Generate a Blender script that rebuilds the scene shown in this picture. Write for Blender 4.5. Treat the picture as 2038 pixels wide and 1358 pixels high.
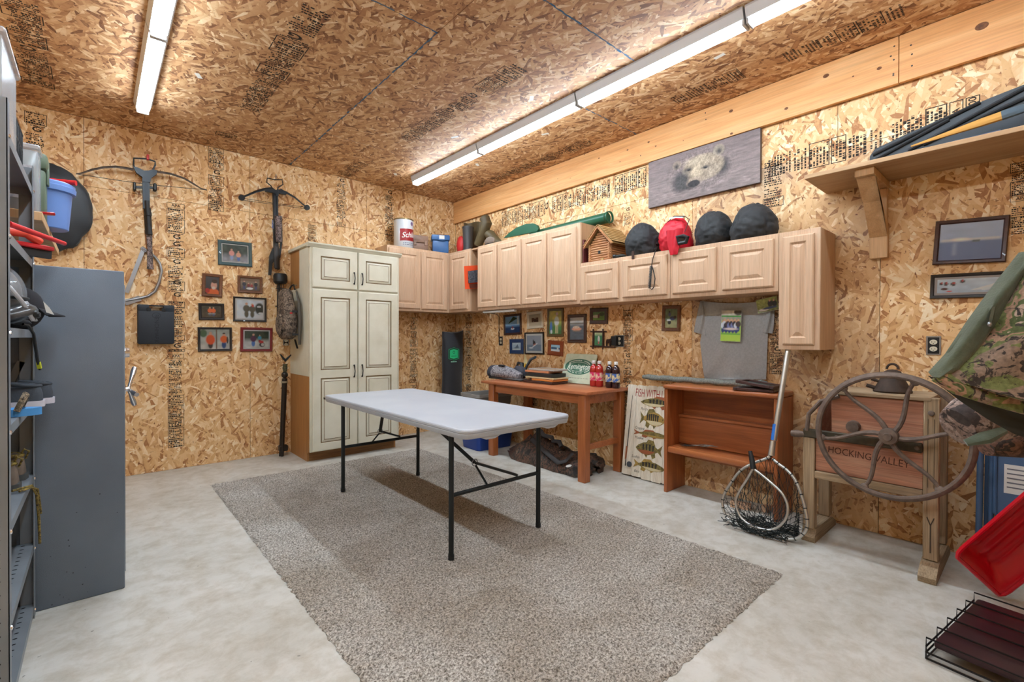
import bpy, bmesh, math, random
import numpy as np
from mathutils import Vector as V, Matrix as MX, noise as MN
random.seed(7)
for o in list(bpy.data.objects): bpy.data.objects.remove(o)
SC = bpy.context.scene
COL = SC.collection

# ------------------------------------------------------------------ camera
FPX, YAW, PIT, ROL = 934.3, 0.84685, -0.00645, 0.0024        # focal length in pixels of the 2038x1358 frame
CAM = V((-3.62, -5.245, 1.206))
FW = V((math.cos(PIT)*math.cos(YAW), math.cos(PIT)*math.sin(YAW), math.sin(PIT)))
RI = V((math.sin(YAW), -math.cos(YAW), 0)); UP = RI.cross(FW)
RI, UP = RI*math.cos(ROL)+UP*math.sin(ROL), UP*math.cos(ROL)-RI*math.sin(ROL)
cd = bpy.data.cameras.new('camera'); cd.sensor_width = 36; cd.lens = FPX/2038*36; cd.clip_start = .02
co = bpy.data.objects.new('camera', cd); COL.objects.link(co)
co.matrix_world = MX(((RI.x, UP.x, -FW.x, CAM.x), (RI.y, UP.y, -FW.y, CAM.y), (RI.z, UP.z, -FW.z, CAM.z), (0, 0, 0, 1)))
SC.camera = co
# ------------------------------------------------------------------ world, exposure (the light itself comes from the shop lights)
w = bpy.data.worlds.new('world'); SC.world = w; w.use_nodes = True
w.node_tree.nodes['Background'].inputs[0].default_value = (.9, .95, 1, 1)
w.node_tree.nodes['Background'].inputs[1].default_value = .05
SC.view_settings.view_transform = 'Standard'; SC.view_settings.look = 'None'
SC.view_settings.exposure = 0.15; SC.view_settings.gamma = 1; SC.view_settings.use_curve_mapping = False
SC.cycles.max_bounces = 4; SC.cycles.diffuse_bounces = 3; SC.cycles.glossy_bounces = 3; SC.cycles.transmission_bounces = 4; SC.cycles.transparent_max_bounces = 12
SC.cycles.adaptive_threshold = .02; SC.cycles.caustics_reflective = False; SC.cycles.caustics_refractive = False
LAMP_STRENGTH = 54.0
LAMP_COLOR = (.81, .965, 1.10, 1)

# ------------------------------------------------------------------ pixel -> point on a known plane
def ray(x, y): return FW + RI*((x-1019)/FPX) - UP*((y-679)/FPX)
def on(x, y, ax, v):
    d = ray(x, y); return CAM + d*((v-CAM[ax])/d[ax])
def A(x, y, n=0.0): return on(x, y, 1, -n)      # back wall, n metres in front of it
def B(x, y, n=0.0): return on(x, y, 0, -n)      # right wall
def FL(x, y, z=0.0): return on(x, y, 2, z)
def onp(x, y, nrm, d):                          # plane nrm.p = d
    r = ray(x, y); return CAM + r*((d-V(nrm).dot(CAM))/V(nrm).dot(r))
def basis(o, u, v):
    u = V(u).normalized(); v = V(v).normalized(); n = u.cross(v)
    return MX(((u.x, v.x, n.x, o[0]), (u.y, v.y, n.y, o[1]), (u.z, v.z, n.z, o[2]), (0, 0, 0, 1)))
def TA(x, z, n=0.0): return basis((x, -n, z), (1, 0, 0), (0, 0, 1))     # local u right, v up, w out of the back wall
def TB(y, z, n=0.0): return basis((-n, y, z), (0, -1, 0), (0, 0, 1))    # same for the right wall

# ------------------------------------------------------------------ mesh helper
class MB:
    def __init__(s, T=None): s.v = []; s.f = []; s.T = T or MX.Identity(4); s.col = None
    def add(s, vs, fs):
        k = len(s.v); T = s.T
        s.v += [T @ V(p) for p in vs]; s.f += [tuple(i+k for i in f) for f in fs]; return s
    def box(s, x0, x1, y0, y1, z0, z1, b=0.0, seg=1, R=None, c=None):
        vs = [(x, y, z) for z in (z0, z1) for y in (y0, y1) for x in (x0, x1)]
        fs = [(0, 2, 3, 1), (4, 5, 7, 6), (0, 1, 5, 4), (2, 6, 7, 3), (0, 4, 6, 2), (1, 3, 7, 5)]
        if b:
            bm = bmesh.new(); bv = [bm.verts.new(p) for p in vs]
            for f in fs: bm.faces.new([bv[i] for i in f])
            bmesh.ops.bevel(bm, geom=bm.edges[:], offset=b, segments=seg, affect='EDGES', profile=.5)
            bm.verts.index_update(); vs = [v.co.copy() for v in bm.verts]; fs = [[v.index for v in f.verts] for f in bm.faces]; bm.free()
        if R is not None:
            c = V(c if c else ((x0+x1)/2, (y0+y1)/2, (z0+z1)/2)); vs = [R @ (V(p)-c) + c for p in vs]
        return s.add(vs, fs)
    def tube(s, pts, r, n=8, closed=False, flat=1.0):
        pts = [V(p) for p in pts]; m = len(pts); vs = []; fs = []
        rs = r if isinstance(r, (list, tuple)) else [r]*m
        ref = None
        for i, p in enumerate(pts):
            a = pts[(i-1) % m] if (closed or i) else p; b = pts[(i+1) % m] if (closed or i < m-1) else p
            t = (b-a); t = t.normalized() if t.length > 1e-9 else V((0, 0, 1))
            if ref is None: ref = t.orthogonal().normalized()
            ref = (ref - t*ref.dot(t)); ref = ref.normalized() if ref.length > 1e-6 else t.orthogonal().normalized()
            q = t.cross(ref)
            for k in range(n):
                an = 2*math.pi*k/n; vs.append(p + ref*(math.cos(an)*rs[i]) + q*(math.sin(an)*rs[i]*flat))
        for i in range(m if closed else m-1):
            j = (i+1) % m
            for k in range(n): fs.append((i*n+k, i*n+(k+1) % n, j*n+(k+1) % n, j*n+k))
        if not closed: fs += [tuple(range(n-1, -1, -1)), tuple(range((m-1)*n, m*n))]
        return s.add(vs, fs)
    def bar(s, a, b, wx, wy, up=(0, 0, 1), bev=0.0):
        a = V(a); b = V(b); t = (b-a); L = t.length; t.normalize(); u = V(up)
        if abs(t.dot(u)) > .99: u = V((1, 0, 0))
        x = u.cross(t).normalized(); y = t.cross(x)
        T0 = s.T; s.T = T0 @ MX(((x.x, y.x, t.x, a.x), (x.y, y.y, t.y, a.y), (x.z, y.z, t.z, a.z), (0, 0, 0, 1)))
        s.box(-wx/2, wx/2, -wy/2, wy/2, 0, L, bev); s.T = T0; return s
    def lathe(s, prof, c=(0, 0, 0), n=24, axis='z'):
        vs = []; fs = []; c = V(c)
        for r, h in prof:
            for k in range(n):
                a = 2*math.pi*k/n; x, y = r*math.cos(a), r*math.sin(a)
                vs.append(c + (V((x, y, h)) if axis == 'z' else V((h, x, y)) if axis == 'x' else V((x, h, y))))
        m = len(prof)
        for i in range(m-1):
            for k in range(n): fs.append((i*n+k, i*n+(k+1) % n, (i+1)*n+(k+1) % n, (i+1)*n+k))
        if prof[0][0] > 1e-6: fs.append(tuple(range(n-1, -1, -1)))
        if prof[-1][0] > 1e-6: fs.append(tuple(range((m-1)*n, m*n)))
        return s.add(vs, fs)
    def prism(s, poly, d0, d1, pl='xy'):
        n = len(poly)
        f = {'xy': lambda a, b, d: (a, b, d), 'xz': lambda a, b, d: (a, d, b), 'yz': lambda a, b, d: (d, a, b)}[pl]
        vs = [f(a, b, d0) for a, b in poly] + [f(a, b, d1) for a, b in poly]
        return s.add(vs, [tuple(range(n-1, -1, -1)), tuple(range(n, 2*n))] + [(i, (i+1) % n, n+(i+1) % n, n+i) for i in range(n)])
    def hull2(s, p3, off):                      # polygon of 3D points pushed along off
        n = len(p3); off = V(off); vs = [V(p) for p in p3] + [V(p)+off for p in p3]
        return s.add(vs, [tuple(range(n-1, -1, -1)), tuple(range(n, 2*n))] + [(i, (i+1) % n, n+(i+1) % n, n+i) for i in range(n)])
    def ell(s, c, r, seg=20, rings=12, fn=None, zmin=None):
        c = V(c); vs = []; fs = []
        for i in range(rings+1):
            th = math.pi*i/rings
            for k in range(seg):
                ph = 2*math.pi*k/seg; d = V((math.sin(th)*math.cos(ph), math.sin(th)*math.sin(ph), math.cos(th)))
                q = fn(d) if fn else 1.0
                p = V((c.x+d.x*r[0]*q, c.y+d.y*r[1]*q, c.z+d.z*r[2]*q))
                if zmin is not None and p.z < zmin: p.z = zmin + (p.z-zmin)*.02
                vs.append(p)
        for i in range(rings):
            for k in range(seg): fs.append((i*seg+k, (i+1)*seg+k, (i+1)*seg+(k+1) % seg, i*seg+(k+1) % seg))
        return s.add(vs, fs)
    def surf(s, G, thick=0.0, cu=False, nrm=None):   # G[row][col] points, optional thickness along nrm
        nv = len(G); nu = len(G[0]); vs = [V(p) for r in G for p in r]; fs = []
        q = lambda i, j: i*nu + j % nu
        for i in range(nv-1):
            for j in range(nu if cu else nu-1): fs.append((q(i, j), q(i, j+1), q(i+1, j+1), q(i+1, j)))
        if thick:
            k = len(vs); o = V(nrm)*thick; vs += [p+o for p in vs]; fs += [tuple(k+i for i in reversed(f)) for f in fs]
            bd = [q(0, j) for j in range(nu)] + [q(i, nu-1) for i in range(1, nv)] + [q(nv-1, j) for j in range(nu-2, -1, -1)] + [q(i, 0) for i in range(nv-2, 0, -1)]
            fs += [(bd[i], k+bd[i], k+bd[(i+1) % len(bd)], bd[(i+1) % len(bd)]) for i in range(len(bd))]
        return s.add(vs, fs)
    def text(s, st, size, at=(0, 0), z=0.0, shear=0.0, bold=0.0, align='CENTER', sx=1.0, rot=0.0, depth=0.0):
        vs, fs = textmesh(st, shear, bold, align)
        ca, sa = math.cos(rot), math.sin(rot)
        return s.add([(at[0]+(x*sx*ca-y*sa)*size, at[1]+(x*sx*sa+y*ca)*size, z) for x, y in vs], fs)
    def rect(s, u0, u1, v0, v1, z=0.0): return s.add([(u0, v0, z), (u1, v0, z), (u1, v1, z), (u0, v1, z)], [(0, 1, 2, 3)])
    def orect(s, u0, u1, v0, v1, t, z=0.0):
        return s.rect(u0, u1, v0, v0+t, z).rect(u0, u1, v1-t, v1, z).rect(u0, u0+t, v0+t, v1-t, z).rect(u1-t, u1, v0+t, v1-t, z)
    def disc(s, c, ru, rv, z=0.0, n=28):
        return s.add([(c[0]+ru*math.cos(2*math.pi*k/n), c[1]+rv*math.sin(2*math.pi*k/n), z) for k in range(n)], [tuple(range(n))])
    def ring(s, c, ru, rv, t, z=0.0, n=32):
        vs = []
        for k in range(n):
            a = 2*math.pi*k/n; vs += [(c[0]+ru*math.cos(a), c[1]+rv*math.sin(a), z), (c[0]+(ru-t)*math.cos(a), c[1]+(rv-t)*math.sin(a), z)]
        return s.add(vs, [(2*k, 2*((k+1) % n), 2*((k+1) % n)+1, 2*k+1) for k in range(n)])
_tc = {}
def textmesh(st, shear, bold, align):
    k = (st, shear, bold, align)
    if k not in _tc:
        c = bpy.data.curves.new('t', 'FONT'); c.body = st; c.size = 1; c.shear = shear; c.offset = bold; c.align_x = align; c.align_y = 'CENTER'; c.resolution_u = 3
        o = bpy.data.objects.new('t', c); COL.objects.link(o); bpy.context.view_layer.update()
        m = bpy.data.meshes.new_from_object(o.evaluated_get(bpy.context.evaluated_depsgraph_get()))
        _tc[k] = ([(v.co.x, v.co.y) for v in m.vertices], [tuple(p.vertices) for p in m.polygons])
        bpy.data.objects.remove(o); bpy.data.curves.remove(c); bpy.data.meshes.remove(m)
    return _tc[k]

def tag(o, label=None, cat=None, group=None, kind=None):
    if label: o['label'] = label
    if cat: o['category'] = cat
    if group: o['group'] = group
    if kind: o['kind'] = kind
    return o
def wloc(o):
    p = V((0, 0, 0))
    while o: p = p + o.location; o = o.parent
    return p
def obj(name, mb, mat, parent=None, smooth=True, ang=38, label=None, cat=None, group=None, kind=None, recalc=True):
    me = bpy.data.meshes.new(name); vs = mb.v
    if parent: org = wloc(parent)
    else:
        xs = [p.x for p in vs]; ys = [p.y for p in vs]; org = V(((min(xs)+max(xs))/2, (min(ys)+max(ys))/2, min(p.z for p in vs)))
    me.from_pydata([p-org for p in vs], [], mb.f)
    if recalc:
        bm = bmesh.new(); bm.from_mesh(me); bmesh.ops.recalc_face_normals(bm, faces=bm.faces[:]); bm.to_mesh(me); bm.free()
    if smooth:
        me.polygons.foreach_set('use_smooth', [True]*len(me.polygons)); me.set_sharp_from_angle(angle=math.radians(ang))
    if mb.col is not None:
        a = me.color_attributes.new('pic', 'FLOAT_COLOR', 'POINT'); a.data.foreach_set('color', np.asarray(mb.col, dtype=np.float32).ravel())
    if mat: me.materials.append(mat)
    o = bpy.data.objects.new(name, me); COL.objects.link(o)
    if parent: o.parent = parent
    else: o.location = org
    return tag(o, label, cat, group, kind)
def thing(name, label, cat, loc, group=None):
    o = bpy.data.objects.new(name, None); COL.objects.link(o); o.location = loc; o.empty_display_size = .1
    return tag(o, label, cat, group)
def child_copy(o, parent, off=(0, 0, 0)):
    c = o.copy(); COL.objects.link(c); c.parent = parent; c.location = V(off); return c

# ------------------------------------------------------------------ materials
def lin(c):
    return tuple(((x/255)/12.92 if x/255 <= .04045 else ((x/255+.055)/1.055)**2.4) for x in c[:3]) + (1,)
def nn(nt, t, **kw):
    n = nt.nodes.new(t)
    for k, v in kw.items(): setattr(n, k, v)
    return n
def base(name):
    m = bpy.data.materials.new(name); m.use_nodes = True; nt = m.node_tree; return m, nt, nt.nodes['Principled BSDF'], nt.links.new
def ramp(nt, fac, stops, interp='LINEAR'):
    r = nn(nt, 'ShaderNodeValToRGB'); r.color_ramp.interpolation = interp; e = r.color_ramp.elements
    while len(e) < len(stops): e.new(.5)
    for i, (p, c) in enumerate(stops): e[i].position = p; e[i].color = lin(c)
    nt.links.new(fac, r.inputs[0]); return r.outputs[0]
def noise(nt, vec, sc, det=3, rough=.55, dist=0):
    n = nn(nt, 'ShaderNodeTexNoise'); n.inputs['Scale'].default_value = sc; n.inputs['Detail'].default_value = det
    n.inputs['Roughness'].default_value = rough; n.inputs['Distortion'].default_value = dist
    if vec: nt.links.new(vec, n.inputs['Vector'])
    return n.outputs['Fac']
def mapped(nt, vec, scale, rot=(0, 0, 0)):
    m = nn(nt, 'ShaderNodeMapping'); m.inputs['Scale'].default_value = scale; m.inputs['Rotation'].default_value = rot; nt.links.new(vec, m.inputs['Vector']); return m.outputs[0]
def objco(nt): return nn(nt, 'ShaderNodeTexCoord').outputs['Object']
def mathn(nt, op, a, b=None, clamp=False):
    n = nn(nt, 'ShaderNodeMath', operation=op); n.use_clamp = clamp
    for i, x in enumerate((a, b)):
        if x is None: continue
        if isinstance(x, (int, float)): n.inputs[i].default_value = x
        else: nt.links.new(x, n.inputs[i])
    return n.outputs[0]
def mixc(nt, fac, a, b, mode='MIX'):
    n = nn(nt, 'ShaderNodeMix', data_type='RGBA', blend_type=mode)
    for i, x in ((0, fac), (6, a), (7, b)):
        if isinstance(x, (int, float)): n.inputs[i].default_value = x
        elif isinstance(x, tuple): n.inputs[i].default_value = lin(x)
        else: nt.links.new(x, n.inputs[i])
    return n.outputs[2]
def bumpn(nt, h, bs, strength, dist):
    b = nn(nt, 'ShaderNodeBump'); b.inputs['Strength'].default_value = strength; b.inputs['Distance'].default_value = dist
    nt.links.new(h, b.inputs['Height']); nt.links.new(b.outputs[0], bs.inputs['Normal'])
_mc = {}
def P(name, col, rough=.5, metal=0.0, col2=None, vs=12, det=3, bump=0.0, bsc=150, coat=0.0, sheen=0.0, trans=0.0, ior=1.45, stretch=None, alpha=1.0, lo=.35, hi=.68):
    if name in _mc: return _mc[name]
    m, nt, bs, ln = base(name)
    bs.inputs['Base Color'].default_value = lin(col); bs.inputs['Roughness'].default_value = rough; bs.inputs['Metallic'].default_value = metal
    bs.inputs['Coat Weight'].default_value = coat; bs.inputs['Sheen Weight'].default_value = sheen; bs.inputs['Transmission Weight'].default_value = trans; bs.inputs['IOR'].default_value = ior
    bs.inputs['Alpha'].default_value = alpha
    vec = objco(nt)
    if stretch: vec = mapped(nt, vec, stretch)
    if col2: ln(ramp(nt, noise(nt, vec, vs, det), [(lo, col), (hi, col2)]), bs.inputs['Base Color'])
    if bump: bumpn(nt, noise(nt, vec, bsc, 2), bs, bump, .002)
    _mc[name] = m; return m
def WOOD(name, c1, c2, c3, axis='z', sc=1.0, rough=.5, coat=0.0, knots=False, fine=1.0):
    if name in _mc: return _mc[name]
    m, nt, bs, ln = base(name); vec = objco(nt)
    k = {'x': 0, 'y': 1, 'z': 2}[axis]
    s1 = [9*sc]*3; s1[k] = .7*sc; s2 = [160*sc]*3; s2[k] = 4*sc
    a = noise(nt, mapped(nt, vec, s1), 1.6, 4, .6, 1.2); f = noise(nt, mapped(nt, vec, s2), 1, 3, .6)
    col = ramp(nt, a, [(.3, c1), (.5, c2), (.72, c3)])
    g = ramp(nt, f, [(.3, tuple(int(255-60*fine) for _ in range(3))), (.6, (255, 255, 255))])
    col = mixc(nt, 1.0, col, g, 'MULTIPLY')
    if knots:
        vo = nn(nt, 'ShaderNodeTexVoronoi'); s3 = [5.5]*3; s3[k] = 2.2; ln(mapped(nt, vec, s3), vo.inputs['Vector']); vo.inputs['Scale'].default_value = 1
        col = mixc(nt, ramp(nt, vo.outputs['Distance'], [(.05, (255, 255, 255)), (.1, (0, 0, 0))]), col, (96, 52, 26))
    ln(col, bs.inputs['Base Color']); bs.inputs['Roughness'].default_value = rough; bs.inputs['Coat Weight'].default_value = coat
    bumpn(nt, f, bs, .15, .001)
    _mc[name] = m; return m
def OSB(name, plane, stops, seed=0.0, stain=None, ang0=0.0):
    m, nt, bs, ln = base(name)
    pos = nn(nt, 'ShaderNodeNewGeometry').outputs['Position']; sp = nn(nt, 'ShaderNodeSeparateXYZ'); ln(pos, sp.inputs[0]); cb = nn(nt, 'ShaderNodeCombineXYZ')
    i, j = {'xz': (0, 2), 'yz': (1, 2), 'xy': (0, 1)}[plane]; ln(sp.outputs[i], cb.inputs[0]); ln(sp.outputs[j], cb.inputs[1]); cb.inputs[2].default_value = seed
    vec = cb.outputs[0]; cur = dist = None
    rnd = random.Random(int(seed*10)+3)
    for k, (an, L, W) in enumerate([(75, .105, .026), (20, .085, .022), (-35, .09, .02), (100, .12, .028), (52, .065, .016), (-70, .085, .02)]):
        mp = nn(nt, 'ShaderNodeMapping', vector_type='TEXTURE'); mp.inputs['Rotation'].default_value = (0, 0, math.radians(an+ang0))
        mp.inputs['Scale'].default_value = (L, W, 1); mp.inputs['Location'].default_value = (rnd.random()*3, rnd.random()*3, 0); ln(vec, mp.inputs[0])
        vo = nn(nt, 'ShaderNodeTexVoronoi', voronoi_dimensions='2D'); vo.inputs['Scale'].default_value = 1; ln(mp.outputs[0], vo.inputs['Vector'])
        if cur is None: cur, dist = vo.outputs['Color'], vo.outputs['Distance']; continue
        s1 = nn(nt, 'ShaderNodeSeparateColor'); ln(cur, s1.inputs[0]); s2 = nn(nt, 'ShaderNodeSeparateColor'); ln(vo.outputs['Color'], s2.inputs[0])
        g = mathn(nt, 'GREATER_THAN', s2.outputs[0], s1.outputs[0]); cur = mixc(nt, g, cur, vo.outputs['Color'])
        mf = nn(nt, 'ShaderNodeMix', data_type='FLOAT'); ln(g, mf.inputs[0]); ln(dist, mf.inputs[2]); ln(vo.outputs['Distance'], mf.inputs[3]); dist = mf.outputs[0]
    s = nn(nt, 'ShaderNodeSeparateColor'); ln(cur, s.inputs[0])
    gr = noise(nt, vec, 45, 4, .65)
    tone = mathn(nt, 'ADD', s.outputs[1], mathn(nt, 'MULTIPLY', mathn(nt, 'SUBTRACT', gr, .5), .4))
    tone = mathn(nt, 'SUBTRACT', tone, mathn(nt, 'MULTIPLY', mathn(nt, 'POWER', dist, 3.0), .28))
    col = ramp(nt, tone, stops)
    # thin dark slits between strands
    sl = noise(nt, mapped(nt, vec, (60, 22, 1), (0, 0, .5)), 1, 2, .5); sl2 = noise(nt, mapped(nt, vec, (22, 70, 1), (0, 0, -.3)), 1, 2, .5)
    slit = ramp(nt, mathn(nt, 'MAXIMUM', sl, sl2), [(.70, (255, 255, 255)), (.745, (150, 112, 84))])
    col = mixc(nt, 1.0, col, slit, 'MULTIPLY')
    if stain:
        st = noise(nt, vec, stain[0], 5, .6, .4); col = mixc(nt, ramp(nt, st, [(stain[1], (0, 0, 0)), (stain[2], (200, 200, 200))]), col, mixc(nt, .5, col, stain[3]))
    ln(col, bs.inputs['Base Color']); bs.inputs['Roughness'].default_value = .55; bs.inputs['Specular IOR Level'].default_value = .35
    bumpn(nt, noise(nt, mapped(nt, vec, (30, 55, 1), (0, 0, .6)), 1, 1), bs, .2, .0015)
    _mc[name] = m; return m
def CAMO(name, cols, sc=14, stretch=(1, 1, 1), rough=.9):
    if name in _mc: return _mc[name]
    m, nt, bs, ln = base(name); vec = mapped(nt, objco(nt), stretch)
    n1 = noise(nt, vec, sc, 3, .6, .8); n = len(cols)
    c = ramp(nt, n1, [(.30+.42*i/n, cols[i]) for i in range(n)], 'CONSTANT')
    c2 = mixc(nt, ramp(nt, noise(nt, vec, sc*2.4, 4, .65, 1.5), [(.56, (0, 0, 0)), (.6, (255, 255, 255))]), c, cols[0])
    fine = ramp(nt, noise(nt, vec, 90, 2), [(.3, (190, 190, 190)), (.7, (255, 255, 255))])
    ln(mixc(nt, 1.0, c2, fine, 'MULTIPLY'), bs.inputs['Base Color']); bs.inputs['Roughness'].default_value = rough
    bumpn(nt, noise(nt, vec, 120, 2), bs, .2, .002)
    _mc[name] = m; return m
def PRINT(name='print', rough=.35):
    if name in _mc: return _mc[name]
    m, nt, bs, ln = base(name); a = nn(nt, 'ShaderNodeVertexColor', layer_name='pic'); ln(a.outputs[0], bs.inputs['Base Color']); bs.inputs['Roughness'].default_value = rough
    _mc[name] = m; return m
def GLASS(name='pane_glass', r=.04):
    if name in _mc: return _mc[name]
    m, nt, bs, ln = base(name); out = nt.nodes['Material Output']; t = nn(nt, 'ShaderNodeBsdfTransparent'); g = nn(nt, 'ShaderNodeBsdfGlossy'); g.inputs['Roughness'].default_value = r
    fr = nn(nt, 'ShaderNodeFresnel'); fr.inputs[0].default_value = 1.45; mx = nn(nt, 'ShaderNodeMixShader'); ln(fr.outputs[0], mx.inputs[0]); ln(t.outputs[0], mx.inputs[1]); ln(g.outputs[0], mx.inputs[2]); ln(mx.outputs[0], out.inputs[0])
    _mc[name] = m; return m
def CLEAR(name, tint, amount=.45, rough=.2):
    if name in _mc: return _mc[name]
    m, nt, bs, ln = base(name); out = nt.nodes['Material Output']; t = nn(nt, 'ShaderNodeBsdfTransparent'); bs.inputs['Base Color'].default_value = lin(tint); bs.inputs['Roughness'].default_value = rough
    mx = nn(nt, 'ShaderNodeMixShader'); mx.inputs[0].default_value = amount; ln(t.outputs[0], mx.inputs[1]); ln(bs.outputs[0], mx.inputs[2]); ln(mx.outputs[0], out.inputs[0])
    _mc[name] = m; return m
def EMIT(name, col, st):
    m, nt, bs, ln = base(name); bs.inputs['Base Color'].default_value = (.9, .9, .9, 1); bs.inputs['Emission Color'].default_value = col; bs.inputs['Emission Strength'].default_value = st; return m

BLACKM = P('black_metal', (38, 40, 42), .45, .3); BLACKP = P('black_plastic', (26, 28, 30), .45); INK = P('stamp_ink', (44, 34, 26), .8)
CHROME = P('chrome', (215, 215, 220), .12, 1); STEEL = P('brushed_steel', (150, 152, 155), .35, .9); WHITE = P('white_paint', (228, 228, 226), .4)
PAPER = P('paper_white', (225, 222, 215), .8)
def fb(p, s=1.0, seed=0): return MN.fractal(V(p)*s+V((seed*7.3, seed*3.1, seed)), 1.0, 2.0, 3)
# ================================================================== setting
ZC = 3.015; XL = -4.36; YF = -5.8
S_WALL = [(.0, (170, 114, 68)), (.13, (208, 155, 102)), (.32, (224, 177, 122)), (.58, (231, 189, 136)), (.8, (239, 204, 156)), (1.0, (250, 228, 192))]
S_CEIL = [(.0, (122, 78, 48)), (.16, (166, 116, 76)), (.36, (188, 139, 95)), (.60, (200, 153, 108)), (.82, (216, 177, 133)), (1.0, (232, 204, 166))]
OSB_A = OSB('osb_back', 'xz', S_WALL, 1.3); OSB_B = OSB('osb_right', 'yz', S_WALL, 2.7)
OSB_W = OSB('osb_weathered', 'yz', [(.0, (144, 98, 62)), (.12, (188, 140, 94)), (.28, (208, 164, 116)), (.7, (218, 178, 130)), (.9, (228, 196, 150)), (1.0, (240, 214, 176))], 4.1, stain=(1.7, .45, .62, (116, 122, 128)))
OSB_C = OSB('osb_ceiling', 'xy', S_CEIL, 5.9, ang0=15)
DARK = P('framing_shadow_gap', (60, 42, 28), .9)
# concrete
def concrete():
    m, nt, bs, ln = base('concrete'); vec = objco(nt)
    a = noise(nt, mapped(nt, vec, (1, 1.6, 1)), 1.6, 7, .68, .2); b = noise(nt, vec, 9, 6, .7, .3); s = noise(nt, mapped(nt, vec, (2.2, 6, 1), (0, 0, .7)), 1.2, 6, .7, .5)
    c = ramp(nt, a, [(.28, (186, 180, 168)), (.5, (206, 202, 193)), (.72, (218, 215, 208))])
    c = mixc(nt, 1.0, c, ramp(nt, b, [(.3, (224, 218, 208)), (.58, (255, 255, 255))]), 'MULTIPLY')
    c = mixc(nt, ramp(nt, s, [(.58, (0, 0, 0)), (.8, (120, 120, 120))]), c, (168, 148, 118))
    sp = noise(nt, vec, 34, 2, .4); c = mixc(nt, ramp(nt, sp, [(.765, (0, 0, 0)), (.79, (200, 200, 200))]), c, (70, 62, 52))
    ln(c, bs.inputs['Base Color']); ln(mathn(nt, 'ADD', mathn(nt, 'MULTIPLY', b, .25), .38), bs.inputs['Roughness']); bumpn(nt, b, bs, .08, .003); return m
fl = obj('floor', MB().box(XL-.1, .1, YF-.1, .1, -.12, 0), concrete(), kind='structure')
def shell(name, x0, x1, y0, y1, z0, z1): return obj(name, MB().box(x0, x1, y0, y1, z0, z1), DARK, kind='structure')
wall_back = shell('wall_back', XL-.1, .1, .013, .1, 0, ZC+.1)
wall_right = shell('wall_right', .013, .1, YF-.1, .012, 0, ZC+.1)
wall_left = shell('wall_left', XL-.1, XL-.013, YF-.1, .012, 0, ZC+.1)
wall_front = shell('wall_front', XL-.012, .012, YF-.1, YF-.013, 0, ZC+.1)
ceiling = shell('ceiling', XL-.012, .012, YF-.012, .012, ZC+.013, ZC+.1)
G = .0016
def sheets(parent, plane, cols, front, mats):
    for u0, u1, rows in cols:
        for v0, v1 in rows:
            m = mats((u0+u1)/2, (v0+v1)/2) if callable(mats) else mats
            a0, a1, b0, b1 = u0+G, u1-G, v0+G, v1-G
            mb = MB()
            if plane == 'A': mb.box(a0, a1, front, front+.012, b0, b1)
            elif plane == 'B': mb.box(front, front+.012, a0, a1, b0, b1)
            elif plane == 'L': mb.box(front-.012, front, a0, a1, b0, b1)
            elif plane == 'F': mb.box(a0, a1, front-.012, front, b0, b1)
            else: mb.box(a0, a1, b0, b1, front, front+.012)
            obj('osb_sheet', mb, m, parent, smooth=False)
rowsW = [(0, 1.22), (1.22, 2.455), (2.455, ZC)]
sheets(wall_back, 'A', [(a, b, rowsW[0:1] and [(0, 2.455), (2.455, ZC)]) for a, b in ((XL, -3.698), (-3.698, -2.474), (-2.474, -1.258), (-1.258, -.038), (-.038, 0))], 0.0, OSB_A)
sheets(wall_right, 'B', [(a, b, [(0, 2.44)]) for a, b in ((YF, -4.577), (-4.577, -3.357), (-3.357, -2.137), (-2.137, -.917), (-.917, 0))], 0.0, lambda u, v: OSB_W if -4.5 < u < -3.4 else OSB_B)
sheets(wall_right, 'B', [(a, b, [(2.44, ZC)]) for a, b in ((YF, -4.35), (-4.35, -1.913), (-1.913, 0))], 0.0, OSB_B)
OSB_L = OSB('osb_left', 'yz', S_WALL, 7.7)
sheets(wall_left, 'L', [(a, b, [(0, 2.44), (2.44, ZC)]) for a, b in ((YF, -4.88), (-4.88, -3.66), (-3.66, -2.44), (-2.44, -1.22), (-1.22, 0))], XL, OSB_L)
sheets(wall_front, 'F', [(a, b, [(0, 2.44), (2.44, ZC)]) for a, b in ((XL, -3.66), (-3.66, -2.44), (-2.44, -1.22), (-1.22, 0))], YF, OSB_A)
sheets(ceiling, 'C', [(XL, -3.322, [(YF, -4.08), (-4.08, -1.64), (-1.64, 0)]), (-3.322, -2.104, [(YF, -5.295), (-5.295, -2.856), (-2.856, -.41), (-.41, 0)]),
                      (-2.104, -.884, [(YF, -3.469), (-3.469, -1.03), (-1.03, 0)]), (-.884, 0, [(YF, -5.29), (-5.29, -2.848), (-2.848, -.408), (-.408, 0)])], ZC, OSB_C)
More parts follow.
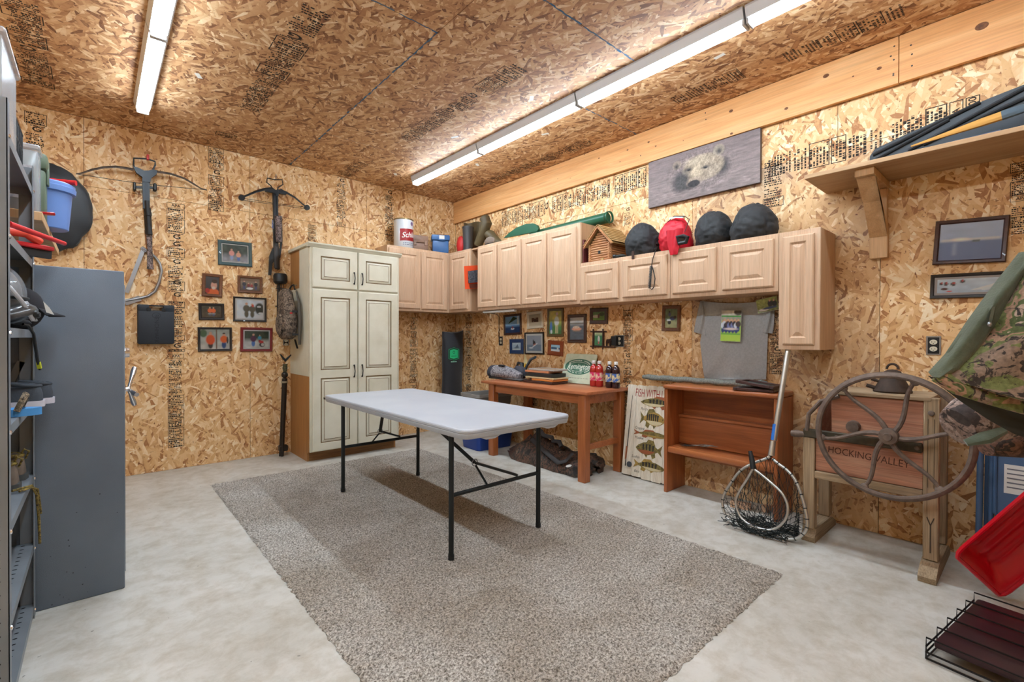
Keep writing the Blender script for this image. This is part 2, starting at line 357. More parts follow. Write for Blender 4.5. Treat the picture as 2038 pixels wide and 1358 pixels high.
# chalk on the ceiling seams
CHALK = P('blue_chalk', (58, 106, 148), .9, col2=(96, 116, 130), vs=18)
def chalk(pts, wd=.011):
    mb = MB(); r = random.Random(4); n = len(pts)
    for (x0, y0), (x1, y1) in zip(pts[:-1], pts[1:]):
        L = math.hypot(x1-x0, y1-y0); k = int(L/.035)
        for i in range(k):
            if r.random() < .12: continue
            t = (i+.5)/k; w_ = wd*r.uniform(.4, 1.3); o = r.uniform(-.003, .003); cx, cy = x0+(x1-x0)*t, y0+(y1-y0)*t
            if x0 == x1: mb.rect(cx+o-w_/2, cx+o+w_/2, cy-.02, cy+.02, ZC-.0006)
            else: mb.rect(cx-.02, cx+.02, cy+o-w_/2, cy+o+w_/2, ZC-.0006)
    obj('chalk_line', mb, CHALK, ceiling, smooth=False)
chalk([(-2.104, -2.856), (-2.104, -.02)]); chalk([(-2.95, -2.856), (-2.104, -2.856)], .010); chalk([(-2.104, -3.469), (-.99, -3.469)], .012)
chalk([(-.9, -2.848), (-.04, -2.848)], .010); chalk([(-2.104, -1.03), (-1.0, -1.03)], .003)
for px, py in ((395, 151), (1432, 112), (1058, 196), (1085, 267), (905, 273), (787, 347), (950, 328)):
    p = FL(px, py, ZC-.0007); r = random.Random(px); a = r.uniform(0, 3)
    mb = MB(MX.Translation(p) @ MX.Rotation(a, 4, 'Z')); mb.rect(-.035, .035, -.015, .015); obj('paper_tag', mb, PAPER, ceiling, smooth=False)
# header beam: two butted boards
PINE = WOOD('pine_board', (216, 150, 88), (228, 166, 104), (236, 182, 124), 'y', .7, .5, fine=.35)
tr = obj('trim_1', MB().box(-.010, .0, YF, 0, 2.74, ZC-.003), DARK, kind='structure')
obj('board', MB().box(-.038, -.0102, -4.664, -.003, 2.732, ZC-.004, .002), PINE, tr); obj('board', MB().box(-.038, -.0102, YF+.003, -4.667, 2.732, ZC-.004, .002), PINE, tr)
KNOT = P('knot', (92, 54, 30), .6, col2=(132, 84, 48), vs=60); NAIL = P('nail_head', (70, 64, 60), .5, .6)
mk = MB(TB(0, 0, .0384)); mn = MB(TB(0, 0, .0386))
for x, y, r in ((1192, 315, 5), (1249, 298.5, 5), (1234, 322, 3), (1291, 283, 5.5), (1305, 291, 4), (1456, 266, 4.5), (1110, 356, 3.5), (1135, 355, 3), (1455, 221, 6), (1644, 151, 6), (1565, 216, 4.5), (1750, 136, 4), (1954, 52, 8), (960, 407, 2.5), (978, 408, 2.5), (1043, 373, 3), (1073, 368, 2.5), (1360, 280, 2.2), (1698, 152, 2)):
    p = B(x, y, .038); rr = r*p.y*-.0009; mk.disc((-p.y, p.z), rr*.75, rr*.55, 0)
for x, y in ((1780, 92), (1779, 119), (1778, 147), (1778, 150), (1813, 90), (1815, 108), (1815, 131), (1773, 112), (1404, 225), (1405, 238), (1163, 308), (1275, 310)):
    p = B(x, y, .038); mn.disc((-p.y, p.z), .005, .005, 0, 10)
obj('knots', mk, KNOT, tr, smooth=False); obj('nail_heads', mn, NAIL, tr, smooth=False)

# printed mill stamps on the sheets
def stamp(T, W, H, seed, parent, words=('APA', 'JUL-00', 'NOV-00'), thin=.55):
    r = random.Random(seed); mb = MB(T); y = 0.0; wi = 0
    def dash(u0, u1, v, h, n):
        u = u0
        while u < u1:
            L = r.uniform(.25, .9)*W*.13
            if r.random() < .82: mb.rect(u, min(u+L, u1), v-h/2, v+h/2)
            u += L+W*.025
    while y < H-.02:
        k = r.choice(['box', 'lines', 'box', 'word', 'lines', 'box', 'lines', 'gap', 'box', 'logo', 'lines']); h = r.uniform(.3, .75)*W
        if k in ('box', 'lines'):
            h = min(h*1.3, H-y); n = max(2, int(h/(W*.11)))
            if k == 'box': mb.orect(-W/2, W/2, -y-h, -y, W*.03)
            for i in range(n): dash(-W*.43, W*.43*r.uniform(.6, 1), -y-h*(i+.6)/(n+.2), W*.06*r.choice((1, 1, 1.5)), 6)
        elif k == 'word':
            h = W*.34; st = words[wi % len(words)]; wi += 1; bold = .04
            mb.text(st, W*.27, (0, -y-h*.5), 0, 0, .015); mb.orect(-W/2, W/2, -y-h, -y, W*.026)
        elif k == 'logo':
            h = W*.45; mb.text('G', W*.42, (W*.05, -y-h*.55), 0, 0, .02, sx=1.5); dash(-W*.43, W*.43, -y-W*.04, W*.05, 4)
        else: h = W*.18
        y += h+W*.05
    obj('stamp', mb, INK, parent, smooth=False, recalc=False)
def stA(x0, x1, y0, y1, seed, **k):
    p = A((x0+x1)/2, y0); q = A((x0+x1)/2, y1); a_ = A(x0, y0); b_ = A(x1, y0); stamp(TA(p.x, p.z, .0006), abs(b_.x-a_.x)*.9, p.z-q.z, seed, wall_back, **k)
def stB(x0, x1, y0, y1, seed, **k):
    p = B((x0+x1)/2, y0); q = B((x0+x1)/2, y1); a_ = B(x0, y0); b_ = B(x1, y0); stamp(TB(p.y, p.z, .0006), abs(b_.y-a_.y)*.9, p.z-q.z, seed, wall_right, **k)
def stBh(x0, x1, yc, hz, seed, z=None, **k):        # a strip running along the wall
    p = B(x0, yc); q = B(x1, yc); zz = z or p.z
    stamp(basis((-.0006, p.y, zz), (0, 0, 1), (0, 1, 0)), hz, p.y-q.y, seed, wall_right, **k)
for a_ in ((46, 96, 225, 300, 1), (413, 447, 292, 420, 2), (330, 370, 405, 560, 3), (332, 370, 560, 700, 31), (332, 368, 705, 890, 4), (668, 692, 354, 452, 5), (765, 786, 378, 480, 6), (612, 630, 448, 480, 7), (815, 832, 632, 800, 8)): stA(*a_)
for a_ in ((1240, 1258, 404, 452, 11), (1239, 1260, 612, 770, 12), (1516, 1562, 320, 412, 13), (1530, 1563, 600, 752, 14), (926, 940, 624, 800, 15), (1054, 1070, 780, 850, 16), (2008, 2060, 322, 470, 17), (1236, 1258, 775, 940, 18)): stB(*a_)
stBh(1000, 1215, 0, .17, 21, z=2.615); stBh(1225, 1288, 0, .17, 22, z=2.63); stBh(1530, 1760, 0, .17, 23, z=2.44, words=('NOV-00', 'SHIFT', 'APA')); stBh(1775, 1950, 0, .17, 24, z=2.46, words=('APA', 'NOV-00'))
def stC(x0, y0, x1, y1, W, seed):                   # along the room's depth, on the ceiling
    p = FL(x0, y0, ZC); q = FL(x1, y1, ZC)
    stamp(basis(((p.x+q.x)/2, p.y, ZC-.0006), (-1, 0, 0), (0, 1, 0)) if p.y > q.y else basis(((p.x+q.x)/2, p.y, ZC-.0006), (1, 0, 0), (0, -1, 0)), W, abs(p.y-q.y), seed, ceiling)
stC(500, 220, 620, 12, .19, 41); stC(810, 280, 1030, 130, .17, 42); stC(75, 170, 40, 0, .17, 43); stC(960, 375, 1160, 275, .16, 44); stC(1345, 205, 1470, 140, .16, 45); stC(1560, 115, 1800, 18, .16, 46); stC(690, 350, 720, 320, .16, 47); stC(460, 275, 440, 262, .16, 48)

# ================================================================== shop lights
LAMPM = EMIT('led_tube', LAMP_COLOR, LAMP_STRENGTH); HOUS = P('light_housing', (206, 208, 212), .4, .1)
def shop_light(x, y0, y1, label):
    t = thing('shop_light', label, 'light', (x, (y0+y1)/2, ZC), 'LED shop lights on the ceiling')
    mb = MB(); mb.prism([(x-.056, ZC-.001), (x-.058, ZC-.014), (x-.042, ZC-.064), (x+.042, ZC-.064), (x+.058, ZC-.014), (x+.056, ZC-.001)], y0+.006, y1-.006, 'xz'); h = obj('housing', mb, HOUS, t, ang=20)
    for s in (-1, 1):
        obj('tube', MB().tube([(x+s*.019, y0+.02, ZC-.076), (x+s*.019, y1-.02, ZC-.076)], .0165, 12), LAMPM, t)
    for y in (y0+.012, y1-.012): obj('end_cap', MB().box(x-.038, x+.038, y-.007, y+.007, ZC-.094, ZC-.06, .003), HOUS, t)
XR_, XL_ = -.93, -3.352
for i, nm in enumerate(('nearest the back wall', 'second from the back wall', 'third from the back wall')):
    shop_light(XR_, -1.757-1.2*i, -.545-1.2*i-(.012 if i else 0), 'LED shop light in the right-hand row, %s' % nm)
shop_light(XR_, -5.37, -4.157, 'LED shop light in the right-hand row, closest to the camera')
for i, nm in enumerate(('its end close to the back wall', 'cut off by the top of the picture')):
    shop_light(XL_, -1.86-1.21*i, -.645-1.21*i-(.005 if i else 0), 'LED shop light in the left-hand row, %s' % nm)
shop_light(XL_, -4.28, -3.075, 'white LED shop light in the left row, over the shelf unit'); shop_light(XL_, -5.49, -4.285, 'white LED shop light in the left row, behind the camera')

# ================================================================== rug and folding table
def rugmat():
    m, nt, bs, ln = base('rug_pile'); vec = objco(nt)
    a = noise(nt, vec, 105, 3, .8); b = noise(nt, mapped(nt, vec, (1, 1.3, 1)), 1.5, 4, .6, .6); d = noise(nt, vec, 3.4, 4, .6)
    c = ramp(nt, a, [(.38, (96, 86, 74)), (.46, (162, 151, 138)), (.55, (208, 200, 189)), (.64, (242, 237, 229))])
    c = mixc(nt, 1.0, c, ramp(nt, b, [(.32, (214, 205, 194)), (.62, (255, 255, 255))]), 'MULTIPLY')
    c = mixc(nt, ramp(nt, d, [(.66, (0, 0, 0)), (.8, (90, 90, 90))]), c, (120, 88, 58))
    ln(c, bs.inputs['Base Color']); bs.inputs['Roughness'].default_value = 1; bs.inputs['Sheen Weight'].default_value = .3; bs.inputs['Specular IOR Level'].default_value = .05
    bumpn(nt, a, bs, .9, .012); return m
def rug():
    x0, x1, y0, y1 = -2.93, -1.0, -4.375, -.775; nx, ny = 190, 340; r = random.Random(2); vs = []; fs = []
    for j in range(ny+1):
        for i in range(nx+1):
            e = min(i, nx-i, j, ny-j); jit = .004 if e else .007
            z = .002 if e == 0 else (.008 if e == 1 else r.uniform(.007, .0178))
            vs.append((x0+(x1-x0)*i/nx+r.uniform(-jit, jit), y0+(y1-y0)*j/ny+r.uniform(-jit, jit), z))
    fs = [(j*(nx+1)+i, j*(nx+1)+i+1, (j+1)*(nx+1)+i+1, (j+1)*(nx+1)+i) for j in range(ny) for i in range(nx)]
    obj('area_rug', MB().add(vs, fs), rugmat(), ang=180, label='large speckled taupe shag rug under the folding table', cat='rug', recalc=False)
rug()
RZ = .018
def ftable():
    x0, x1, y0, y1, zt = -2.232, -1.412, -3.315, -1.335, .735
    t = thing('folding_table', 'white plastic folding table with dark steel legs standing on the rug', 'table', ((x0+x1)/2, (y0+y1)/2, RZ))
    TOPM = P('table_plastic', (180, 185, 194), .4, bump=.05, bsc=400, col2=(189, 193, 200), vs=3)
    def rr(i, rad=.06, n=6):
        pts = []
        for cx, cy, a0 in ((x1-rad, y1-rad, 0), (x0+rad, y1-rad, 90), (x0+rad, y0+rad, 180), (x1-rad, y0+rad, 270)):
            for k in range(n+1):
                a = math.radians(a0+90*k/n); pts.append((cx+(rad-i)*math.cos(a), cy+(rad-i)*math.sin(a)))
        return pts
    prof = [(.012, 0), (.004, -.002), (0, -.008), (.0, -.018), (.004, -.021), (.001, -.024), (.003, -.036), (.008, -.05), (.03, -.05), (.034, -.03)]
    rows = [[(x, y, zt+h) for x, y in rr(i)] for i, h in prof]
    mb = MB(); mb.surf(rows, cu=True); n = len(rows[0]); mb.add(rows[0], [tuple(range(n))]); mb.add(rows[-1], [tuple(range(n-1, -1, -1))])
    obj('top', mb, TOPM, t, ang=30)
    for y in (y0, y1):      # arched cut-out lip under each short end
        s = 1 if y == y0 else -1
        pts = [((x0+x1)/2+dx, zz) for dx, zz in ((-.30, zt-.05), (-.26, zt-.066), (-.2, zt-.066), (-.16, zt-.052), (.16, zt-.052), (.2, zt-.066), (.26, zt-.066), (.30, zt-.05), (.3, zt-.045), (-.3, zt-.045))]
        obj('end_skirt', MB().prism(pts, y+.012*s, y+.024*s, 'xz'), TOPM, t)
    LEG = P('table_leg', (44, 48, 50), .4, .5)
    lx0, lx1 = -2.2, -1.545
    for ly, s in ((-3.15, 1), (-1.675, -1)):
        for lx in (lx0, lx1):
            g = obj('leg', MB().tube([(lx, ly, RZ+.004), (lx, ly, zt-.05)], .0145, 12), LEG, t); obj('foot_cap', MB().tube([(lx, ly, RZ), (lx, ly, RZ+.025)], .017, 12), BLACKP, g)
        obj('crossbar', MB().tube([(lx0, ly, .36), (lx1, ly, .36)], .0115, 10), LEG, t)
        mx = (lx0+lx1)/2; hinge = (mx-.08, ly+.12*s, .47)
        br = obj('brace', MB().bar((mx+.15, ly+.0, .378), hinge, .022, .012).bar(hinge, (mx-.2, ly+.42*s, zt-.052), .022, .012), LEG, t)
        obj('locking_ring', MB().tube([V(hinge)+V((.02*math.cos(a), 0, .02*math.sin(a))) for a in np.linspace(0, 6.28, 13)[:-1]], .003, 6, closed=True), STEEL, t)
        obj('brace_link', MB().bar((mx-.085, ly, .372), V(hinge)+V((-.0, -.01*s, -.015)), .012, .005), LEG, t)
        obj('pivot_rod', MB().tube([(lx0, ly, zt-.055), (lx1, ly, zt-.055)], .009, 8), LEG, t)
    obj('badge', MB(basis((x0-.0008, y1-.035, zt-.026), (0, -1, 0), (0, 0, 1))).rect(-.02, .02, -.008, .008), BLACKP, t, smooth=False)
ftable()
# ================================================================== printed pictures: flat prints painted per vertex
class CV:
    def __init__(s, w, h, nu=44, nv=36, seed=1):
        s.w, s.h, s.nu, s.nv = w, h, nu, nv
        s.U, s.W = np.meshgrid(np.linspace(0, 1, nu), np.linspace(0, 1, nv)); s.C = np.zeros((nv, nu, 3)); s.r = np.random.RandomState(seed)
    def mixin(s, a, col): s.C = s.C*(1-a[..., None]) + np.array(lin(col)[:3])*a[..., None]; return s
    def bg(s, top, bot, at=.0, to=1.0):
        t = np.clip((s.W-at)/(to-at), 0, 1)[..., None]; s.C = np.array(lin(bot)[:3])*(1-t)+np.array(lin(top)[:3])*t; return s
    def e(s, cx, cy, rx, ry, col, soft=.25, rot=0.0):
        dx, dy = s.U-cx, s.W-cy; c, n = math.cos(rot), math.sin(rot); d = np.sqrt(((dx*c+dy*n)/rx)**2+((dy*c-dx*n)/ry)**2)
        return s.mixin(np.clip((1-d)/soft, 0, 1), col)
    def rc(s, u0, u1, v0, v1, col, soft=.01):
        a = np.clip((s.U-u0)/soft, 0, 1)*np.clip((u1-s.U)/soft, 0, 1)*np.clip((s.W-v0)/soft, 0, 1)*np.clip((v1-s.W)/soft, 0, 1); return s.mixin(a, col)
    def tri(s, pts, col):
        m = np.ones_like(s.U)
        for (x0, y0), (x1, y1) in zip(pts, pts[1:]+pts[:1]): m *= (((x1-x0)*(s.W-y0)-(y1-y0)*(s.U-x0)) >= 0)
        return s.mixin(m, col)
    def ns(s, amt, cu=6, cv=6, region=None):
        k = s.r.rand(cv+1, cu+1); x, y = s.U*cu*.999, s.W*cv*.999; i, j = x.astype(int), y.astype(int); fx, fy = x-i, y-j
        v = k[j, i]*(1-fx)*(1-fy)+k[j, i+1]*fx*(1-fy)+k[j+1, i]*(1-fx)*fy+k[j+1, i+1]*fx*fy
        f = 1+amt*(v-.5)*2
        if region is not None: f = 1+(f-1)*region
        s.C = s.C*f[..., None]; return s
    def person(s, x, y, h, shirt, legs=(60, 70, 110), skin=(196, 150, 124), hat=None):
        s.e(x, y+h*.25, h*.13*s.h/s.w*1.1, h*.28, legs, .3); s.e(x, y+h*.6, h*.2*s.h/s.w*1.15, h*.26, shirt, .25); s.e(x, y+h*.9, h*.085*s.h/s.w*1.1, h*.1, skin, .3)
        if hat: s.e(x, y+h*.97, h*.09*s.h/s.w*1.1, h*.05, hat, .3)
        return s
    def mesh(s, T, z=0.0):
        mb = MB(T); g = [[((j/(s.nu-1)-.5)*s.w, (i/(s.nv-1)-.5)*s.h, z) for j in range(s.nu)] for i in range(s.nv)]; mb.surf(g)
        mb.col = np.concatenate([np.clip(s.C*1.5, 0, 1), np.ones((s.nv, s.nu, 1))], 2).reshape(-1, 4); return mb
def frame(wall, cs, label, mat, mw, paint, matw=0.0, matcol=(226, 224, 218), dep=.018, group='framed photographs on the osb walls', name='picture_frame', cat='picture'):
    n0 = dep
    pts = [(A if wall == 'A' else B)(x, y, n0) for x, y in cs]        # TL TR BR BL
    c = sum(pts, V())/4
    u_ = (lambda p: p.x) if wall == 'A' else (lambda p: -p.y)
    W_ = (u_(pts[1])-u_(pts[0])+u_(pts[2])-u_(pts[3]))/2; H_ = (pts[0].z-pts[3].z+pts[1].z-pts[2].z)/2
    tilt = ((pts[1].z-pts[0].z)+(pts[2].z-pts[3].z))/2/max(W_, .01)
    T = (TA(c.x, c.z, .002) if wall == 'A' else TB(c.y, c.z, .002)) @ MX.Rotation(tilt, 4, 'Z')
    t = thing(name, label, cat, T.translation, group); a, b = W_/2, H_/2
    mb = MB(T)
    rings = [(0, 0), (0, dep*.7), (mw*.2, dep), (mw*.75, dep*.85), (mw, dep*.55), (mw, dep*.3)]
    R_ = [[(-a+i, -b+i, z), (a-i, -b+i, z), (a-i, b-i, z), (-a+i, b-i, z)] for i, z in rings]
    mb.surf(R_, cu=True); mb.add(R_[0], [(0, 1, 2, 3)]); obj('frame', mb, mat, t, ang=25)
    iw, ih = W_-2*mw, H_-2*mw
    if matw:
        obj('mat_board', MB(T).orect(-iw/2, iw/2, -ih/2, ih/2, matw, dep*.42), P('mat_%d_%d_%d' % matcol, matcol, .85), t, smooth=False)
    cv = CV(iw-2*matw+.001, ih-2*matw+.001, seed=int(cs[0][0])); paint(cv); obj('photo', cv.mesh(T, dep*.36), PRINT(), t, smooth=False, recalc=False)
    obj('glass', MB(T).rect(-iw/2, iw/2, -ih/2, ih/2, dep*.5), GLASS(), t, smooth=False, recalc=False)
    return t, T, W_, H_
FB = lambda n, c, r=.4: P(n, c, r, coat=.3)
DKBR = WOOD('frame_dark_brown', (58, 32, 27), (70, 39, 32), (82, 47, 38), 'x', 2, .4, .2); BRN = WOOD('frame_brown', (104, 62, 36), (120, 74, 44), (136, 86, 52), 'x', 2, .4)
BLK = FB('frame_black', (28, 24, 24)); TEAL = FB('frame_teal', (62, 84, 86)); REDF = FB('frame_red', (120, 26, 30)); BLUF = FB('frame_blue', (34, 64, 110)); OLIV = FB('frame_olive', (96, 78, 42)); WHF = FB('frame_white', (218, 208, 186)); REDB = WOOD('frame_redwood', (138, 62, 26), (152, 72, 32), (166, 84, 40), 'y', 2, .4)
OR = (236, 98, 44)
def p_pair(c): c.bg((70, 82, 74), (150, 150, 156), .2, .55).ns(.35, 9, 7).person(.36, .1, .68, (232, 150, 140), (150, 160, 190)).person(.63, .06, .62, (236, 160, 130), (90, 120, 180))
def p_selfie(c): c.bg((60, 66, 74), (40, 40, 44)).e(.6, .05, .5, .3, OR).e(.62, .5, .26, .27, (206, 152, 130)).e(.66, .74, .24, .13, (52, 40, 36)).e(.15, .18, .2, .16, (170, 36, 34)).e(.6, .36, .14, .09, (230, 196, 180))
def p_group(c): c.bg((150, 130, 110), (70, 60, 56)).rc(0, 1, .75, 1, (120, 96, 78)).person(.2, .1, .7, (44, 52, 66)).person(.42, .1, .55, (120, 44, 44)).person(.58, .1, .52, (150, 60, 60)).person(.8, .1, .7, (40, 48, 58)).e(.48, .18, .2, .1, (226, 222, 214))
def p_vests(c): c.bg((64, 62, 52), (74, 62, 46)).ns(.4, 12, 8).person(.42, .1, .82, OR, (70, 74, 90)).person(.6, .1, .8, OR, (60, 74, 110)).rc(.3, .72, .28, .34, (220, 210, 200), .03)
def p_snow(c): c.bg((196, 202, 206), (214, 220, 226)).ns(.15, 8, 6).e(.86, .55, .2, .36, (44, 52, 46)).e(.9, .3, .1, .06, (230, 232, 234)).e(.84, .66, .09, .06, (220, 226, 230)).person(.36, .04, .84, (84, 80, 66), (80, 78, 64)).person(.58, .04, .8, (88, 82, 66), (84, 80, 62)).e(.6, .7, .05, .08, (198, 60, 44))
def p_two(c): c.bg((150, 156, 146), (196, 192, 184)).ns(.2, 8, 6).e(.1, .8, .14, .22, (64, 92, 66)).rc(.525, .565, 0, 1, (110, 76, 50)).person(.34, .02, .86, OR, (40, 40, 46)).e(.34, .46, .17, .25, (240, 84, 40)).person(.8, .02, .8, OR, (52, 80, 130), hat=(40, 34, 30)).e(.92, .45, .04, .2, (54, 44, 40))
def p_bike(c): c.bg((50, 66, 54), (196, 196, 190), .35, .6).ns(.25, 9, 7).person(.36, .08, .78, (80, 40, 66), (70, 110, 170)).person(.62, .3, .5, (64, 150, 176), (150, 40, 50)).e(.72, .2, .13, .16, (60, 50, 54)).e(.7, .36, .1, .09, (190, 36, 44)).e(.75, .2, .08, .1, (190, 190, 186))
frame('A', [(434, 476.4), (501.7, 484), (501.7, 531.5), (434, 526.7)], 'photo of two people in orange, teal frame, highest on the back wall', TEAL, .03, p_pair, .008)
frame('A', [(403, 543), (443.7, 547.3), (442.3, 592.4), (401.8, 589.5)], 'portrait photo of one person in orange, brown wooden frame, back wall', BRN, .028, p_selfie)
frame('A', [(473.6, 548), (522.7, 551.6), (522, 585), (473, 582)], 'photo of a group indoors, brown wooden frame on the back wall', BRN, .024, p_group)
frame('A', [(395.5, 603.3), (447, 604.7), (446.3, 637), (395.5, 637)], 'small black frame, two people in orange vests against a dark hedge', BLK, .024, p_vests)
frame('A', [(465, 590), (531, 593.6), (530.4, 641), (464.4, 639.8)], 'photo of two people in camouflage in snow, black frame, white mat', BLK, .017, p_snow, .014)
frame('A', [(394, 651.6), (462, 651.6), (462, 699), (394, 699.8)], 'black framed double photo of two people in orange coats, back wall', BLK, .02, p_two)
frame('A', [(479, 651.6), (543, 653), (542.5, 700), (479, 700)], 'dark red frame with two people by a motorbike, back wall', REDF, .024, p_bike, .012)
# ---- pictures on the right wall (pixels of a 7.279x detail at 980,600)
def Z(*ps): return [(980+x/7.279, 600+y/7.279) for x, y in ps]
def p_sail(c): c.bg((126, 170, 206), (28, 56, 96), .3, .52).ns(.15, 8, 10).tri([(.2, .55), (.85, .85), (.55, .98)], (36, 66, 56)).rc(.83, .92, .5, 1, (210, 216, 220)).e(.5, .24, .14, .06, (226, 226, 226)).e(.5, .32, .06, .08, (150, 60, 60)).rc(0, 1, .46, .52, (200, 214, 224), .04)
def p_barn(c): c.bg((92, 60, 42), (70, 40, 28)).ns(.3, 6, 5).e(.5, .4, .3, .18, (50, 30, 22)).rc(.42, .58, .8, .95, (220, 214, 200)).e(.25, .2, .05, .05, (196, 160, 120))
def p_man(c): c.bg((196, 176, 70), (70, 120, 60), .3, .7).ns(.3, 6, 9).e(.6, .55, .22, .24, (222, 216, 200)).rc(.48, .62, .02, .42, (198, 186, 140), .03).rc(.62, .74, .02, .42, (188, 176, 130), .03).e(.6, .47, .16, .1, (232, 232, 228)).e(.62, .87, .09, .08, (206, 170, 150)).e(.15, .3, .12, .28, (70, 110, 170)).e(.18, .1, .09, .1, (220, 220, 216))
def p_boat(c): c.bg((196, 190, 186), (84, 92, 104), .6, .8).ns(.2, 5, 14).rc(0, 1, .7, .76, (96, 88, 72), .02).e(.48, .48, .4, .09, (214, 150, 120)).e(.45, .56, .28, .06, (224, 190, 170)).rc(.4, .75, .6, .63, (232, 226, 220), .02).rc(.3, .36, .55, .575, (40, 36, 36)).rc(.5, .6, .55, .575, (40, 36, 36)).e(.48, .38, .36, .03, (130, 112, 100)).rc(.36, .375, .72, .96, (90, 84, 80)).rc(.68, .69, .72, .96, (90, 84, 80))
def p_path(c): c.bg((84, 110, 70), (110, 150, 70)).ns(.3, 6, 5).e(.25, .45, .35, .2, (198, 190, 170)).e(.5, .5, .1, .3, (110, 60, 66)).e(.75, .7, .25, .25, (46, 66, 40))
def p_small(c): c.bg((190, 206, 216), (150, 170, 190)).ns(.12, 5, 5).tri([(.35, .35), (.75, .35), (.62, .8)], (96, 116, 140)).e(.5, .3, .35, .07, (110, 126, 140)).rc(0, 1, 0, .22, (196, 204, 206), .05)
def p_jump(c): c.bg((150, 156, 166), (112, 128, 146), .38, .44).ns(.06, 5, 5).e(.5, .52, .1, .16, (46, 42, 44)).e(.44, .66, .03, .1, (36, 36, 40)).e(.55, .38, .26, .045, (228, 228, 230), .3, .62).e(.52, .42, .14, .05, (170, 110, 100), .3, .5).e(.28, .2, .2, .06, (220, 226, 230), .6)
def p_wake(c): c.bg((156, 196, 222), (226, 230, 234), .25, .3).rc(0, 1, .3, .62, (44, 74, 110), .05).e(.75, .35, .12, .3, (222, 214, 208)).e(.3, .6, .3, .05, (90, 110, 120)).rc(0, 1, 0, .2, (236, 238, 240), .1)
def p_fish(c): c.bg((190, 196, 150), (70, 130, 90), .7, .9).ns(.2, 5, 8).e(.52, .5, .17, .25, (206, 196, 186)).e(.5, .22, .1, .12, (196, 90, 96)).e(.5, .66, .1, .1, (220, 210, 200))
frame('B', Z((155, 200), (405, 175), (412, 475), (165, 495)), 'dark framed photo of a sail above a water skier, right wall', DKBR, .024, p_sail)
frame('B', Z((493, 160), (720, 130), (728, 385), (500, 402)), 'cream framed photo of a dark barn interior, right wall', WHF, .03, p_barn, .04, (222, 206, 176))
frame('B', Z((790, 105), (1022, 100), (1020, 510), (790, 512)), 'olive wooden frame with a tall person in white, right wall', OLIV, .026, p_man)
frame('B', Z((1080, 195), (1352, 180), (1350, 603), (1085, 600)), 'dark brown frame with a pink motor boat on water, right wall', DKBR, .032, p_boat)
frame('B', Z((1403, 100), (1662, 92), (1662, 325), (1408, 330)), 'small dark frame with a green garden path, under the cabinets', DKBR, .036, p_path)
frame('B', Z((243, 548), (440, 545), (440, 760), (245, 760)), 'blue framed small photo of a sailing dinghy, right wall', BLUF, .042, p_small)
frame('B', Z((460, 450), (735, 447), (738, 770), (462, 768)), 'black frame with white mat, wakeboarder jumping over grey water', BLK, .016, p_jump, .022)
frame('B', Z((797, 560), (1018, 580), (1012, 797), (797, 775)), 'tilted red wooden frame with a wake on blue water', REDB, .044, p_wake)
tw, T9, W9, H9 = frame('B', Z((1455, 430), (1612, 428), (1605, 668), (1450, 660)), 'rustic dark twig frame with a metal moose beside it', DKBR, .016, p_fish)
mt = MB(T9)
for v_ in (-H9/2+.006, H9/2-.006): mt.tube([(-W9/2-.03, v_, .012), (W9/2+(.13 if v_ < 0 else .03), v_, .012)], .007, 8)
for u_ in (-W9/2+.006, W9/2-.006): mt.tube([(u_, -H9/2-.02, .017), (u_, H9/2+.02, .017)], .007, 8)
obj('twigs', mt, DKBR, tw)
mo = MB(T9); x0 = W9/2+.03; y0 = -H9/2+.012
mo.prism([(x0+a*.01, y0+b*.01) for a, b in ((0, 0), (1, 0), (1.2, 3), (3.5, 3), (4, 0), (5, 0), (5.2, 4), (6.5, 6), (8.5, 6.2), (8.6, 7.2), (7, 7.6), (6.6, 9.5), (5.8, 9.5), (5.4, 7.4), (4, 6.8), (.6, 6.4), (-.2, 4))], .006, .016); obj('moose_figure', mo, P('rusty_iron', (74, 44, 32), .8, .3, col2=(46, 32, 26), vs=40), tw)
def p_atv(c): c.bg((92, 112, 84), (150, 150, 110), .3, .45).ns(.3, 8, 8).e(.6, .5, .26, .12, (40, 50, 90)).e(.35, .28, .16, .12, (34, 34, 36)).e(.8, .55, .13, .1, (36, 36, 38)).e(.3, .4, .2, .05, (226, 226, 226)).e(.35, .7, .12, .12, (70, 80, 110)).e(.35, .84, .06, .06, (40, 40, 44))
def Z8(*ps): return [(1140+x/3.774, 380+y/3.774) for x, y in ps]
frame('B', Z8((668, 862), (805, 860), (803, 1055), (668, 1052)), 'brown frame with a quad bike, beside the grey t-shirt', BRN, .028, p_atv)
def p_ocean(c): c.bg((150, 160, 180), (84, 100, 136), .45, .56).ns(.1, 6, 10).rc(0, 1, .5, .6, (206, 196, 186), .06).rc(0, 1, .0, .5, (84, 102, 140), .02).e(.35, .56, .2, .06, (236, 214, 196), .8).e(.6, .5, .08, .035, (70, 84, 88)).rc(.2, .32, .1, .5, (120, 136, 164), .06)
def p_ski(c):
    c.bg((196, 204, 212), (176, 190, 204)).ns(.12, 12, 5).tri([(.5, .2), (1, .1), (1, .8)], (214, 220, 226)).ns(.25, 22, 8, np.clip((c.U-.45)*3, 0, 1)*np.clip((.6-c.W)*3, 0, 1))
    for x, y, k in ((.06, .68, 1), (.13, .66, 1.3), (.24, .64, 1.4), (.37, .8, 1.2)): c.e(x, y, .03*k, .12*k, (40, 36, 44)).e(x+.005, y+.06, .012*k, .08*k, (170, 40, 48))
    c.e(.11, .3, .06, .1, (70, 30, 36)).e(.18, .12, .05, .04, (196, 40, 40))
frame('B', [(1860, 441), (2008, 427), (2005, 521), (1857, 527)], 'dark framed print of a pale sunset sea with a small island', DKBR, .022, p_ocean, dep=.024)
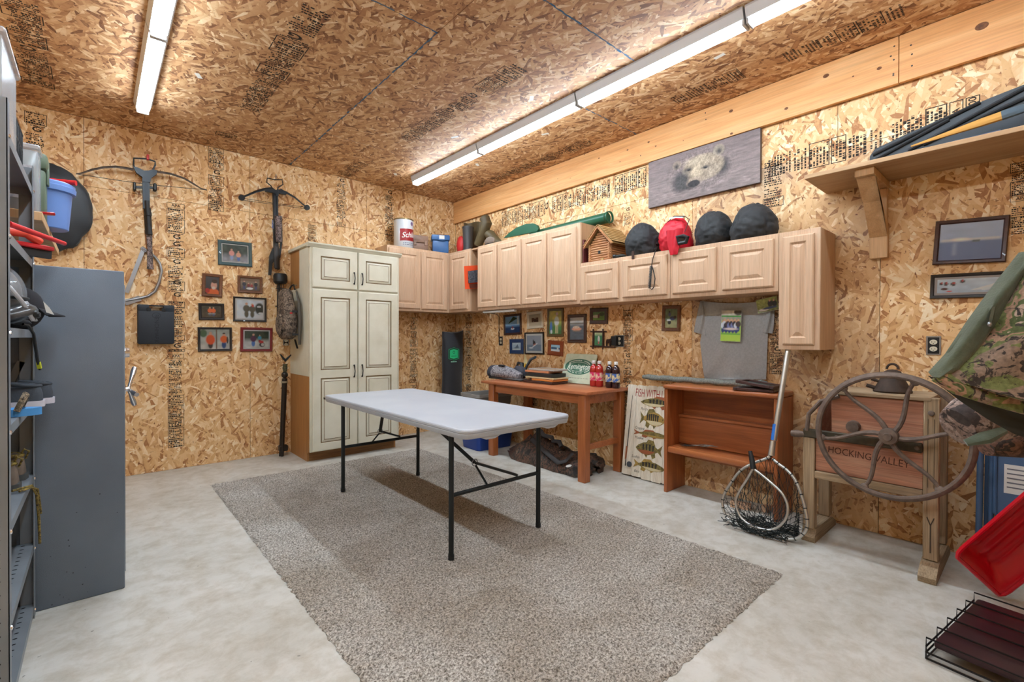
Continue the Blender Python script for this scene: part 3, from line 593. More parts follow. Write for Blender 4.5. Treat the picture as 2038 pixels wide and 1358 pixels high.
frame('B', [(1852, 547), (2024, 538), (2024, 590), (1850, 595)], 'long black frame with riders in the snow, below the seascape', BLK, .018, p_ski, .012, (196, 186, 184))

# ================================================================== things hung on the back wall
# round black cover bag
c = A(96, 408, .06); rx = A(184, 408, .06).x-c.x; rz_ = .345
def fbag(d): return 1+.06*fb(d, 2.2, 3)+.03*math.sin(d.x*9+d.z*5)*max(0, -d.z)
obj('round_bag', MB().ell((c.x, -.075, c.z-.02), (rx, .065, rz_), 40, 28, fbag), P('black_nylon', (34, 38, 42), .5, bump=.25, bsc=60, sheen=.2), label='round black nylon bag hanging on the back wall by the shelf', cat='bag')
def arc(p, q, bow, n=14, up=(0, 0, 1)):
    p = V(p); q = V(q); return [p.lerp(q, i/n)+V(up)*(bow*math.sin(math.pi*i/n)) for i in range(n+1)]
def zz(ox, oy, sc): return lambda x, y, n=.06: A(ox+x/sc, oy+y/sc, n)
# crossbow one
q = zz(140, 280, 3.0867); t = thing('crossbow', 'black recurve crossbow with long scope, hung left on the back wall', 'crossbow', q(465, 760, .0), 'crossbows on the back wall')
LIMB = P('limb_brown', (96, 84, 76), .4, .2, col2=(60, 54, 50), vs=40); CB = P('crossbow_black', (48, 52, 56), .4, .4); CAMOG = CAMO('camo_grey', [(58, 50, 46), (120, 104, 98), (160, 140, 138), (86, 74, 68)], 40)
obj('limb', MB().tube([q(*p, .075) for p in ((35, 205), (70, 200), (130, 180), (200, 165), (280, 160), (350, 170), (390, 178))], [.006, .008, .011, .012, .013, .014, .014], 8, flat=.6), LIMB, t)
obj('limb', MB().tube([q(*p, .075) for p in ((530, 192), (570, 196), (620, 205), (700, 232), (760, 268), (800, 293), (840, 304))], [.014, .014, .013, .012, .011, .008, .006], 8, flat=.6), LIMB, t)
obj('string', MB().tube([q(35, 205, .08), q(390, 258, .06), q(530, 275, .06), q(840, 303, .08)], .0025, 6), CB, t)
mb = MB(); mb.hull2([q(*p, .05) for p in ((385, 165), (415, 172), (450, 190), (480, 190), (505, 182), (532, 190), (528, 212), (495, 235), (490, 262), (448, 258), (445, 232), (405, 205))], (0, -.035, 0)); obj('riser', mb, CB, t)
obj('stirrup', MB().tube([q(*p, .07) for p in ((395, 170), (388, 150), (390, 108), (470, 112), (520, 128), (522, 150), (505, 185))], .007, 8), CB, t)
mb = MB()
for dx in (-1, 0, 1): mb.bar(q(463+dx*13, 200, .06+.008*(dx == 0)), q(467+dx*11, 420, .06), .022, .035, (0, -1, 0))
obj('rail', mb, CB, t)
obj('stock', MB().bar(q(472, 410, .05), q(482, 580, .05), .05, .04, (0, -1, 0), .008), BLACKP, t); obj('butt', MB().tube([q(484, 575, .078), q(488, 660, .08), q(490, 770, .08), q(492, 790, .08)], [.03, .024, .03, .034], 10, flat=.5), CAMOG, t)
mb = MB(); mb.tube([q(470, 370, .1), q(484, 575, .1)], .017, 12); mb.lathe([(.0, 0), (.024, .0), (.024, .06), (.017, .07)], (0, 0, 0), 4) if False else None
mb.tube([q(480, 530, .1), q(485, 578, .1)], .024, 12); mb.tube([q(477, 440, .1), q(478, 462, .1)], .026, 12); obj('scope', mb, BLACKP, t)
mb = MB(); mb.box(*(lambda a, b: (a.x, b.x, -.1, -.03, b.z, a.z))(q(384, 258), q(402, 312)), .006); mb.bar(q(400, 285), q(520, 290), .018, .018, (0, -1, 0)); mb.box(*(lambda a, b: (a.x, b.x, -.09, -.03, b.z, a.z))(q(508, 264), q(530, 312)), .006); obj('foregrip', mb, BLACKP, t)
obj('flag', MB().box(*(lambda a, b: (a.x, b.x, -.09, -.06, b.z, a.z))(q(467, 88), q(483, 124)), .003), P('red_plastic', (196, 26, 34), .4), t)
obj('hanger_hook', MB().tube([q(475, 100, 0.001), q(475, 105, .08), q(475, 118, .08)], .004, 6), STEEL, t)
# bow saw
t = thing('bow_saw', 'tubular steel bow saw hanging below the left crossbow', 'saw', q(455, 1000, 0))
obj('frame', MB().tube([q(*p, .02) for p in ((440, 660), (462, 672), (520, 715), (548, 755), (560, 800), (545, 870), (520, 925), (480, 955), (420, 970), (362, 980), (340, 984))], .012, 10), STEEL, t)
obj('blade', MB().bar(q(450, 665, .02), q(345, 935, .02), .03, .003, (0, -1, 0)), STEEL, t); obj('handle_end', MB().bar(q(430, 968, .02), q(335, 998, .02), .045, .012, (0, -1, 0)), STEEL, t)
obj('tension_lever', MB().bar(q(436, 655, .018), q(468, 682, .018), .03, .02, (0, -1, 0), .004), STEEL, t)
# black carrying case
a0 = q(412, 1005, .06); a1 = q(640, 1250, .06); t = thing('carrying_case', 'flat black plastic carrying case with handle cut-out on the back wall', 'case', ((a0.x+a1.x)/2, 0, a1.z))
CASEM = P('case_black', (40, 46, 54), .55, bump=.2, bsc=300)
w_ = a1.x-a0.x; h_ = a0.z-a1.z; cx_ = (a0.x+a1.x)/2
mb = MB(); mb.box(a0.x, a1.x, -.065, -.003, a1.z, a0.z-h_*.14, .014, 2)
for s_ in (-1, 1): mb.box(cx_+s_*w_*.19-(w_*.31 if s_ < 0 else 0), cx_+s_*w_*.19+(w_*.31 if s_ > 0 else 0), -.065, -.003, a0.z-h_*.17, a0.z, .008, 2)
mb.box(cx_-w_*.25, cx_+w_*.25, -.06, -.008, a0.z-h_*.035, a0.z-.002, .005); obj('shell', mb, CASEM, t)
mb = MB(TA(cx_, a1.z+h_*.45, .0655)); mb.ring((0, .28*h_), .03, .024, .003); mb.text('BENCHMARK', .042, (.0, -.02), 0, 0, .0, rot=-math.pi/2); obj('embossing', mb, P('case_emboss', (28, 32, 38), .7), t, smooth=False)
for s_ in (-1, 1): obj('latch', MB().box(cx_+s_*w_*.2-.015, cx_+s_*w_*.2+.015, -.07, -.058, a0.z-h_*.16, a0.z-h_*.08, .002), BLACKP, t)
# crossbow two
q = zz(380, 330, 3.4833); t = thing('crossbow', 'slim black compound crossbow hung above the framed photos', 'crossbow', q(590, 710, 0), 'crossbows on the back wall')
obj('limb', MB().tube([q(*p, .07) for p in ((350, 222), (390, 205), (450, 180), (510, 163), (565, 158))], [.012, .012, .015, .018, .02], 8, flat=.5), CB, t)
obj('limb', MB().tube([q(*p, .07) for p in ((605, 172), (660, 185), (720, 220), (770, 262), (805, 290))], [.02, .018, .015, .012, .012], 8, flat=.5), CB, t)
for p in ((352, 222), (804, 290)): obj('cam', MB().lathe([(.028, -.01), (.028, .01)], q(*p, .07), 16, 'y'), BLACKP, t)
mb = MB()
for o in (0, 14): mb.tube([q(355, 225+o, .08), q(585, 262+o*.5, .06), q(802, 288+o*.8, .08)], .0022, 6)
obj('string', mb, BLACKP, t)
obj('riser', MB().hull2([q(*p, .05) for p in ((505, 160), (560, 155), (580, 172), (600, 172), (620, 165), (665, 190), (655, 205), (605, 195), (600, 215), (572, 215), (570, 192), (515, 182))], (0, -.03, 0)), CB, t)
obj('stirrup', MB().tube([q(*p, .07) for p in ((570, 175), (555, 140), (525, 115), (530, 85), (580, 97), (632, 97), (638, 130), (605, 150), (597, 175))], .006, 8), BLACKP, t)
obj('rail', MB().bar(q(577, 190, .06), q(588, 560, .06), .03, .04, (0, -1, 0), .005).bar(q(596, 190, .06), q(598, 350, .06), .014, .03, (0, -1, 0)), CB, t)
obj('butt', MB().tube([q(590, 530, .05), q(594, 600, .05), q(598, 712, .05), q(598, 718, .05)], [.035, .042, .04, .03], 10, flat=.5), P('stock_grey', (62, 58, 56), .6), t)
obj('scope', MB().tube([q(605, 350, .1), q(607, 420, .1), q(607, 480, .1), q(611, 530, .1)], [.034, .03, .026, .028], 12), CAMOG, t)
obj('sling', MB().bar(q(625, 350, .05), q(628, 520, .05), .018, .006, (0, -1, 0)).bar(q(628, 520, .05), q(612, 640, .04), .02, .006, (0, -1, 0)), BLACKP, t)
obj('grip', MB().hull2([q(*p, .04) for p in ((565, 570), (588, 575), (585, 640), (560, 680), (552, 760), (535, 760), (540, 630))], (0, -.03, 0)), BLACKP, t)
mb = MB(); mb.tube([q(567, 370, .06), q(574, 585, .06)], .004, 6); obj('arrow', mb, P('arrow_shaft', (50, 46, 44), .4), t); obj('fletching', MB().hull2([q(562, 375, .06), q(572, 380, .06), q(573, 440, .06), q(560, 430, .06)], (0, -.003, 0)), P('blue_vane', (64, 90, 170), .5, col2=(230, 230, 235), vs=30), t)
obj('hanger_hook', MB().tube([q(590, 60, .001), q(590, 66, .075), q(590, 92, .075)], .004, 6), STEEL, t)
# quiver of arrows
t = thing('arrow_quiver', 'black arrow quiver hanging between photos and white cabinet', 'quiver', q(615, 1130, 0))
p = q(620, 785, .08); obj('hood', MB().lathe([(.02, .055), (.055, .052), (.066, .03), (.066, -.03), (.05, -.05), (.0, -.045)], p, 18), BLACKP, t)
obj('bracket', MB().bar(q(612, 800, .07), q(605, 985, .07), .018, .02, (0, -1, 0)).box(*(lambda a, b: (a.x, b.x, -.09, -.05, b.z, a.z))(q(590, 848), q(655, 858))).box(*(lambda a, b: (a.x, b.x, -.09, -.05, b.z, a.z))(q(585, 972), q(650, 980))), BLACKP, t)
for i, (xa, xb, yb) in enumerate(((600, 596, 1130), (612, 604, 1010), (628, 620, 1000), (642, 634, 1000))): obj('arrow', MB().tube([q(xa, 800, .08), q(xb, yb, .08)], .0035, 6), P('arrow_shaft', (50, 46, 44), .4), t)
obj('fletching', MB().hull2([q(592, 1070, .08), q(600, 1075, .08), q(598, 1125, .08), q(586, 1110, .08)], (0, -.003, 0)), P('blue_vane', (64, 90, 170), .5), t)
# electrical box low on the back wall
def outlet(T, label, w_=.07, h_=.115, recept=True, extra=None, tilt=0):
    t = thing('electrical_outlet', label, 'outlet', T.translation, 'electrical outlets on the walls')
    obj('box', MB(T).orect(-w_/2, w_/2, -h_/2, h_/2, .007, .004).box(-w_/2, w_/2, -h_/2, h_/2, .0005, .002), STEEL, t, smooth=False)
    if recept:
        mb = MB(T)
        for s in (-1, 1): mb.prism([(.017*math.cos(a), s*.0195+.0145*math.sin(a)) for a in np.linspace(0, 6.28, 17)[:-1]], .003, .009)
        r = obj('receptacle', mb, P('ivory_plastic', (222, 214, 190), .4), t)
        sl = MB(T)
        for s in (-1, 1): sl.rect(-.008, -.006, s*.0195-.003, s*.0195+.006, .0094).rect(.006, .008, s*.0195-.003, s*.0195+.005, .0094).disc((0, s*.0195-.008), .0025, .0025, .0094, 8)
        obj('slots', sl, BLACKP, r, smooth=False, kind='stuff'); obj('back_plate', MB(T).rect(-w_/2+.007, w_/2-.007, -h_/2+.007, h_/2-.007, .0026), BLACKP, t, smooth=False)
    return t
p = q(671, 1227); outlet(TA(p.x, p.z), 'small outlet box below the camouflage backpack', .055, .06, True)
def bq(x, y): return B(980+x/7.279, 600+y/7.279)
p = bq(128, 575); outlet(TB(p.y, p.z), 'outlet beside the sail photo on the right wall', .062, .11)
p = bq(1840, 575); o_ = outlet(TB(p.y, p.z), 'double outlet with black adapter above the bottles', .11, .11); T_ = TB(p.y+.03, p.z, .0); obj('adapter', MB(T_).box(-.028, .028, -.045, .045, .011, .05, .006, 2), BLACKP, o_)
p = B(1858, 688); outlet(TB(p.y, p.z), 'open ivory outlet with metal box above the flywheel machine', .064, .108)
# shooting stick / tripod standing by the cabinet
q2 = zz(240, 640, 4.245); t = thing('shooting_tripod', 'folded dark shooting tripod with forked top standing by the cabinet', 'tripod', FL(563, 909))
TR = P('tripod_bronze', (58, 52, 48), .35, .6)
mb = MB()
for i, (dx, n) in enumerate(((-14, .11), (0, .13), (12, .11))): obj('leg', MB().tube([V((q2(1388+dx, 480, n).x, -n-.0, q2(1388, 480, n).z)), V((FL(1362/4.245+240+dx/4.3, 909).x, -n-.03, .004))], .012, 8), TR, t)
def hq(x, y): return q2(x, y, .12)
obj('joint', MB().ell(hq(1386, 452), (.032, .03, .035), 14, 10), TR, t); obj('collar', MB().tube([hq(1384, 505), hq(1384, 520)], .03, 12), P('tan_band', (150, 136, 110), .6), t)
obj('neck', MB().tube([hq(1388, 430), hq(1389, 395), hq(1390, 360)], [.016, .024, .02], 10), CAMO('camo_olive', [(50, 48, 36), (92, 88, 58), (120, 110, 78)], 60), t)
obj('fork', MB().tube([hq(1350, 278), hq(1375, 312), hq(1392, 330), hq(1410, 312), hq(1440, 282)], [.006, .011, .018, .011, .006], 8), BLACKP, t); obj('foot_clamp', MB().box(hq(1362, 1110).x-.03, hq(1390, 1110).x+.02, -.16, -.09, .05, .11, .008), TR, t)
# ================================================================== cabinets
CABW = WOOD('pickled_oak', (204, 166, 134), (214, 178, 146), (222, 190, 160), 'z', 1.0, .5, fine=.4); CABS = WOOD('cabinet_side', (186, 144, 110), (196, 156, 120), (206, 168, 132), 'z', .8, .5, fine=.3)
def door_mesh(T, w, h, st=.055, th=.019, panels=1, split=.5, arch=False):
    mb = MB(T); a, b = w/2, h/2
    def ringbox(u0, u1, v0, v1):
        rings = [(u0, u1, v0, v1, th), (u0+.004, u1-.004, v0+.004, v1-.004, th-.006), (u0+.012, u1-.012, v0+.012, v1-.012, th-.009), (u0+.036, u1-.036, v0+.036, v1-.036, th-.001)]
        R_ = [[(x0, y0, z), (x1, y0, z), (x1, y1, z), (x0, y1, z)] for x0, x1, y0, y1, z in rings]; mb.surf(R_, cu=True); mb.add(R_[-1], [(0, 1, 2, 3)])
    vs = [(-b+st, b-st)] if panels == 1 else [(-b+st, -b+st+(h-3*st)*split), (-b+2*st+(h-3*st)*split, b-st)]
    out = [[(-a, -b, 0), (a, -b, 0), (a, b, 0), (-a, b, 0)], [(-a, -b, th-.006), (a, -b, th-.006), (a, b, th-.006), (-a, b, th-.006)], [(-a+.008, -b+.008, th), (a-.008, -b+.008, th), (a-.008, b-.008, th), (-a+.008, b-.008, th)]]
    mb.surf(out, cu=True); mb.add(out[0], [(3, 2, 1, 0)])
    # face frame between outer edge and the panel openings
    xs = [-a+.008, -a+st, a-st, a-.008]; ys = [-b+.008] + [y for v in vs for y in v] + [b-.008]
    for i in range(len(ys)-1):
        for k in range(3):
            if k == 1 and i % 2 == 1: continue
            mb.add([(xs[k], ys[i], th), (xs[k+1], ys[i], th), (xs[k+1], ys[i+1], th), (xs[k], ys[i+1], th)], [(0, 1, 2, 3)])
    for v0, v1 in vs: ringbox(-a+st, a-st, v0, v1)
    return mb
def wallcab(label, T, w, h, d, doors, mat=CABW):         # T: bottom-left-front corner, u right, v up, n out
    t = thing('wall_cabinet', label, 'cabinet', T.translation, 'pickled oak wall cabinets')
    obj('body', MB(T).box(.0, w, .0, h, -d+.003, -.019, .001), CABS, t, smooth=False)
    obj('face_frame', MB(T).box(.0, w, .0, h, -.0185, 0, .0015), CABW, t)
    for u0, u1, v0, v1 in doors:
        obj('door', door_mesh(T @ MX.Translation(((u0+u1)/2, (v0+v1)/2, .0005)), u1-u0, v1-v0, min(.055, (u1-u0)*.24)), CABW, t, ang=20)
    return t
ZH0, ZH1, ZL0, ZL1, ZN0 = 1.52, 2.265, 1.513, 1.889, 1.136
DPT = .31
xa = [A(p, 560, DPT).x for p in (773, 835.7, 838.5, 889.5)]
Lw = -1.15
wallcab('two-door light oak cabinet on the back wall beside the tall white cabinet', TA(Lw, ZH0, DPT), -.3125-Lw, ZH1-ZH0, DPT, [(xa[0]-Lw, xa[1]-Lw, .03, ZH1-ZH0-.03), (xa[2]-Lw, xa[3]-Lw-.005, .03, ZH1-ZH0-.03)])
def cabB(label, y0, y1, z0, z1, doors):
    return wallcab(label, TB(y0, z0, DPT), y0-y1, z1-z0, DPT, [(y0-a, y0-b, .032, z1-z0-.032) for a, b in doors])
cabB('single-door light oak cabinet in the room corner above the rifle bag', -.004, -.752, ZH0, ZH1, [(-.345, -.718)])
cabB('tall two-door oak wall cabinet right of the orange package', -.903, -1.658, ZH0, ZH1, [(-.915, -1.254), (-1.276, -1.646)])
cabB('tall two-door oak wall cabinet next to the log birdhouse', -1.661, -2.441, ZH0, ZH1, [(-1.671, -2.016), (-2.036, -2.402)])
cabB('short two-door oak cabinet below the log birdhouse', -2.444, -3.339, ZL0, ZL1, [(-2.452, -2.866), (-2.909, -3.318)])
cabB('short two-door oak cabinet below the two black helmet bags', -3.342, -4.106, ZL0, ZL1, [(-3.364, -3.702), (-3.746, -4.080)])
cabB('narrow one-door oak cabinet hanging lowest, right end of the row', -4.109, -4.342, ZN0, ZL1, [(-4.135, -4.312)])
obj('filler_board', MB().box(-DPT+.02, -.02, -.9, -.755, ZH1-.02, ZH1-.002), CABS, label='small board bridging the gap between the two corner cabinets', cat='board')
_cl = obj('cabinet_light', MB().box(-.28, -.235, -1.5, -.95, ZH0-.03, ZH0-.002, .006), WHITE, label='thin white light bar under the corner oak cabinet', cat='light bar')
obj('power_cord', MB().tube([(-.24, -.96, ZH0-.02), (-.05, -.93, ZH0-.03), (-.006, -.92, ZH0-.06), (-.006, -.92, 1.2), (-.008, -.925, 1.12)], .0035, 6), BLACKP, _cl)
# orange packaged gadget hung in the gap
t = thing('hanging_package', 'orange retail package hanging between the two corner cabinets', 'package', A(938, 576, .82))
pk = [A(x, y, .80) for x, y in ((924, 530), (951, 528), (951, 574), (926, 576))]
obj('card', MB().hull2(pk, (0, .006, 0)), P('orange_card', (236, 84, 42), .5), t); obj('blister', MB().hull2([A(x, y, .803) for x, y in ((931, 540), (949, 538), (949, 562), (932, 564))], (0, -.02, 0)), P('dark_device', (52, 50, 54), .3, col2=(110, 112, 120), vs=60), t)
obj('label', MB().hull2([A(x, y, .804) for x, y in ((934, 566), (950, 565), (950, 573), (935, 574))], (0, -.003, 0)), P('brown_label', (110, 56, 40), .5), t)
# tall white cabinet
def tallcab():
    x0, x1, yf, zt = -2.095, -1.158, -.6, 2.105
    t = thing('tall_cabinet', 'tall antique-white four-door pantry cabinet against the back wall', 'cabinet', ((x0+x1)/2, yf/2, 0))
    CREAM = P('antique_white', (214, 208, 186), .5, col2=(226, 221, 202), vs=5, bump=.05, bsc=80); OAKS = WOOD('oak_side', (166, 112, 58), (178, 124, 68), (188, 136, 80), 'z', 1.0, .5, fine=.5)
    obj('body', MB().box(x0, x1, yf+.02, -.004, .0, 2.085), OAKS, t, smooth=False) if False else None
    side = [(-.004, 0), (-.52, 0), (-.52, .075), (yf+.021, .11), (yf+.021, 2.09), (-.004, 2.09)]
    obj('side_panel', MB().prism(side, x0, x0+.018, 'yz'), OAKS, t, smooth=False); obj('side_panel', MB().prism(side, x1-.018, x1, 'yz'), OAKS, t, smooth=False)
    mb = MB(); mb.box(x0-.003, x0-.0003, yf+.021, -.004, .83, 1.70); mb.box(x0-.003, x0-.0003, yf+.021, -.3, 1.70, 2.09); obj('painted_side', mb, CREAM, t, smooth=False)
    obj('carcass', MB().box(x0+.018, x1-.018, yf+.021, -.004, .1, 2.085), OAKS, t, smooth=False)
    obj('toe_kick', MB().box(x0+.018, x1-.018, -.52, -.5, 0, .1), WOOD('toe_brown', (120, 84, 46), (136, 96, 54), (150, 108, 62), 'x', 1, .6), t)
    obj('face_frame', MB().box(x0, x1, yf, yf+.0205, .1, 2.09, .002), CREAM, t)
    cr = [(yf+.03, 2.078), (yf-.006, 2.078), (yf-.014, 2.09), (yf-.03, 2.105), (yf-.03, 2.118), (-.004, 2.118), (-.004, 2.09), (yf+.03, 2.09)]
    obj('cornice', MB().prism(cr, x0-.022, x1+.022, 'yz'), CREAM, t)
    T0 = TA(0, 0, -yf); GLZ = P('glaze_brown', (112, 86, 50), .6); PULL = P('oiled_bronze', (34, 30, 30), .35, .6)
    X = lambda p: A(p, 700, -yf).x
    dl = [(X(620.5), X(710), X(712), X(790.5))]
    a0, a1, b0, b1 = dl[0]
    for u0, u1, v0, v1, pn, hs in ((a0, a1, 1.69, 2.072, 1, 1), (b0, b1, 1.69, 2.072, 1, -1), (a0, a1, .105, 1.675, 2, 1), (b0, b1, .105, 1.675, 2, -1)):
        w, h = u1-u0-.003, v1-v0; T = T0 @ MX.Translation(((u0+u1)/2, (v0+v1)/2, .0006))
        d = obj('door', door_mesh(T, w, h, .075, .02, pn, .47), CREAM, t, ang=20)
        st = .075; b = h/2
        vs = [(-b+st, b-st)] if pn == 1 else [(-b+st, -b+st+(h-3*st)*.47), (-b+2*st+(h-3*st)*.47, b-st)]
        g = MB(T)
        for p0, p1 in vs: g.orect(-w/2+st+.002, w/2-st-.002, p0+.002, p1-.002, .009, .0165); g.orect(-w/2+st+.032, w/2-st-.032, p0+.032, p1-.032, .0045, .0197)
        obj('glaze_line', g, GLZ, d, smooth=False)
        hx = (w/2-.035)*hs; hy = (-b+.06, -b+.17) if pn == 1 else (-b+.705, -b+.82)
        obj('handle', MB(T).tube([(hx, hy[0], .02), (hx, hy[0]+.006, .034), (hx, (hy[0]+hy[1])/2, .046), (hx, hy[1]-.006, .034), (hx, hy[1], .02)], [.007, .006, .0045, .006, .007], 8).ell((hx, hy[0], .024), (.009, .009, .006), 10, 6).ell((hx, hy[1], .024), (.009, .009, .006), 10, 6), PULL, d)
tallcab()
# camouflage backpack hanging on the cabinet's side
def backpack():
    CAM1 = CAMO('camo_bark', [(60, 50, 44), (112, 96, 82), (150, 130, 112), (86, 72, 60), (178, 160, 140)], 16)
    qq = lambda x, y, n=.25: A(380+x/3.4833, 330+y/3.4833, n)
    c = qq(700, 1040, .2); t = thing('backpack', 'camouflage hunting backpack hanging on the side of the white cabinet', 'backpack', (c.x, -.2, qq(700, 1205, .2).z))
    top = qq(720, 865, .2).z; bot = qq(700, 1205, .2).z; hh = top-bot
    def sh(d):
        return 1+.08*fb(d, 2.5, 9)
    G_ = []
    for i in range(17):
        v = i/16; z = bot+hh*v; wx = .062*(1+.15*math.sin(v*3)-.25*v**3); wy = .15*(1-.35*v**2.2)*min(1, .75+v*3)
        if i in (0, 16): wx *= .55; wy *= .6
        cx = -2.205+.012*math.sin(v*5); G_.append([(cx+wx*math.copysign(abs(math.cos(a))**.7, math.cos(a))*(1+.07*fb((math.cos(a), math.sin(a), v*3), 2, 4)), -.26+wy*math.copysign(abs(math.sin(a))**.7, math.sin(a))*(1+.1*fb((math.cos(a), math.sin(a), v*3), 2, 5)), z) for a in np.linspace(0, 2*math.pi, 25)[:-1]])
    mb = MB(); mb.surf(G_, cu=True); mb.add(G_[0], [tuple(range(24))]); mb.add(G_[-1], [tuple(range(23, -1, -1))]); obj('body', mb, CAM1, t, ang=60)
    obj('front_pocket', MB().ell((-2.22, -.36, bot+hh*.3), (.055, .06, hh*.24), 20, 14, lambda d: 1+.06*fb(d, 3, 2)), CAM1, t); obj('side_pocket', MB().ell((-2.27, -.25, bot+hh*.3), (.025, .1, hh*.22), 18, 12, lambda d: 1+.06*fb(d, 3, 6)), CAM1, t)
    obj('strap', MB().tube([(-2.135, -.33, top-.02), (-2.13, -.41, top-hh*.3), (-2.13, -.43, top-hh*.7), (-2.13, -.41, bot-.05)], [.012, .022, .024, .02], 8, flat=.6), P('strap_grey', (96, 90, 82), .9, bump=.3), t)
    obj('haul_loop', MB().tube([(-2.17, -.2, top-.01), (-2.15, -.22, top+.04), (-2.14, -.26, top+.05), (-2.14, -.3, top)], .008, 8), BLACKP, t)
    obj('hook', MB().tube([(-2.1045, -.24, top+.05), (-2.14, -.24, top+.045), (-2.145, -.24, top+.06)], .005, 6), STEEL, t)
    for k, (y_, z_) in enumerate(((-.42, .1), (-.41, .55))): obj('buckle_strap', MB().bar((-2.2, y_-.005, bot+hh*z_), (-2.15, y_-.005, bot+hh*z_), .012, .02), BLACKP, t)
    obj('loose_strap', MB().bar((-2.14, -.3, bot+.0), (-2.125, -.33, bot-.09), .02, .004), BLACKP, t)
    obj('logo_patch', MB().box(-2.222, -2.2, -.423, -.418, bot+hh*.5, bot+hh*.53), P('red_cloth', (170, 40, 40), .8), t)
backpack()

# ================================================================== on top of the high cabinets
ZT = ZH1+.001
def schl():
    c = V(((A(785, 470, .19).x+A(821, 470, .19).x)/2, -.19, ZT)); r = (A(821, 470, .19).x-A(785, 470, .19).x)/2*.95; h = .335
    t = thing('large_can', 'oversized white beverage can with red logo on the corner cabinet', 'can', c)
    obj('body', MB().lathe([(r*.94, 0), (r, .012), (r, h-.012), (r*.95, h)], c, 40), P('can_white', (214, 220, 226), .3, .25), t)
    obj('rim', MB().lathe([(r*.96, h-.004), (r*1.03, h-.002), (r*1.03, h+.008), (r*.93, h+.008), (r*.9, h-.002)], c, 40), P('brass_rim', (150, 124, 84), .35, .8), t)
    a0 = math.atan2(CAM.y-c.y, CAM.x-c.x)+.72
    def wrap(mb_):                 # local (u,v) -> on the cylinder
        mb_.v = [V((c.x+(r+.0008+p.z)*math.cos(a0+p.x/r), c.y+(r+.0008+p.z)*math.sin(a0+p.x/r), c.z+p.y)) for p in mb_.v]; return mb_
    lab = MB(); n = 14; g = [[(-.125+.25*j/n, .145+.07*(1 if i else -1)+.012*(j/n), 0) for j in range(n+1)] for i in range(2)]; lab.surf(g); obj('logo_panel', wrap(lab), P('can_red', (150, 34, 38), .4), t, smooth=False)
    tx = MB().text('Schlitz', .088, (0, .15), .0006, .35, .015, sx=.95, rot=.12); obj('logo_lettering', wrap(tx), PAPER, t, smooth=False)
    bl = MB().disc((.03, .285), .024, .024, .0004); obj('globe_emblem', wrap(bl), P('globe_blue', (70, 84, 140), .5, col2=(160, 110, 110), vs=60), t, smooth=False)
    pr = MB(); rr = random.Random(3)
    for v_ in (.055, .035): 
        u_ = -.09
        while u_ < .09: L = rr.uniform(.01, .03); pr.rect(u_, u_+L, v_-.004, v_+.003, .0004); u_ += L+.007
    obj('small_print', wrap(pr), P('grey_print', (110, 124, 150), .6), t, smooth=False, kind='stuff')
schl()
def Rz(a): return MX.Rotation(a, 3, 'Z')
# brown case and blue box
bx = A(844, 480, .17); t = thing('brown_case', 'brown plastic case between the big can and the blue box', 'case', (bx.x, -.17, ZT)); BP = P('brown_plastic', (140, 110, 92), .5, col2=(120, 92, 76), vs=8)
wv = .1
Tm = MX.Translation((-.632, -.125, ZT)) @ MX.Rotation(-.3, 4, 'Z')
obj('base', MB(Tm).box(-wv, wv, -.08, .08, 0, .1, .012, 2), BP, t); obj('lid', MB(Tm).box(-wv, wv, -.08, .08, .102, .195, .014, 2), BP, t); obj('latch', MB(Tm).box(-.085, -.05, -.09, -.079, .07, .13, .003), BP, t); obj('latch', MB(Tm).box(.05, .085, -.09, -.079, .07, .13, .003), BP, t)
bx = FL(884, 503, ZT); t = thing('blue_box', 'blue plastic lidded box with white label on the corner cabinet', 'box', (bx.x+.03, bx.y+.1, ZT)); BLUEP = P('blue_plastic', (46, 88, 140), .4, col2=(60, 104, 156), vs=6)
Tm = MX.Translation((-.372, -.20, ZT)) @ MX.Rotation(-.5, 4, 'Z')
obj('base', MB(Tm).box(-.1, .1, -.075, .075, 0, .155, .012, 2), BLUEP, t); obj('lid', MB(Tm).box(-.114, .114, -.088, .088, .156, .225, .014, 2), BLUEP, t); obj('label', MB(Tm).box(-.02, .045, -.091, -.0885, .165, .215), PAPER, t); obj('latch', MB(Tm).box(-.025, .05, -.097, -.0915, .15, .17, .003), BLUEP, t)
# red bag, boots, waders, sled, tube
qB = lambda x, y, n=.17: B(740+x/4.076, 400+y/4.076, n)
obj('red_bag', MB().ell(V((-.175, qB(705, 350, .2).y-.015, ZT+.1)), (.05, .065, .125), 20, 14, lambda d: 1+.14*fb(d, 2, 3), zmin=ZT), P('red_nylon', (206, 48, 44), .5, bump=.3, bsc=50), label='crumpled red bag between the blue box and the dark boot', cat='bag')
RUB = P('dark_rubber', (62, 60, 60), .45); 
t = thing('rubber_boot', 'dark grey rubber boot shaft standing on the corner cabinet', 'boot', V((-.2, qB(780, 370, .2).y, ZT))); p = V((-.2, qB(780, 370, .2).y, ZT))
obj('shaft', MB().tube([p+V((0, 0, .004)), p+V((0, 0, .06)), p+V((0, 0, .25)), p+V((0, 0, .29))], [.075, .07, .082, .086], 18, flat=.8), RUB, t); obj('top_band', MB().tube([p+V((0, 0, .285)), p+V((0, 0, .3))], .09, 18, flat=.8), RUB, t)
WAD = P('wader_brown', (88, 74, 46), .6, col2=(70, 58, 38), vs=6, bump=.2, bsc=30)
t = thing('waders', 'olive brown rubber waders folded on the corner cabinet', 'waders', V((-.13, qB(900, 330, .13).y, ZT)))
G_ = []
for i in range(9):
    v = i/8; G_.append([qB(745+(885-745)*u+4*math.sin(v*7), 175+(372-175)*v+8*math.sin(u*6), .065+.02*math.sin(u*9+v*2)) for u in np.linspace(0, 1, 13)])
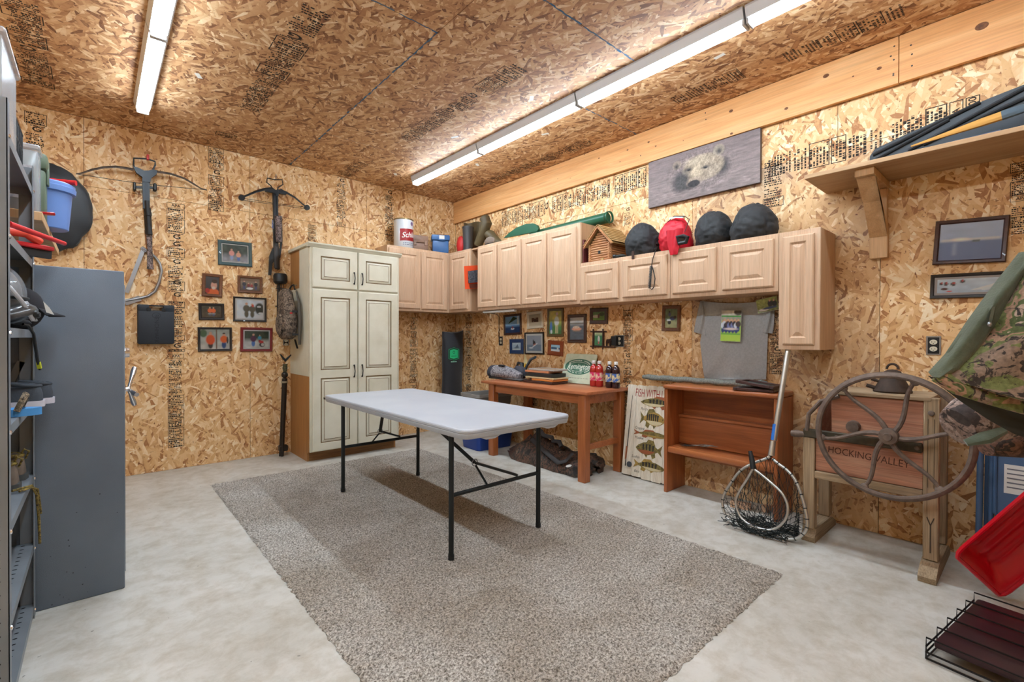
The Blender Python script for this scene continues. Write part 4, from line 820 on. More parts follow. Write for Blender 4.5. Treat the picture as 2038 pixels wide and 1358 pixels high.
for r_ in G_: 
    for p in r_: p.z = max(p.z, ZT+.003)
obj('leg_fabric', MB().surf(G_, .03, nrm=(1, 0, 0)), WAD, t, ang=70)
obj('boot_shaft', MB().tube([qB(915, 140, .2), qB(930, 180, .2), qB(905, 260, .2), V((-.2, qB(860, 330, .2).y, ZT+.055))], [.06, .066, .06, .05], 14), WAD, t)
obj('boot_foot', MB().tube([qB(915, 250, .19), qB(960, 275, .16), V((-.14, qB(1010, 290, .14).y, ZT+.06)), V((-.13, qB(1050, 300, .13).y, ZT+.03))], [.05, .06, .055, .025], 14, flat=.8), WAD, t)
t = thing('grey_shoe', 'small grey shoe lying beside the waders', 'shoe', V((-.27, qB(955, 325, .27).y, ZT))); p = V((-.27, qB(955, 325, .27).y, ZT))
obj('upper', MB().ell(p+V((0, 0, .04)), (.03, .09, .05), 16, 10, lambda d: 1+.1*fb(d, 3, 1), zmin=p.z+.012), P('shoe_grey', (120, 104, 92), .8), t); obj('sole', MB().ell(p+V((0, 0, .01)), (.032, .095, .011), 16, 8, zmin=p.z), RUB, t)
GRN = P('green_plastic', (28, 84, 60), .4)
t = thing('green_paddle', 'dark green plastic paddle blade lying on the oak cabinets', 'paddle', V((-.12, qB(1200, 250, .12).y, ZT)))
prof = [(1070, 300), (1110, 262), (1170, 218), (1250, 186), (1310, 182), (1340, 200), (1350, 228), (1340, 246), (1200, 275)]
obj('blade', MB().hull2([V((-.2, qB(x, y, .2).y, max(qB(x, y, .2).z, ZT+.004))) for x, y in prof], (.03, 0, 0)), GRN, t)
e0, e1 = qB(1340, 228, .13), qB(1700, 165, .13); obj('shaft', MB().tube([V((-.19, e0.y+.02, ZT+.03)), V((-.19, -2.2, ZT+.022))], .016, 10), GRN, t)
t = thing('green_tube', 'long dark green tube sticking out beyond the tall oak cabinets', 'tube', V((-.12, -2.1, ZT)))
a_, b_ = V((-.06, -1.55, ZT+.052)), V((-.10, B(1214, 432, .1).y, B(1214, 438, .1).z)); b_.z = max(b_.z, ZT+.05)
dd = (b_-a_).normalized(); obj('barrel', MB().tube([a_, a_.lerp(b_, .97)], .05, 20), GRN, t)
rim = MB(); n_ = 20; u1 = dd.orthogonal().normalized(); u2 = dd.cross(u1)
R_ = []
for rr_, s_ in ((.05, -.02), (.056, -.018), (.056, .0), (.044, .0), (.044, -.015)): R_.append([b_+dd*s_+u1*(rr_*math.cos(2*math.pi*k/n_))+u2*(rr_*math.sin(2*math.pi*k/n_)) for k in range(n_)])
rim.surf(R_, cu=True); obj('rim', rim, GRN, t)
# ================================================================== on top of the short cabinets
ZS = ZL1+.001; q8 = lambda x, y, n=.2: B(1140+x/3.774, 380+y/3.774, n)
y_ = q8(70, 520, .29).y-.008
obj('maroon_board', MB().box(-.295, -.03, y_-.016, y_, ZS, ZS+.215, .002, R=MX.Rotation(.0, 3, 'X')), P('maroon', (92, 36, 36), .5), label='flat maroon board standing between tall cabinet and birdhouse', cat='board')
def birdhouse():
    yc = (q8(125, 500, .28).y+q8(285, 500, .28).y)/2-.005; w = .105; xf, xb = -.285, -.045
    t = thing('birdhouse', 'log cabin birdhouse with shingled roof on the short cabinets', 'birdhouse', (-.16, yc, ZS)); LOG = WOOD('log_tan', (176, 114, 68), (192, 132, 84), (208, 152, 104), 'y', 2, .6); SH = WOOD('shingle', (186, 146, 92), (200, 162, 106), (214, 178, 122), 'x', 2, .7)
    for i in range(7):
        z = ZS+.011+i*.0205
        obj('log', MB().tube([(xf, yc+w+.018, z), (xf, yc-w-.018, z)], .0108, 8), LOG, t); obj('log', MB().tube([(xb, yc+w, z), (xb, yc-w, z)], .0108, 8), LOG, t)
        for s in (-1, 1): obj('log', MB().tube([(xf-.015, yc+s*w, z+.008), (xb+.012, yc+s*w, z+.008)], .0108, 8), LOG, t)
    for i in range(6):
        hw = w*(1-(i+.6)/6.2); z = ZS+.155+i*.0205; obj('gable_log', MB().tube([(xf, yc+hw, z), (xf, yc-hw, z)], .0105, 8), LOG, t)
    zr, ze, ov = ZS+.30, ZS+.135, .05
    for s in (-1, 1):
        e = V((0, s*(w+ov), ze-ZS)); r = V((0, 0, zr-ZS)); o = V((0, yc, ZS))
        mb = MB(); mb.hull2([o+r+V((xf-.03, 0, 0)), o+e+V((xf-.03, 0, 0)), o+e+V((xb+.03, 0, 0)), o+r+V((xb+.03, 0, 0))], V((0, s*.004, .006))); rf = obj('roof_side', mb, SH, t, smooth=False)
        for k in range(8):
            a, b = k/8, (k+1.15)/8; p0 = o+r.lerp(e, a)+V((0, s*.004, .012)); p1 = o+r.lerp(e, min(b, 1.03))+V((0, s*.007, .019))
            obj('shingle', MB().hull2([p0+V((xf-.036, 0, 0)), p1+V((xf-.036, 0, 0)), p1+V((xb+.036, 0, 0)), p0+V((xb+.036, 0, 0))], V((0, s*.002, .004))), SH, rf, smooth=False)
        obj('fascia', MB().bar(o+r+V((xf-.034, 0, -.006)), o+e+V((xf-.034, 0, -.006)), .012, .018, (1, 0, 0)), LOG, t)
    obj('entry_hole', MB().box(xf-.0125, xf-.0105, yc-.012, yc+.012, ZS+.062, ZS+.09), BLACKP, t); obj('door_plate', MB().box(xf-.014, xf-.011, yc-.05, yc-.02, ZS+.002, ZS+.02), SH, t)
birdhouse()
HB = P('helmet_bag', (36, 37, 39), .7, col2=(44, 45, 47), vs=6, bump=.25, bsc=70, sheen=.04)
def blob(name, label, cat, c, r, mat, seed, fold=.07, sag=1.0, extra=None, seg=72):
    t = thing(name, label, cat, (c[0], c[1], c[2]))
    def fn(d):
        ph = math.atan2(d.y, d.x); dr = (1-d.z)/2
        f = 1+fold*1.5*fb(d, .9, seed)+.03*dr*math.sin(6*ph+6*fb(d, .8, seed+2)+4*d.z)+.018*dr*math.sin(13*ph+7*fb(d, 1.1, seed+3)-5*d.z)-.075*max(0, 1-abs(fb((d.x*1.1, d.y*1.1, d.z*2.4), 1.5, seed+5))*7)-.04*max(0, 1-abs(fb((d.x*1.8, d.y*1.8, d.z*1.2), 1.7, seed+9))*9)
        f *= 1+.2*max(0, .25-d.z)
        return f
    obj('cover', MB().ell((c[0], c[1], c[2]+r[2]*.8), r, seg, 44, fn, zmin=c[2]), mat, t, ang=80); return t
def span(a, b, y, n): return (q8(a, y, n).y+q8(b, y, n).y)/2, abs(q8(a, y, n).y-q8(b, y, n).y)/2
yc, ry = span(378, 650, 400, .2); t1 = blob('helmet_bag', 'black helmet bag with coiled cord hanging over the cabinet door', 'bag', (-.17, yc, ZS), (.135, ry*.82, .155), HB, 2)
cord = [V((-.332-.004, q8(632, 435, .335).y, ZS-.0+.03)), V((-.338, q8(612, 460, .34).y, ZS-.02)), V((-.338, q8(597, 520, .34).y, q8(597, 520, .34).z)), V((-.338, q8(592, 560, .34).y, q8(592, 560, .34).z))]
obj('cord', MB().tube([V((-.315, cord[0].y+.035, ZS+.02))]+cord+[q8(605, 600, .345), q8(618, 660, .345), q8(608, 725, .345), q8(592, 742, .345)], .0035, 6), BLACKP, t1)
p0, p1 = q8(593, 565, .342), q8(580, 735, .342); hx = []
for i in range(180):
    v = i/179; a = v*2*math.pi*20; p = p0.lerp(p1, v); hx.append(p+V((-.006+.006*math.cos(a)-.004, .011*math.sin(a), 0)))
obj('coiled_cord', MB().tube(hx, .0028, 5), BLACKP, t1); obj('strap', MB().box(-.333, -.325, q8(460, 480, .33).y, q8(444, 480, .33).y, ZS-.035, ZS+.03), P('strap_brown', (70, 48, 40), .8), t1)
yc, ry = span(640, 905, 380, .2); t2 = blob('red_bag', 'bright red nylon stuff sack holding black goggles', 'bag', (-.185, yc, ZS), (.125, ry*.80, .15), P('scarlet_nylon', (196, 24, 44), .5, bump=.3, bsc=40), 5, .1)
fl_ = [[V((-.30-.03*math.sin(v*2.2), q8(740+60*u+30*(1-v)*(1 if u > .5 else -1)*abs(u-.5)*2, 400+100*v, .33).y, ZS+.14-.19*v)) for u in np.linspace(0, 1, 9)] for v in np.linspace(0, 1, 9)]
for i, r_ in enumerate(fl_):
    for j, p in enumerate(r_): p.x = -.338-.012*math.sin(j*1.3+i*.4)-.01
obj('loose_flap', MB().surf(fl_, .006, nrm=(1, 0, 0)), P('scarlet_nylon', (196, 24, 44), .5), t2, ang=70)
obj('goggles', MB().tube([q8(785, 345, .345), q8(830, 340, .35), q8(862, 350, .345), q8(850, 385, .345), q8(800, 395, .345)], .016, 8, closed=True), BLACKP, t2); obj('lens', MB().hull2([q8(*p, .35) for p in ((790, 345), (855, 345), (850, 390), (800, 395))], (.015, 0, 0)), P('goggle_lens', (20, 20, 24), .08), t2)
obj('drawstring', MB().tube([q8(700, 250, .27), q8(760, 190, .25), q8(840, 190, .26), q8(875, 215, .27), q8(840, 310, .33)], .003, 6), BLACKP, t2); obj('white_patch', MB().tube([q8(725, 208, .255), q8(780, 196, .25), q8(830, 198, .255)], .012, 6, flat=.4), PAPER, t2)
yc, ry = span(900, 1195, 360, .2); blob('helmet_bag', 'rounded black helmet bag between the red sack and largest bag', 'bag', (-.17, yc, ZS), (.135, ry*.84, .147), HB, 8)
yc, ry = span(1180, 1540, 330, .19); blob('helmet_bag', 'largest black helmet bag beside the narrow oak cabinet', 'bag', (-.165, yc+.005, ZS), (.14, ry*.86, .146), HB, 11)
t = thing('work_glove', 'small black glove lying in front of the log birdhouse', 'glove', q8(340, 480, .3)); y_ = q8(340, 480, .3).y
obj('palm', MB().ell((-.27, y_, ZS+.016), (.03, .055, .016), 16, 10, lambda d: 1+.1*fb(d, 3, 2), zmin=ZS), P('glove_dark', (48, 52, 50), .8), t); obj('cuff', MB().tube([(-.285, y_+.03, ZS+.018), (-.29, y_+.055, ZS+.018)], [.016, .018], 10), BLACKP, t)
# ================================================================== right wall: bear print, shelf, t-shirt
def bear():
    y0, y1, z0, z1 = -2.968, -3.886, 2.334, 2.729; w, h = y0-y1, z1-z0; T = TB((y0+y1)/2, (z0+z1)/2, .003)
    t = thing('bear_picture', 'grey wooden picture of a bear swimming, below the beam', 'picture', T.translation)
    obj('panel', MB(T).box(-w/2, w/2, -h/2, h/2, 0, .028, .002), P('panel_edge', (96, 82, 76), .7), t)
    c = CV(w-.004, h-.004, 330, 144, 5); c.bg((134, 118, 116), (146, 130, 126))
    for k, (cu, cv_, a) in enumerate(((9, 40, .14), (18, 60, .14), (34, 80, .1), (60, 94, .08))): c.ns(a, cu, cv_)
    c.ns(.22, 5, 22, np.clip((c.U-.5)*2, 0, 1)*np.clip((c.W-.35)*3, 0, 1)); c.ns(.2, 24, 30, np.clip((.38-c.W)*4, 0, 1))
    # head (u to the right, v up)
    D_, L_ = (70, 66, 66), (188, 170, 146)
    c.e(.37, .38, .155, .30, D_, .45); c.e(.70, .5, .085, .22, D_, .6); c.e(.53, .57, .20, .29, (166, 148, 128), .16); c.e(.29, .76, .048, .1, (150, 134, 120), .2); c.e(.287, .73, .03, .075, D_, .8); c.e(.67, .83, .055, .12, (160, 146, 130), .2); c.e(.672, .8, .032, .085, D_, .8)
    c.e(.49, .74, .17, .13, L_, .7); c.e(.345, .42, .10, .24, (78, 75, 75), .7); c.e(.475, .5, .075, .2, (196, 176, 150), .6); c.e(.61, .48, .095, .17, (172, 154, 134), .7); c.e(.40, .6, .055, .055, (70, 66, 66), .8); c.e(.555, .56, .055, .045, (90, 84, 82), .8); c.e(.555, .55, .02, .022, (26, 24, 24), .4); c.e(.405, .59, .018, .022, (26, 24, 24), .4); c.e(.455, .32, .085, .12, (164, 144, 128), .5); c.e(.45, .285, .065, .085, (44, 41, 43), .25); c.e(.43, .265, .014, .018, (18, 18, 20), .6); c.e(.47, .265, .014, .018, (18, 18, 20), .6)
    head = np.clip(1.25-np.sqrt(((c.U-.5)/.29)**2+((c.W-.54)/.45)**2), 0, 1)*2; hm = np.clip(head, 0, 1)
    for k, (cu, cv_, am) in enumerate(((26, 14, .16), (70, 26, .24), (150, 46, .3), (320, 80, .25))): c.ns(am, cu, cv_, hm)
    wl = np.clip((.17+.05*np.sin(c.U*17+1)+.03*np.sin(c.U*41)-c.W)*12, 0, 1); c.mixin(wl*.85, (136, 121, 117)); c.ns(.25, 34, 60, np.clip((.42-c.W)*5, 0, 1)); c.ns(.12, 300, 140); c.C *= .55
    obj('print', c.mesh(T, .0286), PRINT('print_matte', .7), t, smooth=False, recalc=False)
bear()
SHELFW = WOOD('shelf_board', (172, 132, 92), (186, 148, 108), (198, 162, 122), 'y', .8, .6, fine=.3); STUD = WOOD('stud_pine', (198, 152, 104), (212, 168, 120), (224, 184, 138), 'z', 1.0, .6, fine=.3)
def wallshelf():
    y0, y1 = -4.287, YF+.05; t = thing('wall_shelf', 'wooden shelf on a stud bracket high on the right wall', 'shelf', (-.2, -5, 2.165))
    obj('board', MB().box(-.43, -.003, y1, y0, 2.165, 2.19, .002), SHELFW, t)
    def bracket(yc):
        b = obj('bracket', MB().box(-.042, -.003, yc-.045, yc+.045, 1.70, 1.895, .002), STUD, t)
        obj('arm', MB().box(-.395, -.003, yc-.045, yc+.045, 2.122, 2.164, .002), STUD, b)
        obj('post', MB().box(-.042, -.003, yc-.04, yc+.04, 1.897, 2.12, .002), STUD, b)
        obj('brace', MB().prism([(-.36, 2.12), (-.3, 2.12), (-.044, 1.83), (-.044, 1.90)][::1], yc-.044, yc+.044, 'xz'), STUD, b)
    bracket(-4.575); bracket(-5.45)
wallshelf()
qS = lambda x, y, n=.2: B(1710+x/6.213, 150+y/6.213, n)
t = thing('rifle_case', 'long black ribbed plastic gun case on the wall shelf', 'case', (-.2, -5.0, 2.191)); GC = P('case_black_ribbed', (46, 52, 58), .5, bump=.1, bsc=200)
zb = 2.192
pts = [qS(85, 1045, .2), qS(90, 960, .2), qS(150, 870, .2), qS(500, 700, .2), qS(1100, 430, .2), qS(1600, 215, .2), qS(2038, 40, .2)]
zs = [(p.y, p.z) for p in pts]; y_end = YF+.12
prof = [(zs[0][0], zb)]+[(y, max(z, zb+.004)) for y, z in zs]+[(y_end, zs[-1][1]+.05), (y_end, zb)]
obj('shell', MB().hull2([V((-.12, y, z)) for y, z in prof], (.09, 0, 0)), GC, t)
for k, (a, b) in enumerate((((130, 940), (1480, 270)), ((180, 990), (1090, 490)), ((570, 890), (2038, 90)), ((760, 810), (2038, 215)))):
    p, r_ = qS(*a, .2), qS(*b, .2); p.x = r_.x = -.122; obj('rib', MB().tube([p, p.lerp(r_, .5), r_], .011, 8), P('rib_black', (30, 34, 38), .4), t)
t = thing('gun_sleeve', 'tan and navy soft gun sleeve lying on the wall shelf', 'case', (-.3, -5.1, 2.191)); TAN = P('tan_canvas', (186, 136, 66), .85, bump=.3, bsc=80); NAVY = P('navy_canvas', (62, 72, 92), .8, bump=.2, bsc=80)
obj('lower_roll', MB().tube([V((-.28, -4.62, zb+.021)), V((-.28, -4.9, zb+.024)), V((-.28, -5.1, zb+.026))], [.014, .02, .022], 10), NAVY, t)
a_ = qS(640, 880, .26); b_ = qS(1760, 500, .26); a_.z = max(a_.z, zb+.05)
obj('tan_panel', MB().tube([a_, a_.lerp(b_, .35), a_.lerp(b_, .8), b_], [.006, .016, .03, .032], 10, flat=.6), TAN, t); c_ = b_+(b_-a_).normalized()*.09
obj('cuff', MB().tube([b_, b_.lerp(c_, .8), c_], [.034, .032, .02], 10, flat=.6), P('slate_canvas', (76, 90, 100), .8), t)
c0 = B(2040, 262, .4); t = thing('grocery_bag', 'white plastic bag with red stripes on the shelf edge', 'bag', (c0.x, c0.y, 2.191))
obj('sack', MB().ell((-.3, c0.y-.15, 2.191+.07), (.13, .13, .08), 24, 16, lambda d: 1+.16*fb(d, 2.2, 6), zmin=2.191), P('white_film', (214, 214, 218), .35, bump=.3, bsc=40), t); obj('stripe', MB().tube([V((-.40, c0.y-.06, 2.262)), V((-.435, c0.y-.12, 2.25)), V((-.435, c0.y-.2, 2.245))], .006, 6), P('red_stripe', (206, 64, 52), .5), t)
# t-shirt
def tshirt():
    q = lambda x, y, n=.03: B(1220+x/3.2325, 580+y/3.2325, n); SH = P('heather_grey', (164, 165, 166), .95, col2=(176, 177, 178), vs=70, bump=.15, bsc=250)
    t = thing('t_shirt', 'grey t-shirt pinned flat on the wall above the bookcase', 'shirt', q(780, 560, 0))
    L = [(562, 62), (566, 150), (570, 270), (560, 330), (572, 430), (578, 500), (590, 568)]; R = [(1000, 60), (998, 130), (996, 270), (994, 340), (990, 430), (988, 500), (984, 568)]
    def ip(P_, v): k = v*(len(P_)-1); i = min(int(k), len(P_)-2); f = k-i; return [P_[i][j]*(1-f)+P_[i+1][j]*f for j in (0, 1)]
    G_ = []
    for i in range(33):
        v = i/32; l, r = ip(L, v), ip(R, v); row = []
        for j in range(41):
            u = j/40; n = .022+.012*math.sin(u*20+v*v*10*(1-u))*v*(1.2-u)*.9+.006*fb((u*3, v*3, 0), 1.5, 3)+.02*v*v*max(0, math.sin(u*3.1))
            top = 26*math.sin(math.pi*u)*(1-v)**4
            row.append(q(l[0]+(r[0]-l[0])*u, l[1]+(r[1]-l[1])*u+top*.6, max(n, .008)))
        G_.append(row)
    obj('body', MB().surf(G_, -.003, nrm=(-1, 0, 0)), SH, t, ang=80)
    def sleeve(P1, P2, nm):
        G_ = []
        for i in range(13):
            v = i/12; l, r = ip(P1, v), ip(P2, v); G_.append([q(l[0]+(r[0]-l[0])*u, l[1]+(r[1]-l[1])*u, .02+.022*math.sin(math.pi*u)+.006*math.sin(u*11+v*4)) for u in np.linspace(0, 1, 15)])
        obj('sleeve', MB().surf(G_, -.004, nrm=(-1, 0, 0)), SH, t, ang=80)
    sleeve([(560, 66), (545, 130), (530, 200), (520, 262)], [(580, 80), (600, 150), (604, 220), (600, 285)], 'l'); sleeve([(985, 80), (965, 160), (955, 220), (952, 262)], [(1040, 60), (1038, 130), (1036, 210), (1028, 272)], 'r')
    return t
tshirt()
q12 = lambda x, y, n=.05: B(1220+x/3.2325, 580+y/3.2325, n)
def loose_photo(cs, label, paint, n):
    p = [q12(x, y, n) for x, y in cs]; c = sum(p, V())/4; w = (p[1]-p[0]).length; h = (p[0]-p[3]).length; u = (p[1]-p[0]).normalized(); v = V((-1, 0, 0)).cross(u); v.normalize()
    T = basis(c, u, v); cv = CV(w, h, 46, 46, int(cs[0][0])); paint(cv); t = thing('photo_print', label, 'photo', c, 'loose photo prints')
    obj('paper', MB(T).box(-w/2-.001, w/2+.001, -h/2-.001, h/2+.001, -.001, .0), PAPER, t, smooth=False); obj('image', cv.mesh(T, .0005), PRINT(), t, smooth=False, recalc=False)
def p_team(c):
    c.bg((150, 150, 140), (150, 190, 84), .45, .75).rc(0, 1, .84, 1, (172, 168, 156)).e(.85, .95, .25, .12, (64, 56, 48)).rc(0, 1, .78, .84, (62, 140, 66)).ns(.18, 10, 12).rc(0, 1, 0, .28, (160, 196, 80), .03).rc(0, 1, .2, .27, (84, 160, 70), .03)
    r = random.Random(5)
    for k in range(10): c.person(.1+k*.085, .26+.05*(k % 2), .42, r.choice([(52, 50, 60), (110, 120, 170), (190, 200, 216), (70, 60, 64)]), (50, 64, 120))
    c.e(.5, .4, .45, .05, (200, 190, 190), .5)
def p_wedge(c): c.bg((150, 156, 90), (110, 120, 84)).ns(.4, 16, 12).e(.65, .55, .14, .28, (50, 50, 56)).e(.65, .78, .05, .09, (196, 150, 130)).e(.85, .5, .14, .26, (44, 46, 52)).e(.84, .75, .05, .09, (200, 156, 136)).e(.3, .18, .3, .12, (200, 200, 206)).e(.6, .25, .4, .1, (60, 74, 110))
loose_photo([(695, 125), (823, 125), (823, 320), (695, 320)], 'portrait photo of a team on grass stuck to the grey t-shirt', p_team, .055)
loose_photo([(920, 62), (1052, 32), (1066, 108), (934, 145)], 'tilted photo of two people tucked beside the narrow cabinet', p_wedge, .062)

# ================================================================== bookcase, with what stands on and beside it
RW = WOOD('redwood_y', (148, 82, 40), (170, 96, 50), (186, 112, 62), 'y', .9, .4, .2, fine=.5); RWZ = WOOD('redwood_z', (148, 82, 40), (168, 94, 48), (184, 110, 60), 'z', .9, .4, .2, fine=.5)
def bookcase():
    x0, y0, y1, h = -.292, -3.277, -4.102, .845; t = thing('bookcase', 'low reddish wooden bookcase against the right wall', 'bookcase', (-.15, (y0+y1)/2, 0))
    obj('side', MB().box(x0+.006, -.004, y0-.028, y0, 0, h-.035, .004), RWZ, t); obj('side', MB().box(x0+.006, -.004, y1, y1+.028, 0, h-.035, .004), RWZ, t)
    obj('top', MB().box(x0-.006, -.004, y1-.004, y0+.004, h-.034, h, .012, 3), RW, t); s = obj('shelf', MB().box(x0+.01, -.012, y1+.0285, y0-.0285, .315, .362, .01, 2), RW, t)
    obj('back_board', MB().box(-.03, -.012, y1+.0285, y0-.0285, .363, h-.035), RW, t); obj('lower_panel', MB().box(-.1, -.085, y1+.029, y0-.029, .366, .575, .001), RW, t); obj('ledge', MB().box(-.115, -.0305, y1+.029, y0-.029, .577, .597, .003), RW, t)
    obj('leg_rail', MB().box(-.03, -.014, y1+.0285, y0-.0285, .24, .313), RW, t)
bookcase()
t = thing('rolled_mat', 'grey rolled felt mat lying along the bookcase top', 'mat', (-.19, -3.45, .847)); FELT = P('felt_grey', (128, 128, 120), 1, col2=(96, 98, 92), vs=90, bump=.5, bsc=120)
r = random.Random(8)
obj('roll', MB().tube([V((-.09, -2.96-.98*i/20, .874+.003*math.sin(i*1.7))) for i in range(21)], [.016]+[.024+.002*math.sin(i*2.2) for i in range(19)]+[.02], 14, flat=.85), FELT, t); obj('end_curl', MB().tube([V((-.11, -3.88, .89)), V((-.11, -3.93, .9)), V((-.09, -3.95, .893)), V((-.08, -3.945, .872))], [.012, .016, .016, .01], 8), FELT, t)
for i, (dx, y_, z_, a_, lb) in enumerate(((-.215, -3.94, .8465, .06, 'lower dark picture frame lying flat on the bookcase'), (-.215, -3.96, .884, -.12, 'upper dark picture frame lying askew on the bookcase'))):
    T_ = MX.Translation((dx, y_, z_)) @ MX.Rotation(a_, 4, 'Z') @ (MX.Rotation(.09, 4, 'X') if i else MX.Identity(4)); t = thing('flat_frame', lb, 'picture', (dx, y_, z_), 'frames lying on the bookcase')
    mb = MB(T_)
    for u0, u1, v0, v1 in ((-.08, .08, -.13, -.105), (-.08, .08, .105, .13), (-.08, -.055, -.105, .105), (.055, .08, -.105, .105)): mb.box(u0, u1, v0, v1, .001, .02, .002)
    obj('frame', mb, DKBR, t); obj('backing', MB(T_).box(-.056, .056, -.106, .106, .004, .01), P('dark_green_card', (52, 60, 54), .6), t)
t = thing('feather_bundle', 'bundle of grey and black feathers on the bookcase shelf', 'feathers', (-.2, -3.5, .363)); r = random.Random(3); FEA = P('feather_grey', (150, 140, 130), .9, col2=(70, 62, 56), vs=50); FEB = P('feather_dark', (52, 46, 42), .9)
for k in range(12):
    y_ = -3.36-.24*k/12; a = r.uniform(-1, .6); L = r.uniform(.07, .12); d = V((math.sin(a)*.5, -math.cos(a), r.uniform(0, .15))); p = V((-.21+r.uniform(-.04, .05), y_, .37+.003*k)); sd = V((d.y, -d.x, 0)).normalized()*.012
    obj('feather', MB().hull2([p, p+d*L*.4+sd, p+d*L, p+d*L*.4-sd], (0, 0, .0025)), FEB if k < 5 else FEA, t)
def fishsign():
    y0, w, h = -2.782, .485, .80; b = V((-.135, y0, .004)); top = V((-.035, y0, .795)); T = basis(b, (0, -1, 0), top-b); t = thing('fish_sign', 'whitewashed plank sign painted with fish, leaning beside the bookcase', 'sign', b+V((0, -w/2, 0)))
    PL = WOOD('whitewash', (212, 194, 170), (230, 218, 198), (240, 232, 218), 'z', 1.2, .8, fine=.35); n = 5; pw = w/n; r = random.Random(2)
    for i in range(n):
        a, c_ = i*pw+.001, (i+1)*pw-.001; e = r.uniform(0, .008); poly = [(a, .006+e), (a+.012, e), (c_-.012, e+.002), (c_, .008+e), (c_, h-.008-e), (c_-.014, h-e), (a+.014, h-e*.5), (a, h-.01)]
        obj('plank', MB(T).prism(poly, 0, .012), PL, t)
    RED = P('sign_red', (156, 54, 48), .8); mb = MB(T); mb.text('FISH WITH US', .1, (w*.49, h-.075), .0126, 0, .0, sx=.50); obj('lettering', mb, RED, t, smooth=False)
    OL = P('fish_olive', (92, 80, 44), .7, col2=(142, 124, 66), vs=50); OLD = P('fish_dark', (52, 46, 38), .8); GOLD = P('fish_gold', (176, 142, 70), .7, col2=(140, 112, 56), vs=70); ORF = P('fish_orange', (150, 84, 50), .7); LT = P('fish_belly', (206, 190, 150), .7)
    def fish(name, cx, cy, L, H, face, body, belly, bars, fin, word):
        s = face; f = obj('painted_fish', MB(T).prism([(cx+s*L*x, cy+H*y) for x, y in ((.5, -.02), (.4, .2), (.2, .42), (0, .48), (-.2, .3), (-.36, .1), (-.36, -.1), (-.2, -.26), (0, -.42), (.25, -.38), (.42, -.2))], .0125, .0135), body, t, smooth=False)
        obj('belly', MB(T).prism([(cx+s*L*x, cy+H*y) for x, y in ((.4, -.14), (.1, -.1), (-.25, -.12), (-.1, -.33), (.1, -.4), (.3, -.32))], .0136, .014), belly, f, smooth=False)
        for shp in (((-.34, .08), (-.52, .42), (-.46, 0), (-.52, -.4), (-.34, -.08)), ((.1, .44), (.02, .68), (-.18, .62), (-.26, .26)), ((-.1, -.34), (-.16, -.62), (-.28, -.5), (-.26, -.2)), ((.16, -.38), (.06, -.62), (.02, -.4))):
            obj('fin', MB(T).prism([(cx+s*L*x, cy+H*y) for x, y in shp], .0125, .0133), fin, f, smooth=False)
        if bars:
            m = MB(T)
            for k in range(bars): x = .2-.5*k/bars; m.prism([(cx+s*L*(x-.02), cy-H*.1), (cx+s*L*(x+.02), cy-H*.1), (cx+s*L*(x+.035), cy+H*.36*(1-abs(x))), (cx+s*L*(x-.035), cy+H*.36*(1-abs(x)))], .0139, .0143)
            obj('bars', m, OLD, f, smooth=False)
        obj('eye', MB(T).disc((cx+s*L*.4, cy+H*.05), .005, .005, .0145, 10), BLACKP, f, smooth=False)
        obj('name_lettering', MB(T).text(word, .032, (cx-.12, cy-H*.62-.01), .0126, .2, 0, sx=.9), OLD, t, smooth=False)
    fish('perch', .30, .655, .32, .085, -1, OL, LT, 5, ORF, 'Perch'); fish('crappie', .27, .515, .24, .13, 1, GOLD, LT, 6, OL, 'Crappie'); fish('muskie', .27, .385, .34, .055, 1, OL, GOLD, 0, ORF, 'Muskie'); fish('sunfish', .25, .26, .25, .12, -1, OL, ORF, 4, OL, 'Sunfish'); fish('bass', .27, .12, .3, .085, 1, OL, LT, 5, GOLD, 'Bass')
    rod = MB(T); rod.tube([(.035, .08, .016), (.045, .4, .016), (.055, .7, .016)], [.004, .003, .0015], 6); obj('painted_rod', rod, OLD, t); obj('rod_grip', MB(T).tube([(.034, .14, .017), (.038, .25, .017)], .007, 8), ORF, t); obj('reel', MB(T).lathe([(.024, .0125), (.024, .02), (.008, .021)], (.075, .1, 0), 20), P('reel_grey', (70, 74, 80), .5), t)
fishsign()

# ================================================================== work table and what is on and under it
def bench():
    x0, x1, y0, y1, zt = -.612, -.012, -1.352, -2.772, .76; t = thing('work_table', 'reddish wooden work table against the right wall', 'table', ((x0+x1)/2, (y0+y1)/2, 0))
    obj('top', MB().box(x0, x1, y1, y0, zt-.026, zt, .004, 2), WOOD('bench_top', (164, 92, 54), (182, 108, 68), (196, 124, 84), 'y', .8, .45, .15, fine=.4), t)
    lx0, lx1, ly0, ly1 = x0+.05, x1-.06, -1.5, -2.7
    for lx in (lx0, lx1):
        for ly in (ly0, ly1): obj('leg', MB().box(lx-.035, lx+.035, ly-.04, ly+.04, 0, zt-.027, .004), RWZ, t)
    for lx in (lx0, lx1): obj('apron', MB().box(lx-.012, lx+.012, ly1+.041, ly0-.041, zt-.11, zt-.027, .002), RW, t)
    for ly in (ly0, ly1): obj('apron', MB().box(lx0+.036, lx1-.036, ly-.012, ly+.012, zt-.11, zt-.027, .002), RW, t); obj('stretcher', MB().box(lx0+.036, lx1-.036, ly-.015, ly+.015, .26, .31, .003), RW, t)
bench()
ZB = .7612
qb = lambda x, y, n=.3: B(970+x/13.59, 690+y/13.59, n)
def onb(x, y, n, dz=0): p = qb(x, y, n); return V((-n, p.y, ZB+dz))
t = thing('camo_boot', 'grey camouflage hunting boot lying at the table end', 'boot', onb(500, 800, .33)); CG = CAMO('camo_snow', [(84, 82, 88), (150, 146, 152), (186, 182, 184), (110, 106, 112)], 45)
p0, p1 = onb(110, 800, .33), onb(900, 800, .33)
